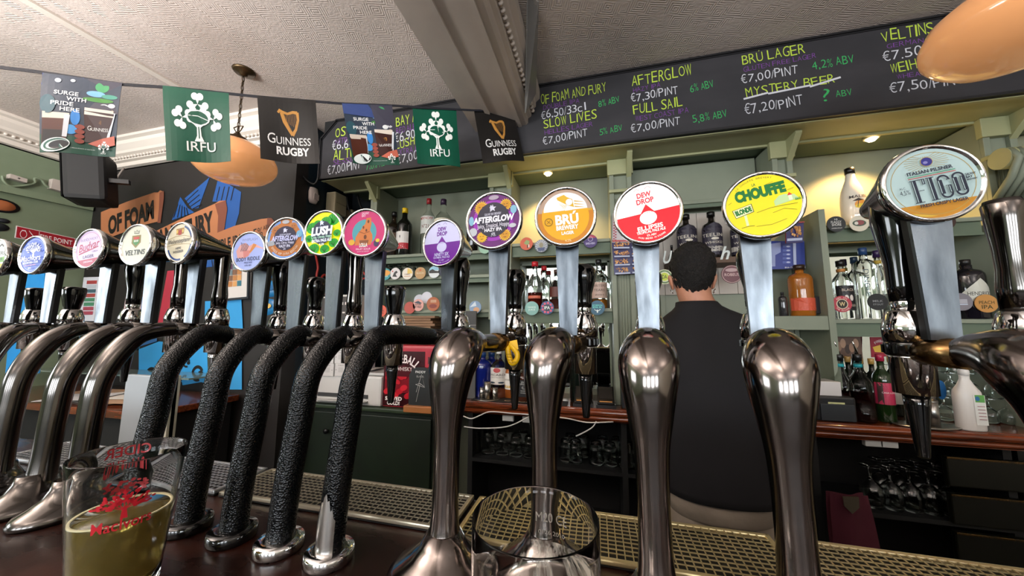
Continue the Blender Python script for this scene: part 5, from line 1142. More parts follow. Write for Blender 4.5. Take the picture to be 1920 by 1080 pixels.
# ------------------------------------------------------------------ bottles
PROF = {'round': [(0, .0), (.92, .0), (1, .02), (1, .56), (.97, .62), (.80, .69), (.50, .745), (.34, .78), (.30, .82), (.30, .90)],
        'long': [(0, .0), (.92, .0), (1, .02), (1, .48), (.96, .55), (.70, .64), (.42, .72), (.34, .78), (.32, .90)],
        'wine': [(0, .0), (.95, .0), (1, .015), (1, .60), (.95, .66), (.70, .72), (.42, .77), (.36, .80), (.34, .90)],
        'fat': [(0, .0), (.94, .0), (1, .02), (1, .60), (.98, .66), (.86, .72), (.50, .76), (.32, .79), (.30, .82), (.28, .90)],
        'squat': [(0, .0), (.96, .0), (1, .02), (1, .70), (.96, .75), (.80, .80), (.40, .83), (.36, .85), (.36, .90)],
        'milk': [(0, .0), (.93, .0), (1, .03), (1.0, .42), (.96, .52), (.84, .62), (.62, .72), (.44, .80), (.38, .86), (.36, .90)]}
def bottle(label, x, zb_, yt, wpx, Y, gcol, cap, style='round', liquid=None, lab=None, group=None, opaque=False, power=None, ring=None, pourer=False, capk=1.0):
    """x: centre in the frame, zb_: height of the surface it stands on, yt: top in the frame, wpx: body width in the frame"""
    q = P(x, yt, Y=Y); r = abs(P(x + wpx / 2, yt, Y=Y).x - P(x - wpx / 2, yt, Y=Y).x) / 2; H = q.z - zb_
    c = Vector((q.x, Y, zb_ + .0005)); t = thing('bottle', label, 'bottle', tuple(c), group); pf = [(a * r, b * H) for a, b in PROF[style]]
    gm = mt(gcol, .06, coat=.4) if opaque else mt(gcol, .02, trans=1.0, ior=1.25)
    MB().lathe(pf, gm, c, n=24, power=power).build('glass_body', t)
    rn = pf[-1][0] * 1.12 * capk
    MB().lathe([(rn, .0), (rn, H * .098), (rn * .9, H * .103)], mt(cap, .3), c + Vector((0, 0, H * .895)), n=16).build('cap', t)
    if liquid:
        lc, fr = liquid; MB().lathe([(0, .004), (r * .90, .004), (r * .93, .01), (r * .93, H * fr)], mt(lc, .05, trans=.55, ior=1.33), c, n=20, power=power).build('liquid', t)
    if ring: MB().lathe([(rn * .98, 0), (rn * 1.0, H * .05)], mt(ring, .4), c + Vector((0, 0, H * .80)), n=16).build('neck_band', t)
    if pourer:
        MB().tube([c + Vector((0, 0, H)), c + Vector((0, 0, H + .02)), c + Vector((-.012, -.008, H + .045)), c + Vector((-.02, -.014, H + .065))], [.008, .006, .004, .003], chrome_c, n=10).build('pourer', t)
    if lab:      # (z0, z1, half angle width fraction, colour, [(text, v, cap, colour, width)], extra)
        z0, z1, wf_, col, txt = lab[:5]; rr = r * (1.012 if power is None else .84)
        W = wf_ * PI * rr; fn0 = cyl_map(c.x, c.y, rr, 0, -PI / 2)
        if power: fn0 = lambda u, v, h: (c.x + u, c.y - r * 1.01 - h, v); W = wf_ * 1.7 * r
        fn = lambda u, v, h: fn0(u * W, c.z + H * (z0 + (z1 - z0) * v), h + .0006)
        p = PR(fn, .0003, rough=.45, curved=True)
        if col: p.rect(-.5, 0, .5, 1, col)
        if len(lab) > 5: lab[5](p)
        for (s_, v, cp, cc, wd) in txt: p.text(s_, 0, v, cp, cc, width=wd, bold=.01)
        p.build('label', t)
    return t
CLR = '#f4f8f6'
z1_ = CZ + .5155
GL = 'bottles on the top shelf of the left alcove'
bottle('dark whiskey bottle with black cap half hidden by the pink badge', 740, z1_, 398, 26, 2.24, '#1a120c', '#0c0c0c', 'round', group=GL, opaque=True, lab=(.3, .5, .7, '#4a3420', []))
bottle('black wine bottle with yellow capsule and white and red label', 760, z1_, 391, 25, 2.22, '#0d0f0c', '#d8b41c', 'wine', group=GL, opaque=True, lab=(.12, .48, .7, '#d8d2cc', [('I', .7, .14, '#1a1a1a', .05)], lambda p: p.rect(-.5, .0, .5, .35, '#b02430')))
bottle('clear vodka bottle with red cap and red banner label', 805, z1_, 373, 25, 2.24, CLR, '#8e1c24', 'round', group=GL, lab=(.36, .66, .8, '#c2c4be', [('SMIRNOFF', .86, .14, '#9a2a24', .8), ('N°21', .4, .2, '#6a2a24', .4)]))
bottle('clear gin bottle with dark purple cap and cream label', 832, z1_, 374, 30, 2.26, CLR, '#33203c', 'round', group=GL, lab=(.36, .62, .8, '#cfc8b4', [("GORDON'S", .5, .26, '#3a3224', .8)], lambda p: p.rect(-.5, -.2, .5, .0, '#c07a3c')))
bottle('small dark bottle shoulder showing between the purple badges', 886, z1_, 404, 20, 2.24, '#15100c', '#0c0c0c', 'round', group=GL, opaque=True)
# mirror alcove, lower shelf
GM = 'bottles on the lower shelf of the mirror alcove'; zm = S3 + .0005
bottle('amber liqueur bottle with red cap, front one of the pair', 1003, zm, 491, 27, 2.22, CLR, '#b4242c', 'long', liquid=('#7a1c0e', .34), group=GM, lab=(.18, .60, .75, None, [('SOUTHERN', .88, .12, '#2c2420', .8), ('COMFORT', .68, .12, '#2c2420', .8), ('', .3, .1, '#fff', .3)], lambda p: (p.rect(-.4, .08, .4, .22, '#c86a50'))), capk=1.25)
bottle('second red capped bottle standing behind the amber liqueur bottle', 1020, zm, 499, 24, 2.30, CLR, '#b4242c', 'long', liquid=('#b87a30', .12), group=GM, capk=1.2)
bottle('clear bottle at the left end behind the chrome tap barrel', 972, zm, 505, 26, 2.26, CLR, '#2a2a2a', 'long', group=GM)
bottle('clear bottle with dark label behind the amber badge paddle', 1043, zm, 506, 26, 2.26, CLR, '#3a2418', 'long', liquid=('#6a2412', .25), group=GM, lab=(.3, .55, .7, '#5a2a22', []))
bottle('clear bottle with orange red label right of the amber badge paddle', 1088, zm, 507, 28, 2.24, CLR, '#141414', 'round', group=GM, lab=(.1, .38, .8, '#b8482c', []))
bottle('tall clear whiskey bottle with black cap and beige label', 1122, zm, 487, 29, 2.22, CLR, '#141414', 'round', liquid=('#b8772c', .18), group=GM, lab=(.2, .52, .85, '#b59c8e', [("WRITERS'", .78, .15, '#4a3a34', .7), ('TEARS', .5, .15, '#4a3a34', .5), ('IRISH', .2, .09, '#4a3a34', .4)]), capk=1.15)
bottle('black capped bottle behind the beige labelled whiskey bottle', 1131, zm, 497, 26, 2.32, CLR, '#141414', 'round', group=GM)
# counter under the mirror alcove
GC = 'bottles on the back counter below the mirror alcove'; zc = CT + .0005
bottle('cobalt blue gin bottle with vertical white lettering', 905, zc, 660, 32, 2.16, '#101c66', '#1a3a6c', 'squat', group=GC, opaque=True, capk=1.0)
bt = bpy.data.objects[-1] if False else None
q = P(905, 700, Y=2.15); p = PR(lambda u, v, h: (q.x - .012 + v, 2.150 - h, q.z - u), .0004); p.text('DINGLE', .03, 0, .028, '#c4d0ec', width=.13, bold=.0); o = p.build('gin_lettering'); tag(o, 'white vertical lettering on the cobalt blue gin bottle', 'lettering')
bottle('second blue bottle behind the cobalt gin bottle', 922, zc, 660, 30, 2.28, '#16226a', '#1a3a6c', 'squat', group=GC, opaque=True)
bottle('clear rum bottle with red roundel label', 936, zc, 654, 30, 2.17, CLR, '#d8d8d4', 'round', group=GC, liquid=('#c8704c', .2), lab=(.28, .62, .85, '#cfcac2', [('BACARDI', .58, .12, '#2a2a28', .8), ('CARTA BLANCA', .42, .05, '#6a6a64', .6)], lambda p: (p.ell(0, .85, .16, .14, '#b04444'), p.ell(-.2, .12, .14, .05, '#2a3a4a'), p.ell(.2, .12, .14, .05, '#2a3a4a'))))
bottle('amber whiskey bottle with white and gold label', 960, zc, 668, 28, 2.18, '#8a4a1c', '#c9a04c', 'round', group=GC, opaque=True, lab=(.22, .6, .9, '#d4d0c8', [('WHISKEY', .6, .12, '#55503c', .7)], lambda p: p.rect(-.5, .1, .5, .25, '#c09a3c')))
bottle('clear bottle with gold and red neck and pourer, left of the pair', 974, zc, 652, 26, 2.22, CLR, '#141210', 'long', group=GC, liquid=('#8a3a14', .5), ring='#b8602c', pourer=True)
bottle('clear bottle with gold and red neck and pourer, right of the pair', 988, zc, 652, 26, 2.33, CLR, '#141210', 'long', group=GC, liquid=('#8a3a14', .5), ring='#b8602c', pourer=True)
bottle('square whiskey bottle with black label right beside the swan neck', 985, zc, 690, 26, 2.10, '#3a1c10', '#0c0c0c', 'squat', group=GC, opaque=True, power=.45, lab=(.16, .66, .95, '#17191a', [('JACK', .88, .10, '#b8b8b4', .5), ("DANIEL'S", .76, .10, '#b8b8b4', .8), ('No.7', .55, .08, '#b8b8b4', .3), ('TENNESSEE', .36, .06, '#b8b8b4', .6), ('WHISKEY', .24, .06, '#b8b8b4', .6)], lambda p: p.ring(0, .55, .16, .18, '#b8b8b4', sy=.6)))
bottle('dark green sparkling wine bottle behind the tap right of the second swan neck', 1087, zc, 610, 42, 2.18, '#0e1410', '#0c0c0e', 'wine', group=GC, opaque=True)
# whiskies behind the barman
GW = 'dark whiskey bottles on the narrow brown shelf'; zw = CZ + .4055
for k, (x, lb) in enumerate(((1285, 'dark whiskey bottle above the left side of the barman\'s head'), (1332, 'dark whiskey bottle directly above the barman\'s head'), (1385, 'dark whiskey bottle right of the barman, label and base in full view'))):
    bottle(lb, x, zw, (403, 398, 404)[k], 37, 2.27, '#17120f', '#0c0b0a', 'fat', group=GW, opaque=True,
           lab=(.06, .62, .92, '#2c2836', [('TEELING', .74, .12, '#c9c2b4', .9), ('WHISKEY', .46, .09, '#b9b2a4', .7)], lambda p: (p.rect(-.5, .12, .5, .32, '#a9a49c'), p.ell(0, .6, .13, .05, '#c9c2b4'), p.poly([(-.5, 1), (.5, 1), (0, 1.2)], '#2c2836'))), capk=1.3)
bottle('small dark bottle left of the barman beside the white script letter', 1259, CZ + .3, 460, 14, 2.27, '#17120f', '#0c0b0a', 'round', opaque=True, group=GW)
t = thing('script_letters', 'white wooden script letters on the brown shelf around the barman\'s head', 'letters', tuple(P(1250, 490, Y=2.22)))
for ch, x, y in (('U', 1252, 482), ('h', 1359, 474)):
    q = P(x, y, Y=2.20); p = PR(lambda u, v, h: (q.x + u, 2.20 - h, q.z + v), .001); p.text(ch, 0, 0, .075, '#c4ccc8', width=.055, bold=.04, shear=.35); p.build('letter', t)
# right alcove
GR2 = 'bottles on the upper shelf of the right alcove'; zu = CZ + .5485
bottle('white coconut rum bottle with black cap and palm sunset label', 1592, zu, 316, 44, 2.24, '#e6dccc', '#0f0d0c', 'milk', group=GR2, opaque=True, lab=(.14, .52, .8, None, [('MALIBU', .86, .12, '#3a3230', .62), ('CARIBBEAN RUM', .12, .04, '#6a625c', .4)], lambda p: (p.ell(.02, .52, .2, .18, '#e89a3c'), p.ell(.02, .44, .19, .1, '#e8c83c'), p.stroke([(-.1, .4), (-.06, .7)], .02, '#2a201c'), p.poly([(-.24, .68), (-.06, .78), (.12, .7), (-.04, .66)], '#3a2c24'))))
bottle('clear bottle with dark cap half hidden behind the large pale blue badge', 1838, zu, 296, 40, 2.22, '#f2e4c8', '#2a1a1c', 'round', group=GR2, lab=(.2, .56, .85, '#d8c8a8', [('GLADE', .7, .14, '#3a3028', .7), ('WHITE ALE', .1, .09, '#2c4a70', .6)]), capk=1.2)
GB = 'bottles on the lower shelf of the right alcove'; zl = CZ + .0355
bottle('clear whiskey bottle with arched black label and cork', 1574, zl, 489, 36, 2.20, CLR, '#17130f', 'round', group=GB, lab=(.14, .56, .75, '#1d1b1e', [('BLACK', .82, .1, '#c8b8a8', .5), ('MARKER', .2, .08, '#c8b8a8', .6)], lambda p: (p.ell(-.1, .5, .08, .12, '#d8d0c8'), p.ell(.1, .5, .08, .12, '#d8d0c8'))), ring='#b87a3c', capk=1.3)
bottle('clear gin bottle with navy cap, second from the left of the gin row', 1600, zl, 482, 34, 2.27, CLR, '#1c3248', 'fat', group=GB, capk=1.25)
bottle('tall clear gin bottle with navy cap and vertical lettering', 1616, zl, 465, 38, 2.21, CLR, '#24406a', 'squat', group=GB, capk=1.0, lab=(.3, .7, .3, None, []))
q = P(1622, 530, Y=2.165); p = PR(lambda u, v, h: (q.x + v, 2.150 - h, q.z - u), .0004); p.text('DINGLE', 0, 0, .022, '#3c4c54', width=.14, bold=.0); o = p.build('gin_lettering'); tag(o, 'dark vertical lettering on the tall clear gin bottle', 'lettering')
bottle('clear bottle with purple and gold cap beside the tap handle', 1642, zl, 470, 34, 2.28, CLR, '#33204a', 'round', group=GB, ring='#b89a3c', capk=1.2)
bottle('clear bottle with small square label right of the black tap handle', 1716, zl, 478, 32, 2.24, CLR, '#8a5a30', 'fat', group=GB, lab=(.2, .5, .6, '#b8b0a4', []))
bottle('stout black gin bottle with white lozenge label', 1808, zl, 487, 56, 2.20, '#16141a', '#1c1a1a', 'squat', group=GB, opaque=True, lab=(.16, .66, .8, None, [("HENDRICK'S", .5, .12, '#3a3630', .62), ('GIN', .34, .06, '#3a3630', .2)], lambda p: p.poly([(-.45, .5), (0, .0), (.45, .5), (0, 1.0)], '#c4c4b8')), capk=.8)
bottle('slim bright blue bottle with copper stopper', 1843, zl, 491, 18, 2.25, '#0f6cb0', '#8a4a34', 'wine', group=GB, opaque=True, capk=1.3)
bottle('wide turquoise blue bottle behind the chrome lever handle', 1868, zl, 502, 28, 2.22, '#107cb8', '#107cb8', 'squat', group=GB, opaque=True)
# box shelf
zx = CZ + .0525
bottle('broad amber bourbon bottle with orange label on the small box shelf', 1497, zx, 497, 44, 2.20, '#9a5a1c', '#2c1c12', 'squat', liquid=None, group=None, opaque=True, lab=(.1, .34, .9, '#c8543a', []), capk=1.2)
bottle('little dark glass jar beside the amber bourbon bottle', 1466, zx, 548, 16, 2.20, '#2a2a2c', '#1a1a1c', 'squat', group=None, opaque=True)
t = carton('small black box right of the amber bourbon bottle', 1521, 556, 1539, 588, 2.18, .06, '#17161c', None, name='small_box', cat='box', group=None)
# counter right: teal necked pair, wines
GT = 'bottles at the right end of the back counter'
for k, x in enumerate((1572, 1606)):
    bottle(('left', 'right')[k] + ' one of two clear spirit bottles with teal necks and steel pourers', x, zc, 664, 42 + 2 * k, 2.10 + .03 * (1 - k), CLR, '#141414', 'long', liquid=('#260b0b', .45), group=GT, ring='#1f8c94', pourer=True)
for k, (x, yt, cc, lb) in enumerate(((1632, 672, '#b8934c', 'gold capsule'), (1668, 668, '#b08a48', 'gold capsule, right of the red labelled bottle'), (1588, 668, '#b08c50', 'gold capsule between the teal necks'), (1612, 672, '#b08c50', 'gold capsule just right of the teal necks'))):
    bottle('dark green wine bottle with ' + lb, x, zc, yt, 26, 2.26 + .015 * k, '#10180f', cc, 'wine', group=GT, opaque=True, lab=(.2, .5, .8, '#c9c4b8', []) if k == 1 else None, capk=1.1)
bottle('green wine bottle with crimson capsule and crimson label', 1648, zc, 664, 34, 2.12, '#182a10', '#a02440', 'wine', group=GT, opaque=True, lab=(.26, .58, .9, '#b02c4c', [('CASA LUNA', .55, .07, '#e8d4d4', .5)], lambda p: p.poly([(-.4, 0), (-.2, 0), (-.2, 1), (-.4, 1)], '#3c2a26')), capk=1.15)

# ------------------------------------------------------------------ round beer clips hung along the shelf edges
def clip(label, x, y, r, col, art=None, Y=2.135, group='round beer clips along the shelf edges'):
    q = P(x, y, Y=Y); t = thing('beer_clip', label, 'beer clip', tuple(q), group)
    MB().lathe([(r, 0), (r, .004), (0, .004)], mt(col, .4), (q.x, Y, q.z), (0, 1, 0), n=28).build('disc', t)
    p = PR(lambda u, v, h: (q.x + u * r, Y - .0003 - h, q.z + v * r), .0003, rough=.35); p.ell(0, 0, .97, .97, col)
    if art: art(p)
    p.build('print', t); return t
def lines(col, *rows): return lambda p: [p.text(s_, 0, v, cp, col, width=wd, bold=.02) for s_, v, cp, wd in rows]
RC = .043
clip('orange beer clip with a green figure left of the amber badge paddle', 987, 457, RC, '#c4502c', lambda p: (p.poly([(-.4, .1), (0, .6), (.5, .4), (.4, -.1), (0, -.2)], '#8a9c5c'), p.rect(.1, -.7, .25, -.2, '#2a2018'), p.rect(.32, -.6, .46, -.15, '#e8dcd0')))
clip('grey blue beer clip with radiating rays under the amber badge', 1015, 461, RC, '#7c8494', lambda p: ([p.poly([(0, 0), (.9 * math.cos(a), .9 * math.sin(a)), (.9 * math.cos(a + .16), .9 * math.sin(a + .16))], '#c4c4bc') for a in [k * .39 for k in range(16)]], p.ell(0, .1, .3, .4, '#8a8468'), p.poly([(-.6, -.3), (.6, -.3), (.4, -.8), (-.4, -.8)], '#3c4a70')))
clip('purple beer clip with red top right of the amber badge', 1107, 452, RC, '#3a2468', lambda p: (p.ell(0, 0, .95, .95, '#a8344c', a0=.5, a1=PI - .5), p.text('BARE-HERO', 0, -.35, .3, '#c8c0e0', width=1.3), p.ring(0, .3, .3, .36, '#b8b0d0')))
clip('pale green beer clip partly behind the sun faced badge', 909, 464, RC, '#8db49a', lines('#5c8a70', ('ALE', 0, .3, .8)))
clip('blue and orange beer clip under the white and purple badge', 870, 500, RC, '#c9a070', lambda p: (p.ell(0, -.3, .8, .4, '#5c8ca8'), p.ell(0, .5, .5, .3, '#d8b050')))
YL = 2.135
clip('teal and orange beer clip at the left end of the second shelf', 723, 514, RC, '#2c8a90', lambda p: (p.ell(0, .2, .9, .5, '#d8963c'), p.text('PALE', 0, -.4, .2, '#d8e8e4', width=.9)))
clip('white beer clip with a black sketched figure', 741, 513, RC, '#cfc9c6', lambda p: (p.poly([(-.5, -.5), (-.2, .2), (.2, .5), (.5, .2), (.1, -.1), (.4, -.6)], '#2a2826'), p.ell(-.5, .4, .12, .12, '#b83c30')))
clip('white beer clip with a yellow quarter', 764, 513, RC, '#d8d0c0', lambda p: (p.poly([(0, .0), (.95, 0), (.7, .65), (0, .95)], '#d8b860'), p.text('SUMMER', 0, -.1, .2, '#7a5a3c', width=1.1), p.rect(-.6, -.5, .6, -.42, '#b8703c')))
clip('tan beer clip with pale lettering', 788, 512, RC, '#b08a58', lambda p: (p.ell(0, .5, .2, .2, '#b4582c'), p.text('BLANCHE', 0, 0, .26, '#d8c8a8', width=1.3)))
clip('beer clip with black hill, white foot and blue sky', 814, 510, RC, '#d0d4d4', lambda p: (p.ell(0, 0, .96, .96, '#8ab8cc', a0=.3, a1=PI - .3), p.poly([(-.9, .2), (-.3, .5), (.2, .2), (.9, .1), (.9, -.2), (-.9, -.2)], '#2a2826')))
clip('dark navy beer clip half behind the purple badge paddle', 832, 507, RC, '#1d2438')
clip('orange red beer clip with dark lettering on the left of the third shelf', 715, 583, RC, '#d0502c', lines('#5a1a14', ('RED', .45, .26, .6), ('RIVER', .05, .28, 1.0), ('PALE ALE', -.35, .24, 1.0)))
clip('pink beer clip reading SOUR behind the black tap knob', 784, 572, RC, '#d49a8e', lambda p: (p.poly([(-.8, .4), (0, .7), (.7, .3), (.2, .2)], '#3c4450'), p.text('SOUR', 0, .1, .28, '#26242c', width=1.1, bold=.05), p.text('BY WILD', 0, -.3, .28, '#26242c', width=1.2, bold=.05)))
clip('copper red beer clip right of the pink one', 812, 570, RC * 1.15, '#a4582c', lambda p: (p.rect(-.4, .2, .5, .6, '#b88c6c'), p.ell(0, -.3, .6, .3, '#7a2c1c')))
clip('small red beer clip mostly hidden by the black tap knob', 768, 577, RC, '#a83c28')
clip('blank white beer clip propped behind the copper red one', 800, 558, RC, '#c8c8d0', Y=2.20); clip('blank white beer clip behind the pink one', 786, 563, RC, '#c0c0c8', Y=2.21)
clip('blue and white beer clip between the tap paddles at the lower shelf', 891, 576, RC, '#7c96b4', lambda p: (p.poly([(-.9, 0), (0, .9), (.2, .2)], '#c8d4dc'), p.ell(.2, -.4, .5, .4, '#c89870')))
clip('silver grey beer clip at the left end below the red capped bottles', 968, 578, RC, '#8ea0a4', lambda p: (p.text('A', 0, .0, .5, '#d8e0e0', width=.6), p.rect(-.5, -.6, .5, -.5, '#5a6a70')))
clip('pale teal beer clip below the red capped bottles', 997, 578, RC * 1.05, '#7fb0a6', lines('#d0e4dc', ('YANKEE', .15, .24, 1.2), ('JUICE', -.2, .24, 1.0)))
clip('bright blue beer clip reading IPA', 1026, 577, RC, '#1c4c80', lambda p: ([p.ell(.7 * math.cos(a), .7 * math.sin(a), .18, .18, ('#c8506c', '#3c8cc8')[int(a * 3) % 2]) for a in [k * .7 for k in range(9)]], p.ell(0, 0, .55, .5, '#18283c'), p.text('IPA', 0, 0, .45, '#d8dcd8', width=.85, bold=.04)))
clip('slate grey beer clip with a pale leaf', 1093, 577, RC, '#5c6068', lambda p: (p.poly([(-.6, .2), (0, .8), (.1, .3)], '#c8b080'), p.text('BEAVER', .1, -.1, .2, '#d0d0cc', width=1.2)))
clip('dark teal beer clip below the beige labelled whiskey bottle', 1120, 577, RC * 1.05, '#12506a', lambda p: (p.text('SCORPION', 0, .32, .24, '#5cc8b8', width=1.3, bold=.03), p.text('BOWL IPA', 0, .04, .22, '#5cc8b8', width=1.2, bold=.03), p.stroke([(-.4, -.2), (-.2, -.4), (0, -.3), (.2, -.4), (.4, -.2)], .08, '#d8e8e4'), p.ell(0, -.5, .1, .2, '#d8e8e4')))
clip('cream and green oval beer clip left of the barman\'s ear', 1246, 519, RC * 1.05, '#d8dcb8', lambda p: (p.ring(0, 0, .7, .9, '#5a7a4c'), p.ell(0, 0, .5, .55, '#c8d83c'), p.text('DA', 0, 0, .5, '#3c4a24', width=.6, bold=.03)), Y=2.18)
clip('burgundy beer clip right of the barman\'s head', 1372, 514, RC * 1.25, '#5a242c', lambda p: (p.ring(0, 0, .88, .93, '#b89c94'), p.text('ROBEUS', 0, -.05, .3, '#c8a8a4', width=1.4), p.ell(0, .45, .6, .2, '#a88c8c')), Y=2.17)
clip('black beer clip below the white rum bottle', 1568, 420, RC, '#23282a', lines('#d0d0cc', ('HI', .6, .22, .3), ('FLAGGY', .25, .3, 1.1), ('SHORE', -.1, .3, 1.0), ('OYSTER STOUT', -.55, .14, 1.1)))
clip('cream oval beer clip with a mussel sketch right of the black one', 1611, 419, RC, '#d4ccb8', lambda p: (p.ell(0, .05, .7, .4, '#4a5a4c'), p.ell(.1, .1, .4, .3, '#8a4a4c'), p.ell(-.3, .05, .2, .2, '#d8d4c8')))
clip('dark brown beer clip under the large pale blue badge', 1772, 415, RC, '#3a2420', lines('#b8a890', ('DARK', 0, .3, 1.0)))
clip('black and cream ringed beer clip at the far right of the upper shelf', 1908, 400, RC, '#1a1c18', lambda p: (p.ring(0, .1, .3, .5, '#c8ccb0'),))
clip('red ringed beer clip with a cream letter W', 1579, 570, RC, '#b03444', lambda p: (p.ell(0, 0, .6, .62, '#c8bca4'), p.ell(0, 0, .5, .52, '#2a201c'), p.text('W', 0, 0, .5, '#d8c08c', width=.6, bold=.03), p.arc('RED IPA', 0, 0, .78, 90, 90, .2, '#e0c8c0'), p.arc('THE ELKANE', 0, 0, .78, 270, 110, .18, '#e0c8c0', flip=True)))
clip('black beer clip beside the black tap handle on the right', 1646, 566, RC, '#1a1c20', lines('#8a8c90', ('MILK', .1, .25, 1.0), ('STOUT', -.3, .2, 1.0)))
clip('smoky grey beer clip in front of the black gin bottle', 1803, 566, RC, '#7c7880', lambda p: (p.rect(-.5, -.2, .5, .3, '#a8a8b0'), p.rect(-.5, -.35, .5, -.25, '#c0ccdc')))
clip('orange beer clip reading PEACH IPA', 1850, 569, RC * 1.02, '#c08a4a', lines('#3c3a1c', ('PEACH', .12, .34, 1.3), ('IPA', -.38, .42, .95)))
# row of empty clip backs under the shelf edges, seen against the mirrors
# ------------------------------------------------------------------ glassware
def lathe_glass(name, label, c, prof, group, mat=thin, inv=False, scale=1.0, extra=None, n=20):
    t = thing(name, label, 'glass', tuple(c), group); H = max(z for r, z in prof)
    pf = [(r * scale, (H - z if inv else z) * scale) for r, z in prof]
    m = MB(); vs_ = pf; m.lathe(pf, mat, c, n=n); m.build('bowl', t); return t
MUG = [(.0, .006), (.028, .006), (.030, .0), (.034, .01), (.036, .05), (.042, .11), (.0425, .125), (.0405, .125), (.039, .11), (.033, .05), (.031, .014), (.0, .014)]
STEM = [(0, .0), (.034, .0), (.034, .003), (.006, .008), (.0045, .02), (.0045, .05), (.012, .058), (.034, .085), (.040, .115), (.036, .15), (.031, .168), (.0295, .168), (.034, .15), (.038, .115), (.032, .088), (.008, .062), (0, .060)]
STEIN = [(0, .004), (.026, .004), (.028, 0), (.029, .01), (.028, .03), (.031, .05), (.028, .07), (.030, .09), (.028, .09), (.026, .07), (.028, .05), (.025, .03), (.026, .012), (0, .012)]
k = 0
r_ = random.Random(5)
def row(prof, name, lab, xs, Y, z, group, scale=1.0, inv=True, first=[None]):
    base = None
    for i, x in enumerate(xs):
        c = P(x, 600, Y=Y); c = Vector((c.x, Y, z))
        ORD = ('first', 'second', 'third', 'fourth', 'fifth', 'sixth', 'seventh', 'eighth', 'ninth'); lb = lab if len(xs) == 1 else ORD[i] + ' from the left, ' + lab
        if base is None: base = lathe_glass(name, lb, c, prof, group, inv=inv, scale=scale); b0 = c
        else: dup(base, c - b0, lb)
row(MUG, 'pint_glass', 'upturned pint, front row, left bay under the counter', (893, 918, 943, 968, 993, 1058, 1075, 1112, 1137), 2.16, .5805, 'pint glasses under the back counter', 1.0)
row(MUG, 'pint_glass', 'upturned pint, rear row, left bay under the counter', (905, 930, 955, 980, 1066, 1090, 1124, 1150), 2.27, .5805, 'rear pint glasses under the back counter', 1.0)
row(MUG, 'pint_glass', 'upturned pint in the narrow bay left of the barman', (1166, 1186), 2.16, .5805, 'pint glasses in the bay left of the barman', 1.1)
row(STEM, 'stem_glass', 'upturned stemmed glass, front row, bay beneath the right counter', (1600, 1634, 1668, 1702, 1736), 2.13, .5205, 'stemmed glasses in the right bay', 1.15)
row(STEM, 'stem_glass', 'upturned stemmed glass, rear row, bay beneath the right counter', (1618, 1650, 1684, 1716), 2.24, .5205, 'rear stemmed glasses in the right bay', 1.15)
row(STEIN, 'small_glass', 'small upturned glass of the lower layer, second shelf', (724, 740, 756, 770), 2.22, S2L + .0005, 'small glasses on the second shelf', 1.0)
row(STEIN, 'small_glass', 'small upturned glass of the upper layer, second shelf', (726, 745, 762), 2.26, S2L + .091, 'stacked small glasses on the second shelf', .8)
row(STEIN, 'water_jug', 'little glass jug left of the black tap knob', (731,), 2.2, CZ + .1055, None, 1.25, False)
BIG = [(0, .0), (.036, .0), (.036, .004), (.007, .01), (.006, .05), (.014, .06), (.042, .09), (.047, .12), (.043, .15), (.040, .165), (.038, .165), (.041, .15), (.045, .12), (.040, .092), (.010, .064), (0, .062)]
for j in range(3):
    row(BIG, 'gin_goblet', 'upturned goblet, %s layer before the right mirror' % ('lowest', 'middle', 'top')[j], [(1748, 1782, 1828, 1862, 1896), (1765, 1800, 1845, 1880), (1748, 1783, 1828, 1863, 1897)][j], 2.22 + .02 * j, CT + .0005 + .118 * j, ('lowest', 'middle', 'top')[j] + ' layer of goblets on the right counter', .70)

# counter top objects --------------------------------------------------------------------------
def jigger(label, x, yt, wpx, Y, z=CT):
    q = P(x, yt, Y=Y); r = abs(P(x + wpx / 2, yt, Y=Y).x - q.x); t = thing('spirit_measure', label, 'measure', (q.x, Y, z), 'steel spirit measures')
    MB().lathe([(r, 0), (r, q.z - z), (r * .93, q.z - z), (r * .93, .004), (0, .004)], steel, (q.x, Y, z + .0065), n=20).build('cup', t)
    MB().lathe([(r * 1.02, 0), (r * 1.05, .003), (r * 1.02, .006)], steel, (q.x, Y, q.z - .004), n=20).build('rim', t)
t = thing('round_tray', 'round steel tray under the measures at the left end of the back counter', 'tray', tuple(P(914, 750, Y=2.09))); c = P(914, 700, Y=2.09)
MB().lathe([(.075, 0), (.078, .003), (.074, .006), (0, .006)], steel, (c.x, 2.09, CT + .0005), n=32).build('dish', t); MB().lathe([(.078, .003), (.082, .006), (.078, .009)], steel, (c.x, 2.09, CT), n=32).build('rim', t)
jigger('shorter steel measure at the left of the round tray', 904, 728, 9, 2.09); jigger('tallest steel measure in the middle of the round tray', 914, 718, 12, 2.08); jigger('shorter steel measure at the right of the round tray', 928, 729, 10, 2.09)
t = thing('oval_tray', 'oval steel tray under the measures beside the white spray bottle', 'tray', tuple(P(1735, 800, Y=2.08))); c = P(1722, 700, Y=2.06)
MB().lathe([(.085, 0), (.088, .003), (.084, .006), (0, .006)], steel, (c.x, 2.06, CT + .0005), n=32, sx=1.35, sy=.7).build('dish', t); MB().lathe([(.088, .003), (.092, .006), (.088, .009)], steel, (c.x, 2.06, CT), n=32, sx=1.35, sy=.7).build('rim', t)
jigger('steel measure under the black tap spout on the right', 1707, 748, 22, 2.06); jigger('steel measure nearest the white spray bottle', 1745, 752, 22, 2.05); jigger('dull steel measure standing behind the other two on the oval tray', 1738, 742, 26, 2.10)
t = thing('bar_mat', 'black rubber bar mat with pale lettering under the bottles', 'bar mat', (-.42, 2.1, CT)); a, b = P(885, 700, Y=2.04).x, P(1062, 700, Y=2.04).x
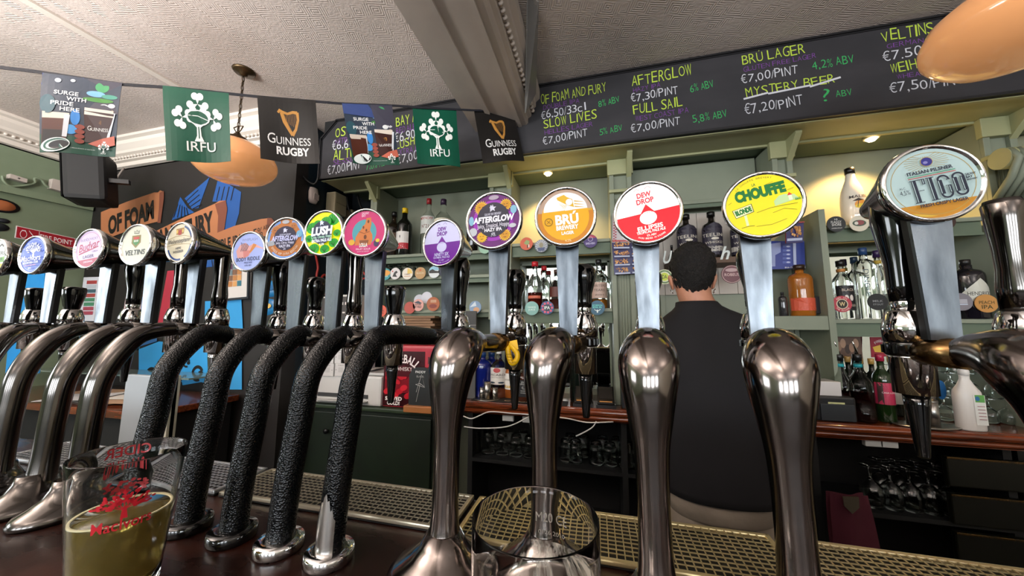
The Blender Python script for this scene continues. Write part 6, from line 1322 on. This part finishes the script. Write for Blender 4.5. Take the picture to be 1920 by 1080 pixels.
MB().box((a, 2.025, CT + .0003), (b, 2.14, CT + .006), mt('#141414', .8), .002).build('mat', t); p = PR(lambda u, v, h: (u, v, CT + .0062 + h), .0002); p.text('COORS', P(975, 700, Y=2.06).x, 2.06, .03, '#b8a080', width=.20, bold=.04); p.build('lettering', t)
for k, x in enumerate((1093, 1136)):
    c = P(x, 758, Y=2.07); t = thing('card_reader', ('left', 'right')[k] + ' one of two black card terminals tilted in stands on the back counter', 'card reader', (c.x, 2.07, CT), 'card readers on the back counter')
    MB().prism([(c.x - .055, 2.03, CT + .001), (c.x + .055, 2.03, CT + .001), (c.x + .045, 2.13, CT + .001), (c.x - .045, 2.13, CT + .001)], (0, 0, .018), mt('#26282a', .4)).build('stand', t)
    M4 = Matrix.Translation((c.x, 2.085, CT + .058)) @ Matrix.Rotation(.75, 4, 'X'); MB().obox(M4, .095, .125, .028, mt('#0e0e10', .3), .01).build('terminal', t); MB().obox(M4 @ Matrix.Translation((0, .012, .0148)), .078, .080, .002, mt('#2a2724', .12), .001).build('screen', t); MB().obox(M4 @ Matrix.Translation((0, -.048, .0148)), .07, .006, .002, mt('#b8844c', .3)).build('card_slot', t)
def blk(name, lb, cat, x0, y0, x1, Y, dep, z, col, bev=.004, grp=None):
    a, b = P(x0, y0, Y=Y), P(x1, y0, Y=Y); t = thing(name, lb, cat, (a.x, Y, z), grp); MB().box((a.x, Y, z + .0005), (b.x, Y + dep, a.z), mt(col, .4), bev).build('body', t); return t, a, b
t, a, b = blk('cash_box', 'small grey and black box right of the card terminals', 'box', 1165, 712, 1192, 2.06, .075, CT, '#1d2226'); MB().box((a.x - .002, 2.055, a.z - .035), (b.x + .002, 2.06, a.z - .03), mt('#3c444a', .4)).build('seam', t); MB().lathe([(.02, 0), (.02, .004)], mt('#8a7a3c', .4), ((a.x + b.x) / 2, 2.12, a.z - .001), n=16, sx=1.4).build('slot', t)
t, a, b = blk('receipt_printer', 'black receipt printer with a yellow label right of the last swan neck', 'printer', 1522, 742, 1604, 2.05, .2, CT, '#101113', .01); MB().box((a.x + .03, 2.043, CT + .004), (b.x - .01, 2.05, CT + .085), mt('#22262a', .5), .003).build('front_cover', t)
p = PR(lambda u, v, h: (a.x + (b.x - a.x) * u, 2.049 - h, CT + (a.z - CT) * v), .0004); p.rect(.36, .6, .74, .78, '#c4c48c'); p.text('PRINTER', .55, .69, .06, '#5a5a44', width=.25, bold=0); p.build('sticker', t)
za = a.z
t, a, b = blk('carton', 'white carton lying on the black receipt printer', 'carton', 1514, 714, 1576, 2.07, .12, za, '#c9c4c0', .003)
t = thing('spray_bottle', 'white trigger spray bottle with a green label on the right counter', 'spray bottle', tuple(P(1815, 815, Y=2.03))); c = P(1815, 700, Y=2.03); wv = mt('#d4d0ca', .35)
H = P(1815, 672, Y=2.03).z - CT
MB().lathe([(0, 0), (.042, 0), (.045, .006), (.045, H * .45), (.042, H * .53), (.026, H * .62), (.016, H * .70), (.016, H * .76)], wv, (c.x, 2.05, CT + .0005), n=28, sx=1.05, sy=.72, power=.8).build('body', t)
MB().lathe([(.017, 0), (.018, .02), (.014, .028), (.014, .05)], wv, (c.x, 2.05, CT + H * .755), n=16).build('neck', t)
m = MB(); m.prism([(c.x + .03, 2.038, CT + H * .93), (c.x + .022, 2.038, CT + H), (c.x - .042, 2.038, CT + H), (c.x - .048, 2.038, CT + H * .955), (c.x - .02, 2.038, CT + H * .93)], (0, .024, 0), wv); m.build('spray_head', t); m = MB(); m.tube([(c.x - .018, 2.05, CT + H * .94), (c.x - .034, 2.05, CT + H * .88), (c.x - .03, 2.05, CT + H * .82)], .005, wv, n=8); m.build('trigger', t)
p = PR(lambda u, v, h: (c.x + u, 2.0165 - h, CT + v), .0004); p.rect(-.005, .03, .035, H * .50, '#dcdcd6'); p.rect(.0, H * .40, .033, H * .50, '#5c9a4c'); p.ell(.008, H * .45, .008, .010, '#2c6a9c'); [p.rect(.004, H * .34 - k * .014, .03, H * .34 - k * .014 + .003, '#9a6a6c') for k in range(5)]; p.build('label', t)
c = P(1745, 720, Y=2.3); t = thing('blue_paddle_card', 'two oval blue tap cards standing behind the steel measures', 'cards', (c.x, 2.12, CT + .09), None)
for x in (1743, 1765): c = P(x, 731, Y=2.12); MB().lathe([(.045, 0), (.045, .003), (0, .003)], mt('#1f5c94', .35), (c.x, 2.12, c.z), (0, 1, 0), n=24, sx=.42).build('card', t)
# nuts cards, blue poster, photo print in the bays
def d_nuts(rows, cols): 
    def f(p):
        p.rect(0, 0, 1, 1, '#27265a')
        for j in range(rows):
            for i in range(cols):
                x0, y0 = (i + .06) / cols, (j + .12) / rows; p.rect(x0, y0 - .02, x0 + .88 / cols, y0 + .1 / rows, '#a8b0c8')
                rr = random.Random(i + 7 * j)
                for k in range(26): p.ell(x0 + rr.uniform(.04, .84) / cols, y0 + rr.uniform(.2, .66) / rows, .045 / cols * 1.6, .05 / rows * 1.3, ('#b8803c', '#8a5426', '#d09a58')[k % 3], rot=rr.uniform(0, 3), n=7)
        p.rect(0, .95, 1, 1, '#a03434')
    return f
t = flat('nut_card', 'hanging card of peanut packets between the fluted pilaster and the red droplet badge', 'snack card', 2.10, ((1147, 455), (1214, 455), (1216, 512), (1152, 515)), .01, d_nuts(4, 2), paper='#27265a')
flat('nut_card_header', 'red and white checked header card above the peanut packets', 'card', 2.10, ((1149, 400), (1215, 398), (1214, 454), (1148, 455)), .004, lambda p: (p.rect(0, 0, 1, 1, '#b8b2b4'), [p.rect(.02 + .05 * (k % 2), .02 + k * .045, .07 + .05 * (k % 2), .06 + k * .045, '#a03440') for k in range(21)], p.stroke([(.4, .2), (.5, .7)], .03, '#b85048')), paper='#b8b2b4')
flat('nut_card', 'small red and brown peanut card above the blue poster', 'snack card', 2.13, ((1474, 418), (1507, 416), (1506, 454), (1474, 456)), .01, d_nuts(1, 1), paper='#8a3034')
def d_blue(p):
    p.rect(0, 0, 1, 1, '#2c3a84'); p.poly([(.05, .1), (.05, .9), (.35, .95), (.35, .6), (.2, .5), (.2, .1)], '#8a94bc')
    for k in range(5): p.rect(.4, .2 + k * .14, .62, .28 + k * .14, '#4c5ca0'); p.ell(.55, .24 + k * .14, .05, .03, '#a8b0d0')
    p.rect(.68, .15, .76, .92, '#a8b0cc'); p.rect(.85, .02, .99, .08, '#c8ccd8'); p.text('B&G', .55, .05, .05, '#d8dce8', width=.2)
flat('poster', 'blue and white snack poster on the back wall above the amber bourbon bottle', 'poster', 2.25, ((1440, 452), (1508, 452), (1510, 504), (1440, 505)), .004, d_blue, paper='#2c3a84')
flat('picture', 'sepia print of figures under an orange glow leaning in the right alcove', 'picture', 2.30, ((1560, 616), (1612, 618), (1618, 672), (1564, 672)), .006, lambda p: (p.rect(0, 0, 1, 1, '#5c4438'), [p.ell(.2 + .15 * k, .4 + .12 * math.sin(k * 2), .1, .16, ('#8a6a54', '#a8846a', '#3a2a24')[k % 3]) for k in range(5)], p.rect(.0, .9, 1, 1, '#c8b8a8')), paper='#5c4438')
flat('card', 'small red whiskey card with yellow flash behind the crimson wine bottle', 'card', 2.31, ((1631, 632), (1668, 632), (1668, 668), (1634, 670)), .003, lambda p: (p.rect(0, 0, 1, 1, '#8e1c30'), p.poly([(.1, .5), (.5, .6), (.85, .45), (.8, .2), (.2, .25)], '#d0a83c'), p.arc('FIREBALL', .5, .4, .4, 90, 90, .12, '#e0d0d0')), paper='#8e1c30')
# white power cable drooping under the counter edge
t = thing('power_cable', 'white power cable drooping below the back counter edge with plug sockets', 'cable', tuple(P(900, 800, Y=2.0)))
for pts in (((868, 780), (884, 785), (902, 778), (920, 772), (960, 775), (1000, 778), (1060, 784), (1100, 792), (1150, 791)), ((870, 800), (900, 803), (950, 800), (985, 785), (1000, 776)), ((1080, 818), (1100, 808), (1112, 800), (1118, 790))):
    MB().tube([Vector(q) for q in smooth_path([tuple(P(x, y, Y=1.985)) for x, y in pts], 5)], .0035, mt('#c8c8c8', .5), n=8).build('cable', t)
for x, y in ((952, 782), (990, 785), (1640, 828), (1668, 830)): c = P(x, y, Y=2.03); MB().box((c.x - .035, 2.032, c.z - .025), (c.x + .035, 2.058, c.z + .025), mt('#b4b8b8', .4), .004).build('socket', t)
# burgundy cloth with crest, black fridge drawers on the right
q = [P(x, y, Y=1.98) for x, y in ((1556, 926), (1628, 930), (1652, 1046), (1566, 1040))]
t = thing('burgundy_cloth', 'burgundy velvet pouch with a silver crest hanging below the right counter', 'cloth', tuple(q[3])); m = MB(); N = 10; vs = []
for j in range(N + 1):
    for i in range(N + 1): a, b = i / N, j / N; v = (q[0] * (1 - a) + q[1] * a) * (1 - b) + (q[3] * (1 - a) + q[2] * a) * b; vs.append((v.x, v.y - .02 * math.sin(PI * a) + .008 * math.sin(a * 9 + b * 3), v.z))
m.add(vs + [(x, y + .03, z) for x, y, z in vs], [g for j in range(N) for i in range(N) for g in ((j * (N + 1) + i, j * (N + 1) + i + 1, (j + 1) * (N + 1) + i + 1, (j + 1) * (N + 1) + i), ((N + 1) ** 2 + j * (N + 1) + i, (N + 1) ** 2 + (j + 1) * (N + 1) + i, (N + 1) ** 2 + (j + 1) * (N + 1) + i + 1, (N + 1) ** 2 + j * (N + 1) + i + 1))], mt('#4a1424', .8), True); m.build('pouch', t)
c = P(1594, 944, Y=1.955); MB().prism([(c.x - .03, 1.945, c.z + .03), (c.x + .03, 1.945, c.z + .035), (c.x + .028, 1.945, c.z - .01), (c.x, 1.945, c.z - .04), (c.x - .028, 1.945, c.z - .01)], (0, .006, 0), mt('#8a8270', .3, .8)).build('crest', t)
t = thing('drawer_fridge', 'black under-counter drawer unit with brass edges at the lower right', 'drawer unit', (2.0, 1.9, 0))
xa = P(1760, 900, Y=2.0).x; MB().box((max(xa, 1.80), 2.06, 0), (3.4, YW - .04, CT - .075), mt('#060607', .35)).build('body', t)
for k in range(4):
    z = CT - .12 - .16 * k; d = MB().box((xa + .06, 2.035, z - .13), (3.3, 2.058, z), mt('#0a0b04', .3), .006).build('drawer', t); MB().box((xa + .06, 2.028, z - .008), (3.3, 2.034, z), brass, .001).build('edge', d)
# floor mat with lights flecks and bottle crates in the dark are left to the shelving behind the barman

# ------------------------------------------------------------------ the two glasses in the foreground
def pint(label, c, rb, rt, H, name='pint_glass', bulge=None):
    t = thing(name, label, 'glass', tuple(c), None)
    pf = [(0, 0), (rb * .9, 0), (rb, .003)]; N = 10
    def R(z): return bulge(z / H) if bulge else rb + (rt - rb) * z / H
    for i in range(1, N + 1): z = H * i / N; pf.append((R(z), z - (.0012 if i == N else 0)))
    pf += [(rt - .0004, H + .0002), (rt - .0012, H - .0008)]
    for i in range(N - 1, 0, -1): z = H * i / N; pf.append((R(z) - .0014, z))
    pf += [(rb - .004, .012), (0, .011)]
    MB().lathe(pf, mt('#fafcfb', .0, trans=1.0, ior=1.22), c, n=64).build('glass_wall', t)
    return t, R
g1 = Vector((-.481, .262, BT + .0012)); H1 = .1455
t, R1 = pint('pint glass of cloudy yellow cider with red tree print at the lower left', g1, .031, .0435, H1)
lv = .086
MB().lathe([(0, .0125), (R1(.0125) - .0045, .0125)] + [(R1(z) - .0018, z) for z in (.02, .04, .06, lv - .001)] + [(R1(lv) - .0019, lv), (0, lv)], mt('#8e7a3c', .04, trans=.66, ior=1.30), g1, n=64).build('cider', t)
MB().lathe([(R1(lv) - .0042, lv + .0002), (R1(lv) - .0017, lv + .0002), (R1(lv) - .0017, lv + .0016), (R1(lv) - .004, lv + .0012)], mt('#d8cfa8', .6), g1, n=64, caps=False).build('foam_ring', t)
a_ = math.atan2(-g1.y, -g1.x); RED = '#b01826'
def gl(sgn): 
    def f(u, v, h):
        r = R1(v) + .0003 + h; a = a_ + (0 if sgn > 0 else PI) + u / R1(v); return (g1.x + r * math.cos(a), g1.y + r * math.sin(a), g1.z + v)
    return f
p = PR(gl(1), .00004, rough=.4); rr = random.Random(2)
p.text('MacIvors', .0, .088, .010, RED, width=.040, bold=.02, rot=.0)
p.poly([(-.002, .093), (.003, .093), (.0015, .104), (-.001, .104)], RED)
for k in range(7): a = PI * (.08 + .84 * k / 6); p.stroke([(0, .101), (.008 * math.cos(a), .104 + .004 * math.sin(a)), (.019 * math.cos(a), .106 + .010 * math.sin(a))], .0008, RED)
for k in range(90):
    a = PI * rr.uniform(0, 1); q = rr.uniform(.3, 1); p.ell(.020 * q * math.cos(a), .104 + .015 * q * math.sin(a), .0016, .0011, RED, rot=a, n=8)
p.build('tree_print', t)
p = PR(gl(-1), .00004, rough=.4)
p.text('CIDER', .002, .136, .010, RED, width=.036, bold=.03, mirror=False); p.text('ALL THE', .002, .123, .007, RED, width=.03, bold=.03); p.text('YEAR ROUND', .002, .113, .007, RED, width=.036, bold=.03)
for k in range(60): p.ell(rr.uniform(-.016, .016), .098 + rr.uniform(-.006, .006), .0018, .0012, RED, n=8)
p.build('rear_print', t)

g2 = Vector((-.0435, .2385, CZ - .128)); H2 = g2.z - BT - .001; g2.z = BT + .0012
t, R2 = pint('empty glass with dried white foam streaks at the lower centre', g2, .033, .0425, H2, bulge=lambda f: .033 + .0095 * min(1, f * 1.5) if f < .8 else .0425 - .0008 * (f - .8))
fm_ = bpy.data.materials.new('foam_film'); fm_.use_nodes = True; nt = fm_.node_tree; b = nt.nodes['Principled BSDF']; b.inputs['Base Color'].default_value = lin('#b8aea2') + (1,); b.inputs['Roughness'].default_value = .6
tc = nt.nodes.new('ShaderNodeTexCoord'); mp = nt.nodes.new('ShaderNodeMapping'); mp.inputs['Scale'].default_value = (70, 70, 38); n1 = nt.nodes.new('ShaderNodeTexNoise'); n1.inputs['Scale'].default_value = 1; n1.inputs['Detail'].default_value = 6; n1.inputs['Roughness'].default_value = .62
nt.links.new(tc.outputs['Object'], mp.inputs[0]); nt.links.new(mp.outputs[0], n1.inputs['Vector']); mr = nt.nodes.new('ShaderNodeMapRange'); mr.inputs['From Min'].default_value = .49; mr.inputs['From Max'].default_value = .60; mr.inputs['To Max'].default_value = .62
nt.links.new(n1.outputs['Fac'], mr.inputs['Value']); nt.links.new(mr.outputs[0], b.inputs['Alpha'])
MB().lathe([(R2(z) - .0018, z) for z in (.015, .03, .05, .07, .09, .102, .112)], fm_, g2, n=48, caps=False).build('foam_film', t)
bpy.data.objects[t.children[-1].name]
p = PR(lambda u, v, h: (g2.x + (R2(v) - .002) * math.sin(u / .042), g2.y + (R2(v) - .002) * math.cos(u / .042) + h, g2.z + v), .0001, rough=.5); p.text('M20 CE', .006, H2 - .022, .007, '#6f6a62', width=.026, bold=0); p.text('0126 2010', .006, H2 - .033, .003, '#6f6a62', width=.022, bold=0); p.build('etched_mark', t)

# ------------------------------------------------------------------ the barman, seen from behind
MX, MY = .452, 1.56
def skin_mesh(name, nodes, edges, root, mat, parent, sub=2):
    me = bpy.data.meshes.new(name); me.from_pydata([Vector((MX, MY, 0)) + Vector(n_[:3]) for n_ in nodes], edges, [])
    o = bpy.data.objects.new(name, me); COL.objects.link(o)
    o.modifiers.new('s', 'SKIN')
    for i, n_ in enumerate(nodes):
        v = me.skin_vertices[0].data[i]; v.radius = (n_[3], n_[4] if len(n_) > 4 else n_[3]); v.use_root = (i == root)
    s = o.modifiers.new('u', 'SUBSURF'); s.levels = sub; s.render_levels = sub
    dg = bpy.context.evaluated_depsgraph_get(); dg.update(); m2 = bpy.data.meshes.new_from_object(o.evaluated_get(dg))
    bpy.data.objects.remove(o); m2.materials.clear(); m2.materials.append(mat)
    for p_ in m2.polygons: p_.use_smooth = True; p_.material_index = 0
    o = bpy.data.objects.new(name, m2); COL.objects.link(o)
    if parent: o.parent = parent; o.matrix_parent_inverse = Matrix.Translation(-Vector(parent.location))
    return o
skinm = mt('#b98368', .45, vary=('#a5705a', 12, .4, .7)); man = thing('person', 'barman seen from behind with short curly dark hair, hoop earrings and a black jumper', 'person', (MX, MY, 0))
HX, HZ = -.048, CZ + .215
nodes = [(0, 0, .88, .15, .10), (0, 0, 1.05, .14, .095), (0, 0, 1.22, .155, .10), (-.005, 0, 1.36, .13, .085), (-.03, .0, 1.46, .070, .066), (HX, .0, 1.515, .066, .066), (HX, .008, 1.56, .070, .076), (HX, .010, HZ + .005, .074, .090), (HX, .006, HZ + .070, .066, .082)]
edges = [(i, i + 1) for i in range(8)]
def add(n_, par): nodes.append(n_); edges.append((par, len(nodes) - 1)); return len(nodes) - 1
for s_ in (-1, 1):
    sh = add((s_ * .165, .0, 1.385, .055), 3); el = add((s_ * .225, .08, 1.13, .042), sh); wr = add((s_ * .215, .33, CT + .075, .027, .022), el)
    pm = add((s_ * .205, .40, CT + .045, .034, .014), wr)
    for k, (dx, ln) in enumerate(((-.027, .062), (-.009, .072), (.009, .068), (.026, .052))):
        f1 = add((s_ * .205 + dx, .44, CT + .038, .0095), pm); f2 = add((s_ * .205 + dx * 1.15, .44 + ln * .55, CT + .030, .0085), f1); add((s_ * .205 + dx * 1.2, .44 + ln, CT + .014, .0075), f2)
    th_ = add((s_ * .205 - s_ * .034, .395, CT + .036, .0105), pm); add((s_ * .205 - s_ * .052, .43, CT + .022, .009), th_)
    hp = add((s_ * .085, 0, .80, .085), 0); kn = add((s_ * .10, .015, .47, .058), hp); an = add((s_ * .105, -.01, .09, .038), kn); add((s_ * .115, .12, .05, .036, .03), an)
skin_mesh('body', nodes, edges, 0, skinm, man)
def loft(name, rings, mat, n=48, fold=0.0, seed=0):
    m = MB(); vs = []; rr = random.Random(seed); ph = [rr.uniform(0, 6) for _ in range(6)]
    for (cx, cy, z, rx, ry) in rings:
        for k in range(n):
            a = 2 * PI * k / n; c_, s_ = math.cos(a), math.sin(a); e = .86; c_ = math.copysign(abs(c_) ** e, c_); s_ = math.copysign(abs(s_) ** e, s_)
            f = 1 + fold * (math.sin(3 * a + 14 * z + ph[0]) + .7 * math.sin(5 * a - 22 * z + ph[1]) + .5 * math.sin(9 * a + 9 * z + ph[2]))
            vs.append((MX + cx + rx * c_ * f, MY + cy + ry * s_ * f, z))
    R_n = len(rings); m.add(vs, [(i * n + k, i * n + (k + 1) % n, (i + 1) * n + (k + 1) % n, (i + 1) * n + k) for i in range(R_n - 1) for k in range(n)], mat, True)
    return m
jumper = mt('#0a0a0e', .85, bump=('noise', 900, .3, .0006), vary=('#100f13', 5, .35, .7))
rg = [(0, 0, .748, .196, .138), (0, 0, .752, .206, .146), (0, 0, .80, .208, .146), (0, 0, .90, .205, .143), (0, 0, 1.0, .203, .14), (0, 0, 1.1, .207, .138), (0, .002, 1.2, .215, .135), (0, .004, 1.28, .222, .128), (0, .006, 1.34, .224, .118), (-.002, .008, 1.385, .214, .105), (-.008, .008, 1.415, .186, .094), (-.016, .008, 1.442, .148, .088), (-.028, .006, 1.464, .108, .082), (-.036, .004, 1.480, .086, .077), (-.042, .004, 1.498, .077, .074), (-.042, .004, 1.500, .072, .070), (-.042, .004, 1.480, .066, .064)]
rg2 = []
for a, b in zip(rg[:-1], rg[1:]):
    st_ = max(1, int(abs(b[2] - a[2]) / .02)); rg2 += [tuple(a[i] + (b[i] - a[i]) * j / st_ for i in range(5)) for j in range(st_)]
rg2.append(rg[-1])
jm = loft('jumper', rg2, jumper, 56, .006, 3)
for s_ in (-1, 1):
    pts = [(s_ * .15, .006, 1.372, .060), (s_ * .195, .012, 1.33, .058), (s_ * .225, .035, 1.24, .054), (s_ * .240, .08, 1.12, .052), (s_ * .238, .16, 1.07, .047), (s_ * .228, .26, 1.03, .042), (s_ * .218, .325, CT + .078, .037), (s_ * .217, .335, CT + .076, .031)]
    sp = smooth_path([(MX + a, MY + b, c, d) for a, b, c, d in pts], 5); jm.tube([q[:3] for q in sp], [q[3] * (1 + .03 * math.sin(i * 1.3)) for i, q in enumerate(sp)], jumper, n=18)
jm.build('jumper', man)
tr = mt('#9a8e80', .8, vary=('#857a6e', 9, .35, .7), bump=('noise', 30, .25, .01))
tm = loft('t', [(0, 0, .80, .186, .128), (0, 0, .74, .190, .130), (0, 0, .68, .186, .124), (0, 0, .66, .15, .10)], tr, 40, .008, 5)
for s_ in (-1, 1):
    sp = smooth_path([(MX + s_ * a, MY + b, c, d) for a, b, c, d in ((.088, 0, .76, .098), (.092, 0, .62, .094), (.10, .012, .46, .074), (.105, 0, .25, .066), (.108, -.01, .09, .064), (.108, -.01, .085, .058))], 5); tm.tube([q[:3] for q in sp], [q[3] * (1 + .03 * math.sin(i * 1.9)) for i, q in enumerate(sp)], tr, n=20)
tm.build('trousers', man)
for s_ in (-1, 1):
    MB().obox(Matrix.Translation((MX + s_ * .112, MY + .055, .045)), .095, .27, .085, mt('#1a1716', .5), .03).build('shoe', man)
# hair: displaced cap
bm = bmesh.new(); bmesh.ops.create_uvsphere(bm, u_segments=72, v_segments=52, radius=1.0)
from mathutils import noise as mn
hc_ = Vector((MX + HX, MY + .004, HZ + .035))
dead = []
for v in bm.verts:
    d = v.co.copy(); q = Vector((d.x * .086, d.y * .104, d.z * (.106 if d.z > 0 else .150)))
    if d.z < 0: q.x *= 1 - .16 * min(1, -d.z) ; q.y *= 1 - .12 * min(1, -d.z)
    nz = mn.noise(d * 4) * .006 + mn.noise(d * 11) * .0060 + mn.noise(d * 24) * .0055 + mn.noise(d * 45) * .003
    v.co = hc_ + q + d * nz
    if (d.y > .15 and d.z < .15 + (d.y - .15) * .7) or d.z < -.90 + .05 * math.sin(d.x * 9): dead.append(v)
bmesh.ops.delete(bm, geom=dead, context='VERTS')
me = bpy.data.meshes.new('hair'); bm.to_mesh(me); bm.free(); [setattr(p_, 'use_smooth', True) for p_ in me.polygons]
me.materials.append(mt('#0d0a09', .6, bump=('noise', 240, 1.0, .008), vary=('#221915', 70, .5, .8))); o = bpy.data.objects.new('hair', me); COL.objects.link(o); o.parent = man; o.matrix_parent_inverse = Matrix.Translation(-man.location)
for s_ in (-1, 1):
    e = Vector((MX + HX + s_ * .083, MY + .016, HZ - .030))
    m = MB(); m.lathe([(.0, -.033), (.012, -.028), (.014, -.010), (.018, .010), (.017, .024), (.008, .033), (0, .034)], skinm, e, (s_ * .22, -.1, 1), n=14, sx=.5, sy=1.0); o = m.build('ear', man)
    m = MB(); m.tube([e + Vector((0, .009 * math.cos(2 * PI * k / 16), -.040 + .009 * math.sin(2 * PI * k / 16))) + Vector((.004 * s_ * math.sin(2 * PI * k / 16), 0, 0)) for k in range(17)], .0014, chrome_c, n=8, caps=False); m.build('earring', o)
    MB().lathe([(0, -.011), (.009, -.006), (.011, 0), (.009, .006), (0, .011)], mt('#e8e2dc', .2), (MX + HX + s_ * .030, MY + .088, HZ + .012), n=12).build('eye', man)
MB().lathe([(.014, 0), (.012, .02), (.007, .04), (0, .046)], skinm, (MX + HX, MY + .112, HZ - .035), (0, -.25, 1), n=12, sy=.9).build('nose', man)
MB().lathe([(0, -.022), (.006, -.012), (.008, 0), (.006, .012), (0, .022)], mt('#8a4a42', .4), (MX + HX, MY + .095, HZ - .058), (1, 0, 0), n=10).build('mouth', man)
MB().lathe([(0, -.045), (.026, -.03), (.034, 0), (.026, .03), (0, .045)], mt('#1c1614', .7, bump=('noise', 200, 1, .003)), (MX + HX, MY + .07, HZ - .078), (1, 0, 0), n=14, sx=1.0, sy=.7).build('beard', man)
# the next tap on the right: only its steel handle and barrel reach into the frame
beer_tap('swan', 'steel tap handle and barrel at the far right edge, without a badge', (.720, .520), (.690, .665), .206, .058, None, handle='steel', fy=.075)

# clear acrylic sign hanging edge-on beside the beam
t = thing('hanging_sign', 'clear acrylic sign hanging edge-on under the right side of the ceiling beam', 'sign', tuple(P(995, 100, Y=1.6)))
q = [P(x, y, Y=yy) for x, y, yy in ((988, -20, 1.35), (1008, 4, 1.35), (1003, 176, 1.75), (984, 212, 1.75))]
MB().prism(q, (.006, 0, 0), mt('#8d8a86', .12, trans=.5, ior=1.3)).build('panel', t)
m = MB(); m.tube([P(1000, -10, Y=1.4), P(1003, -40, Y=1.4)], .002, black, n=6); m.build('hook', t)
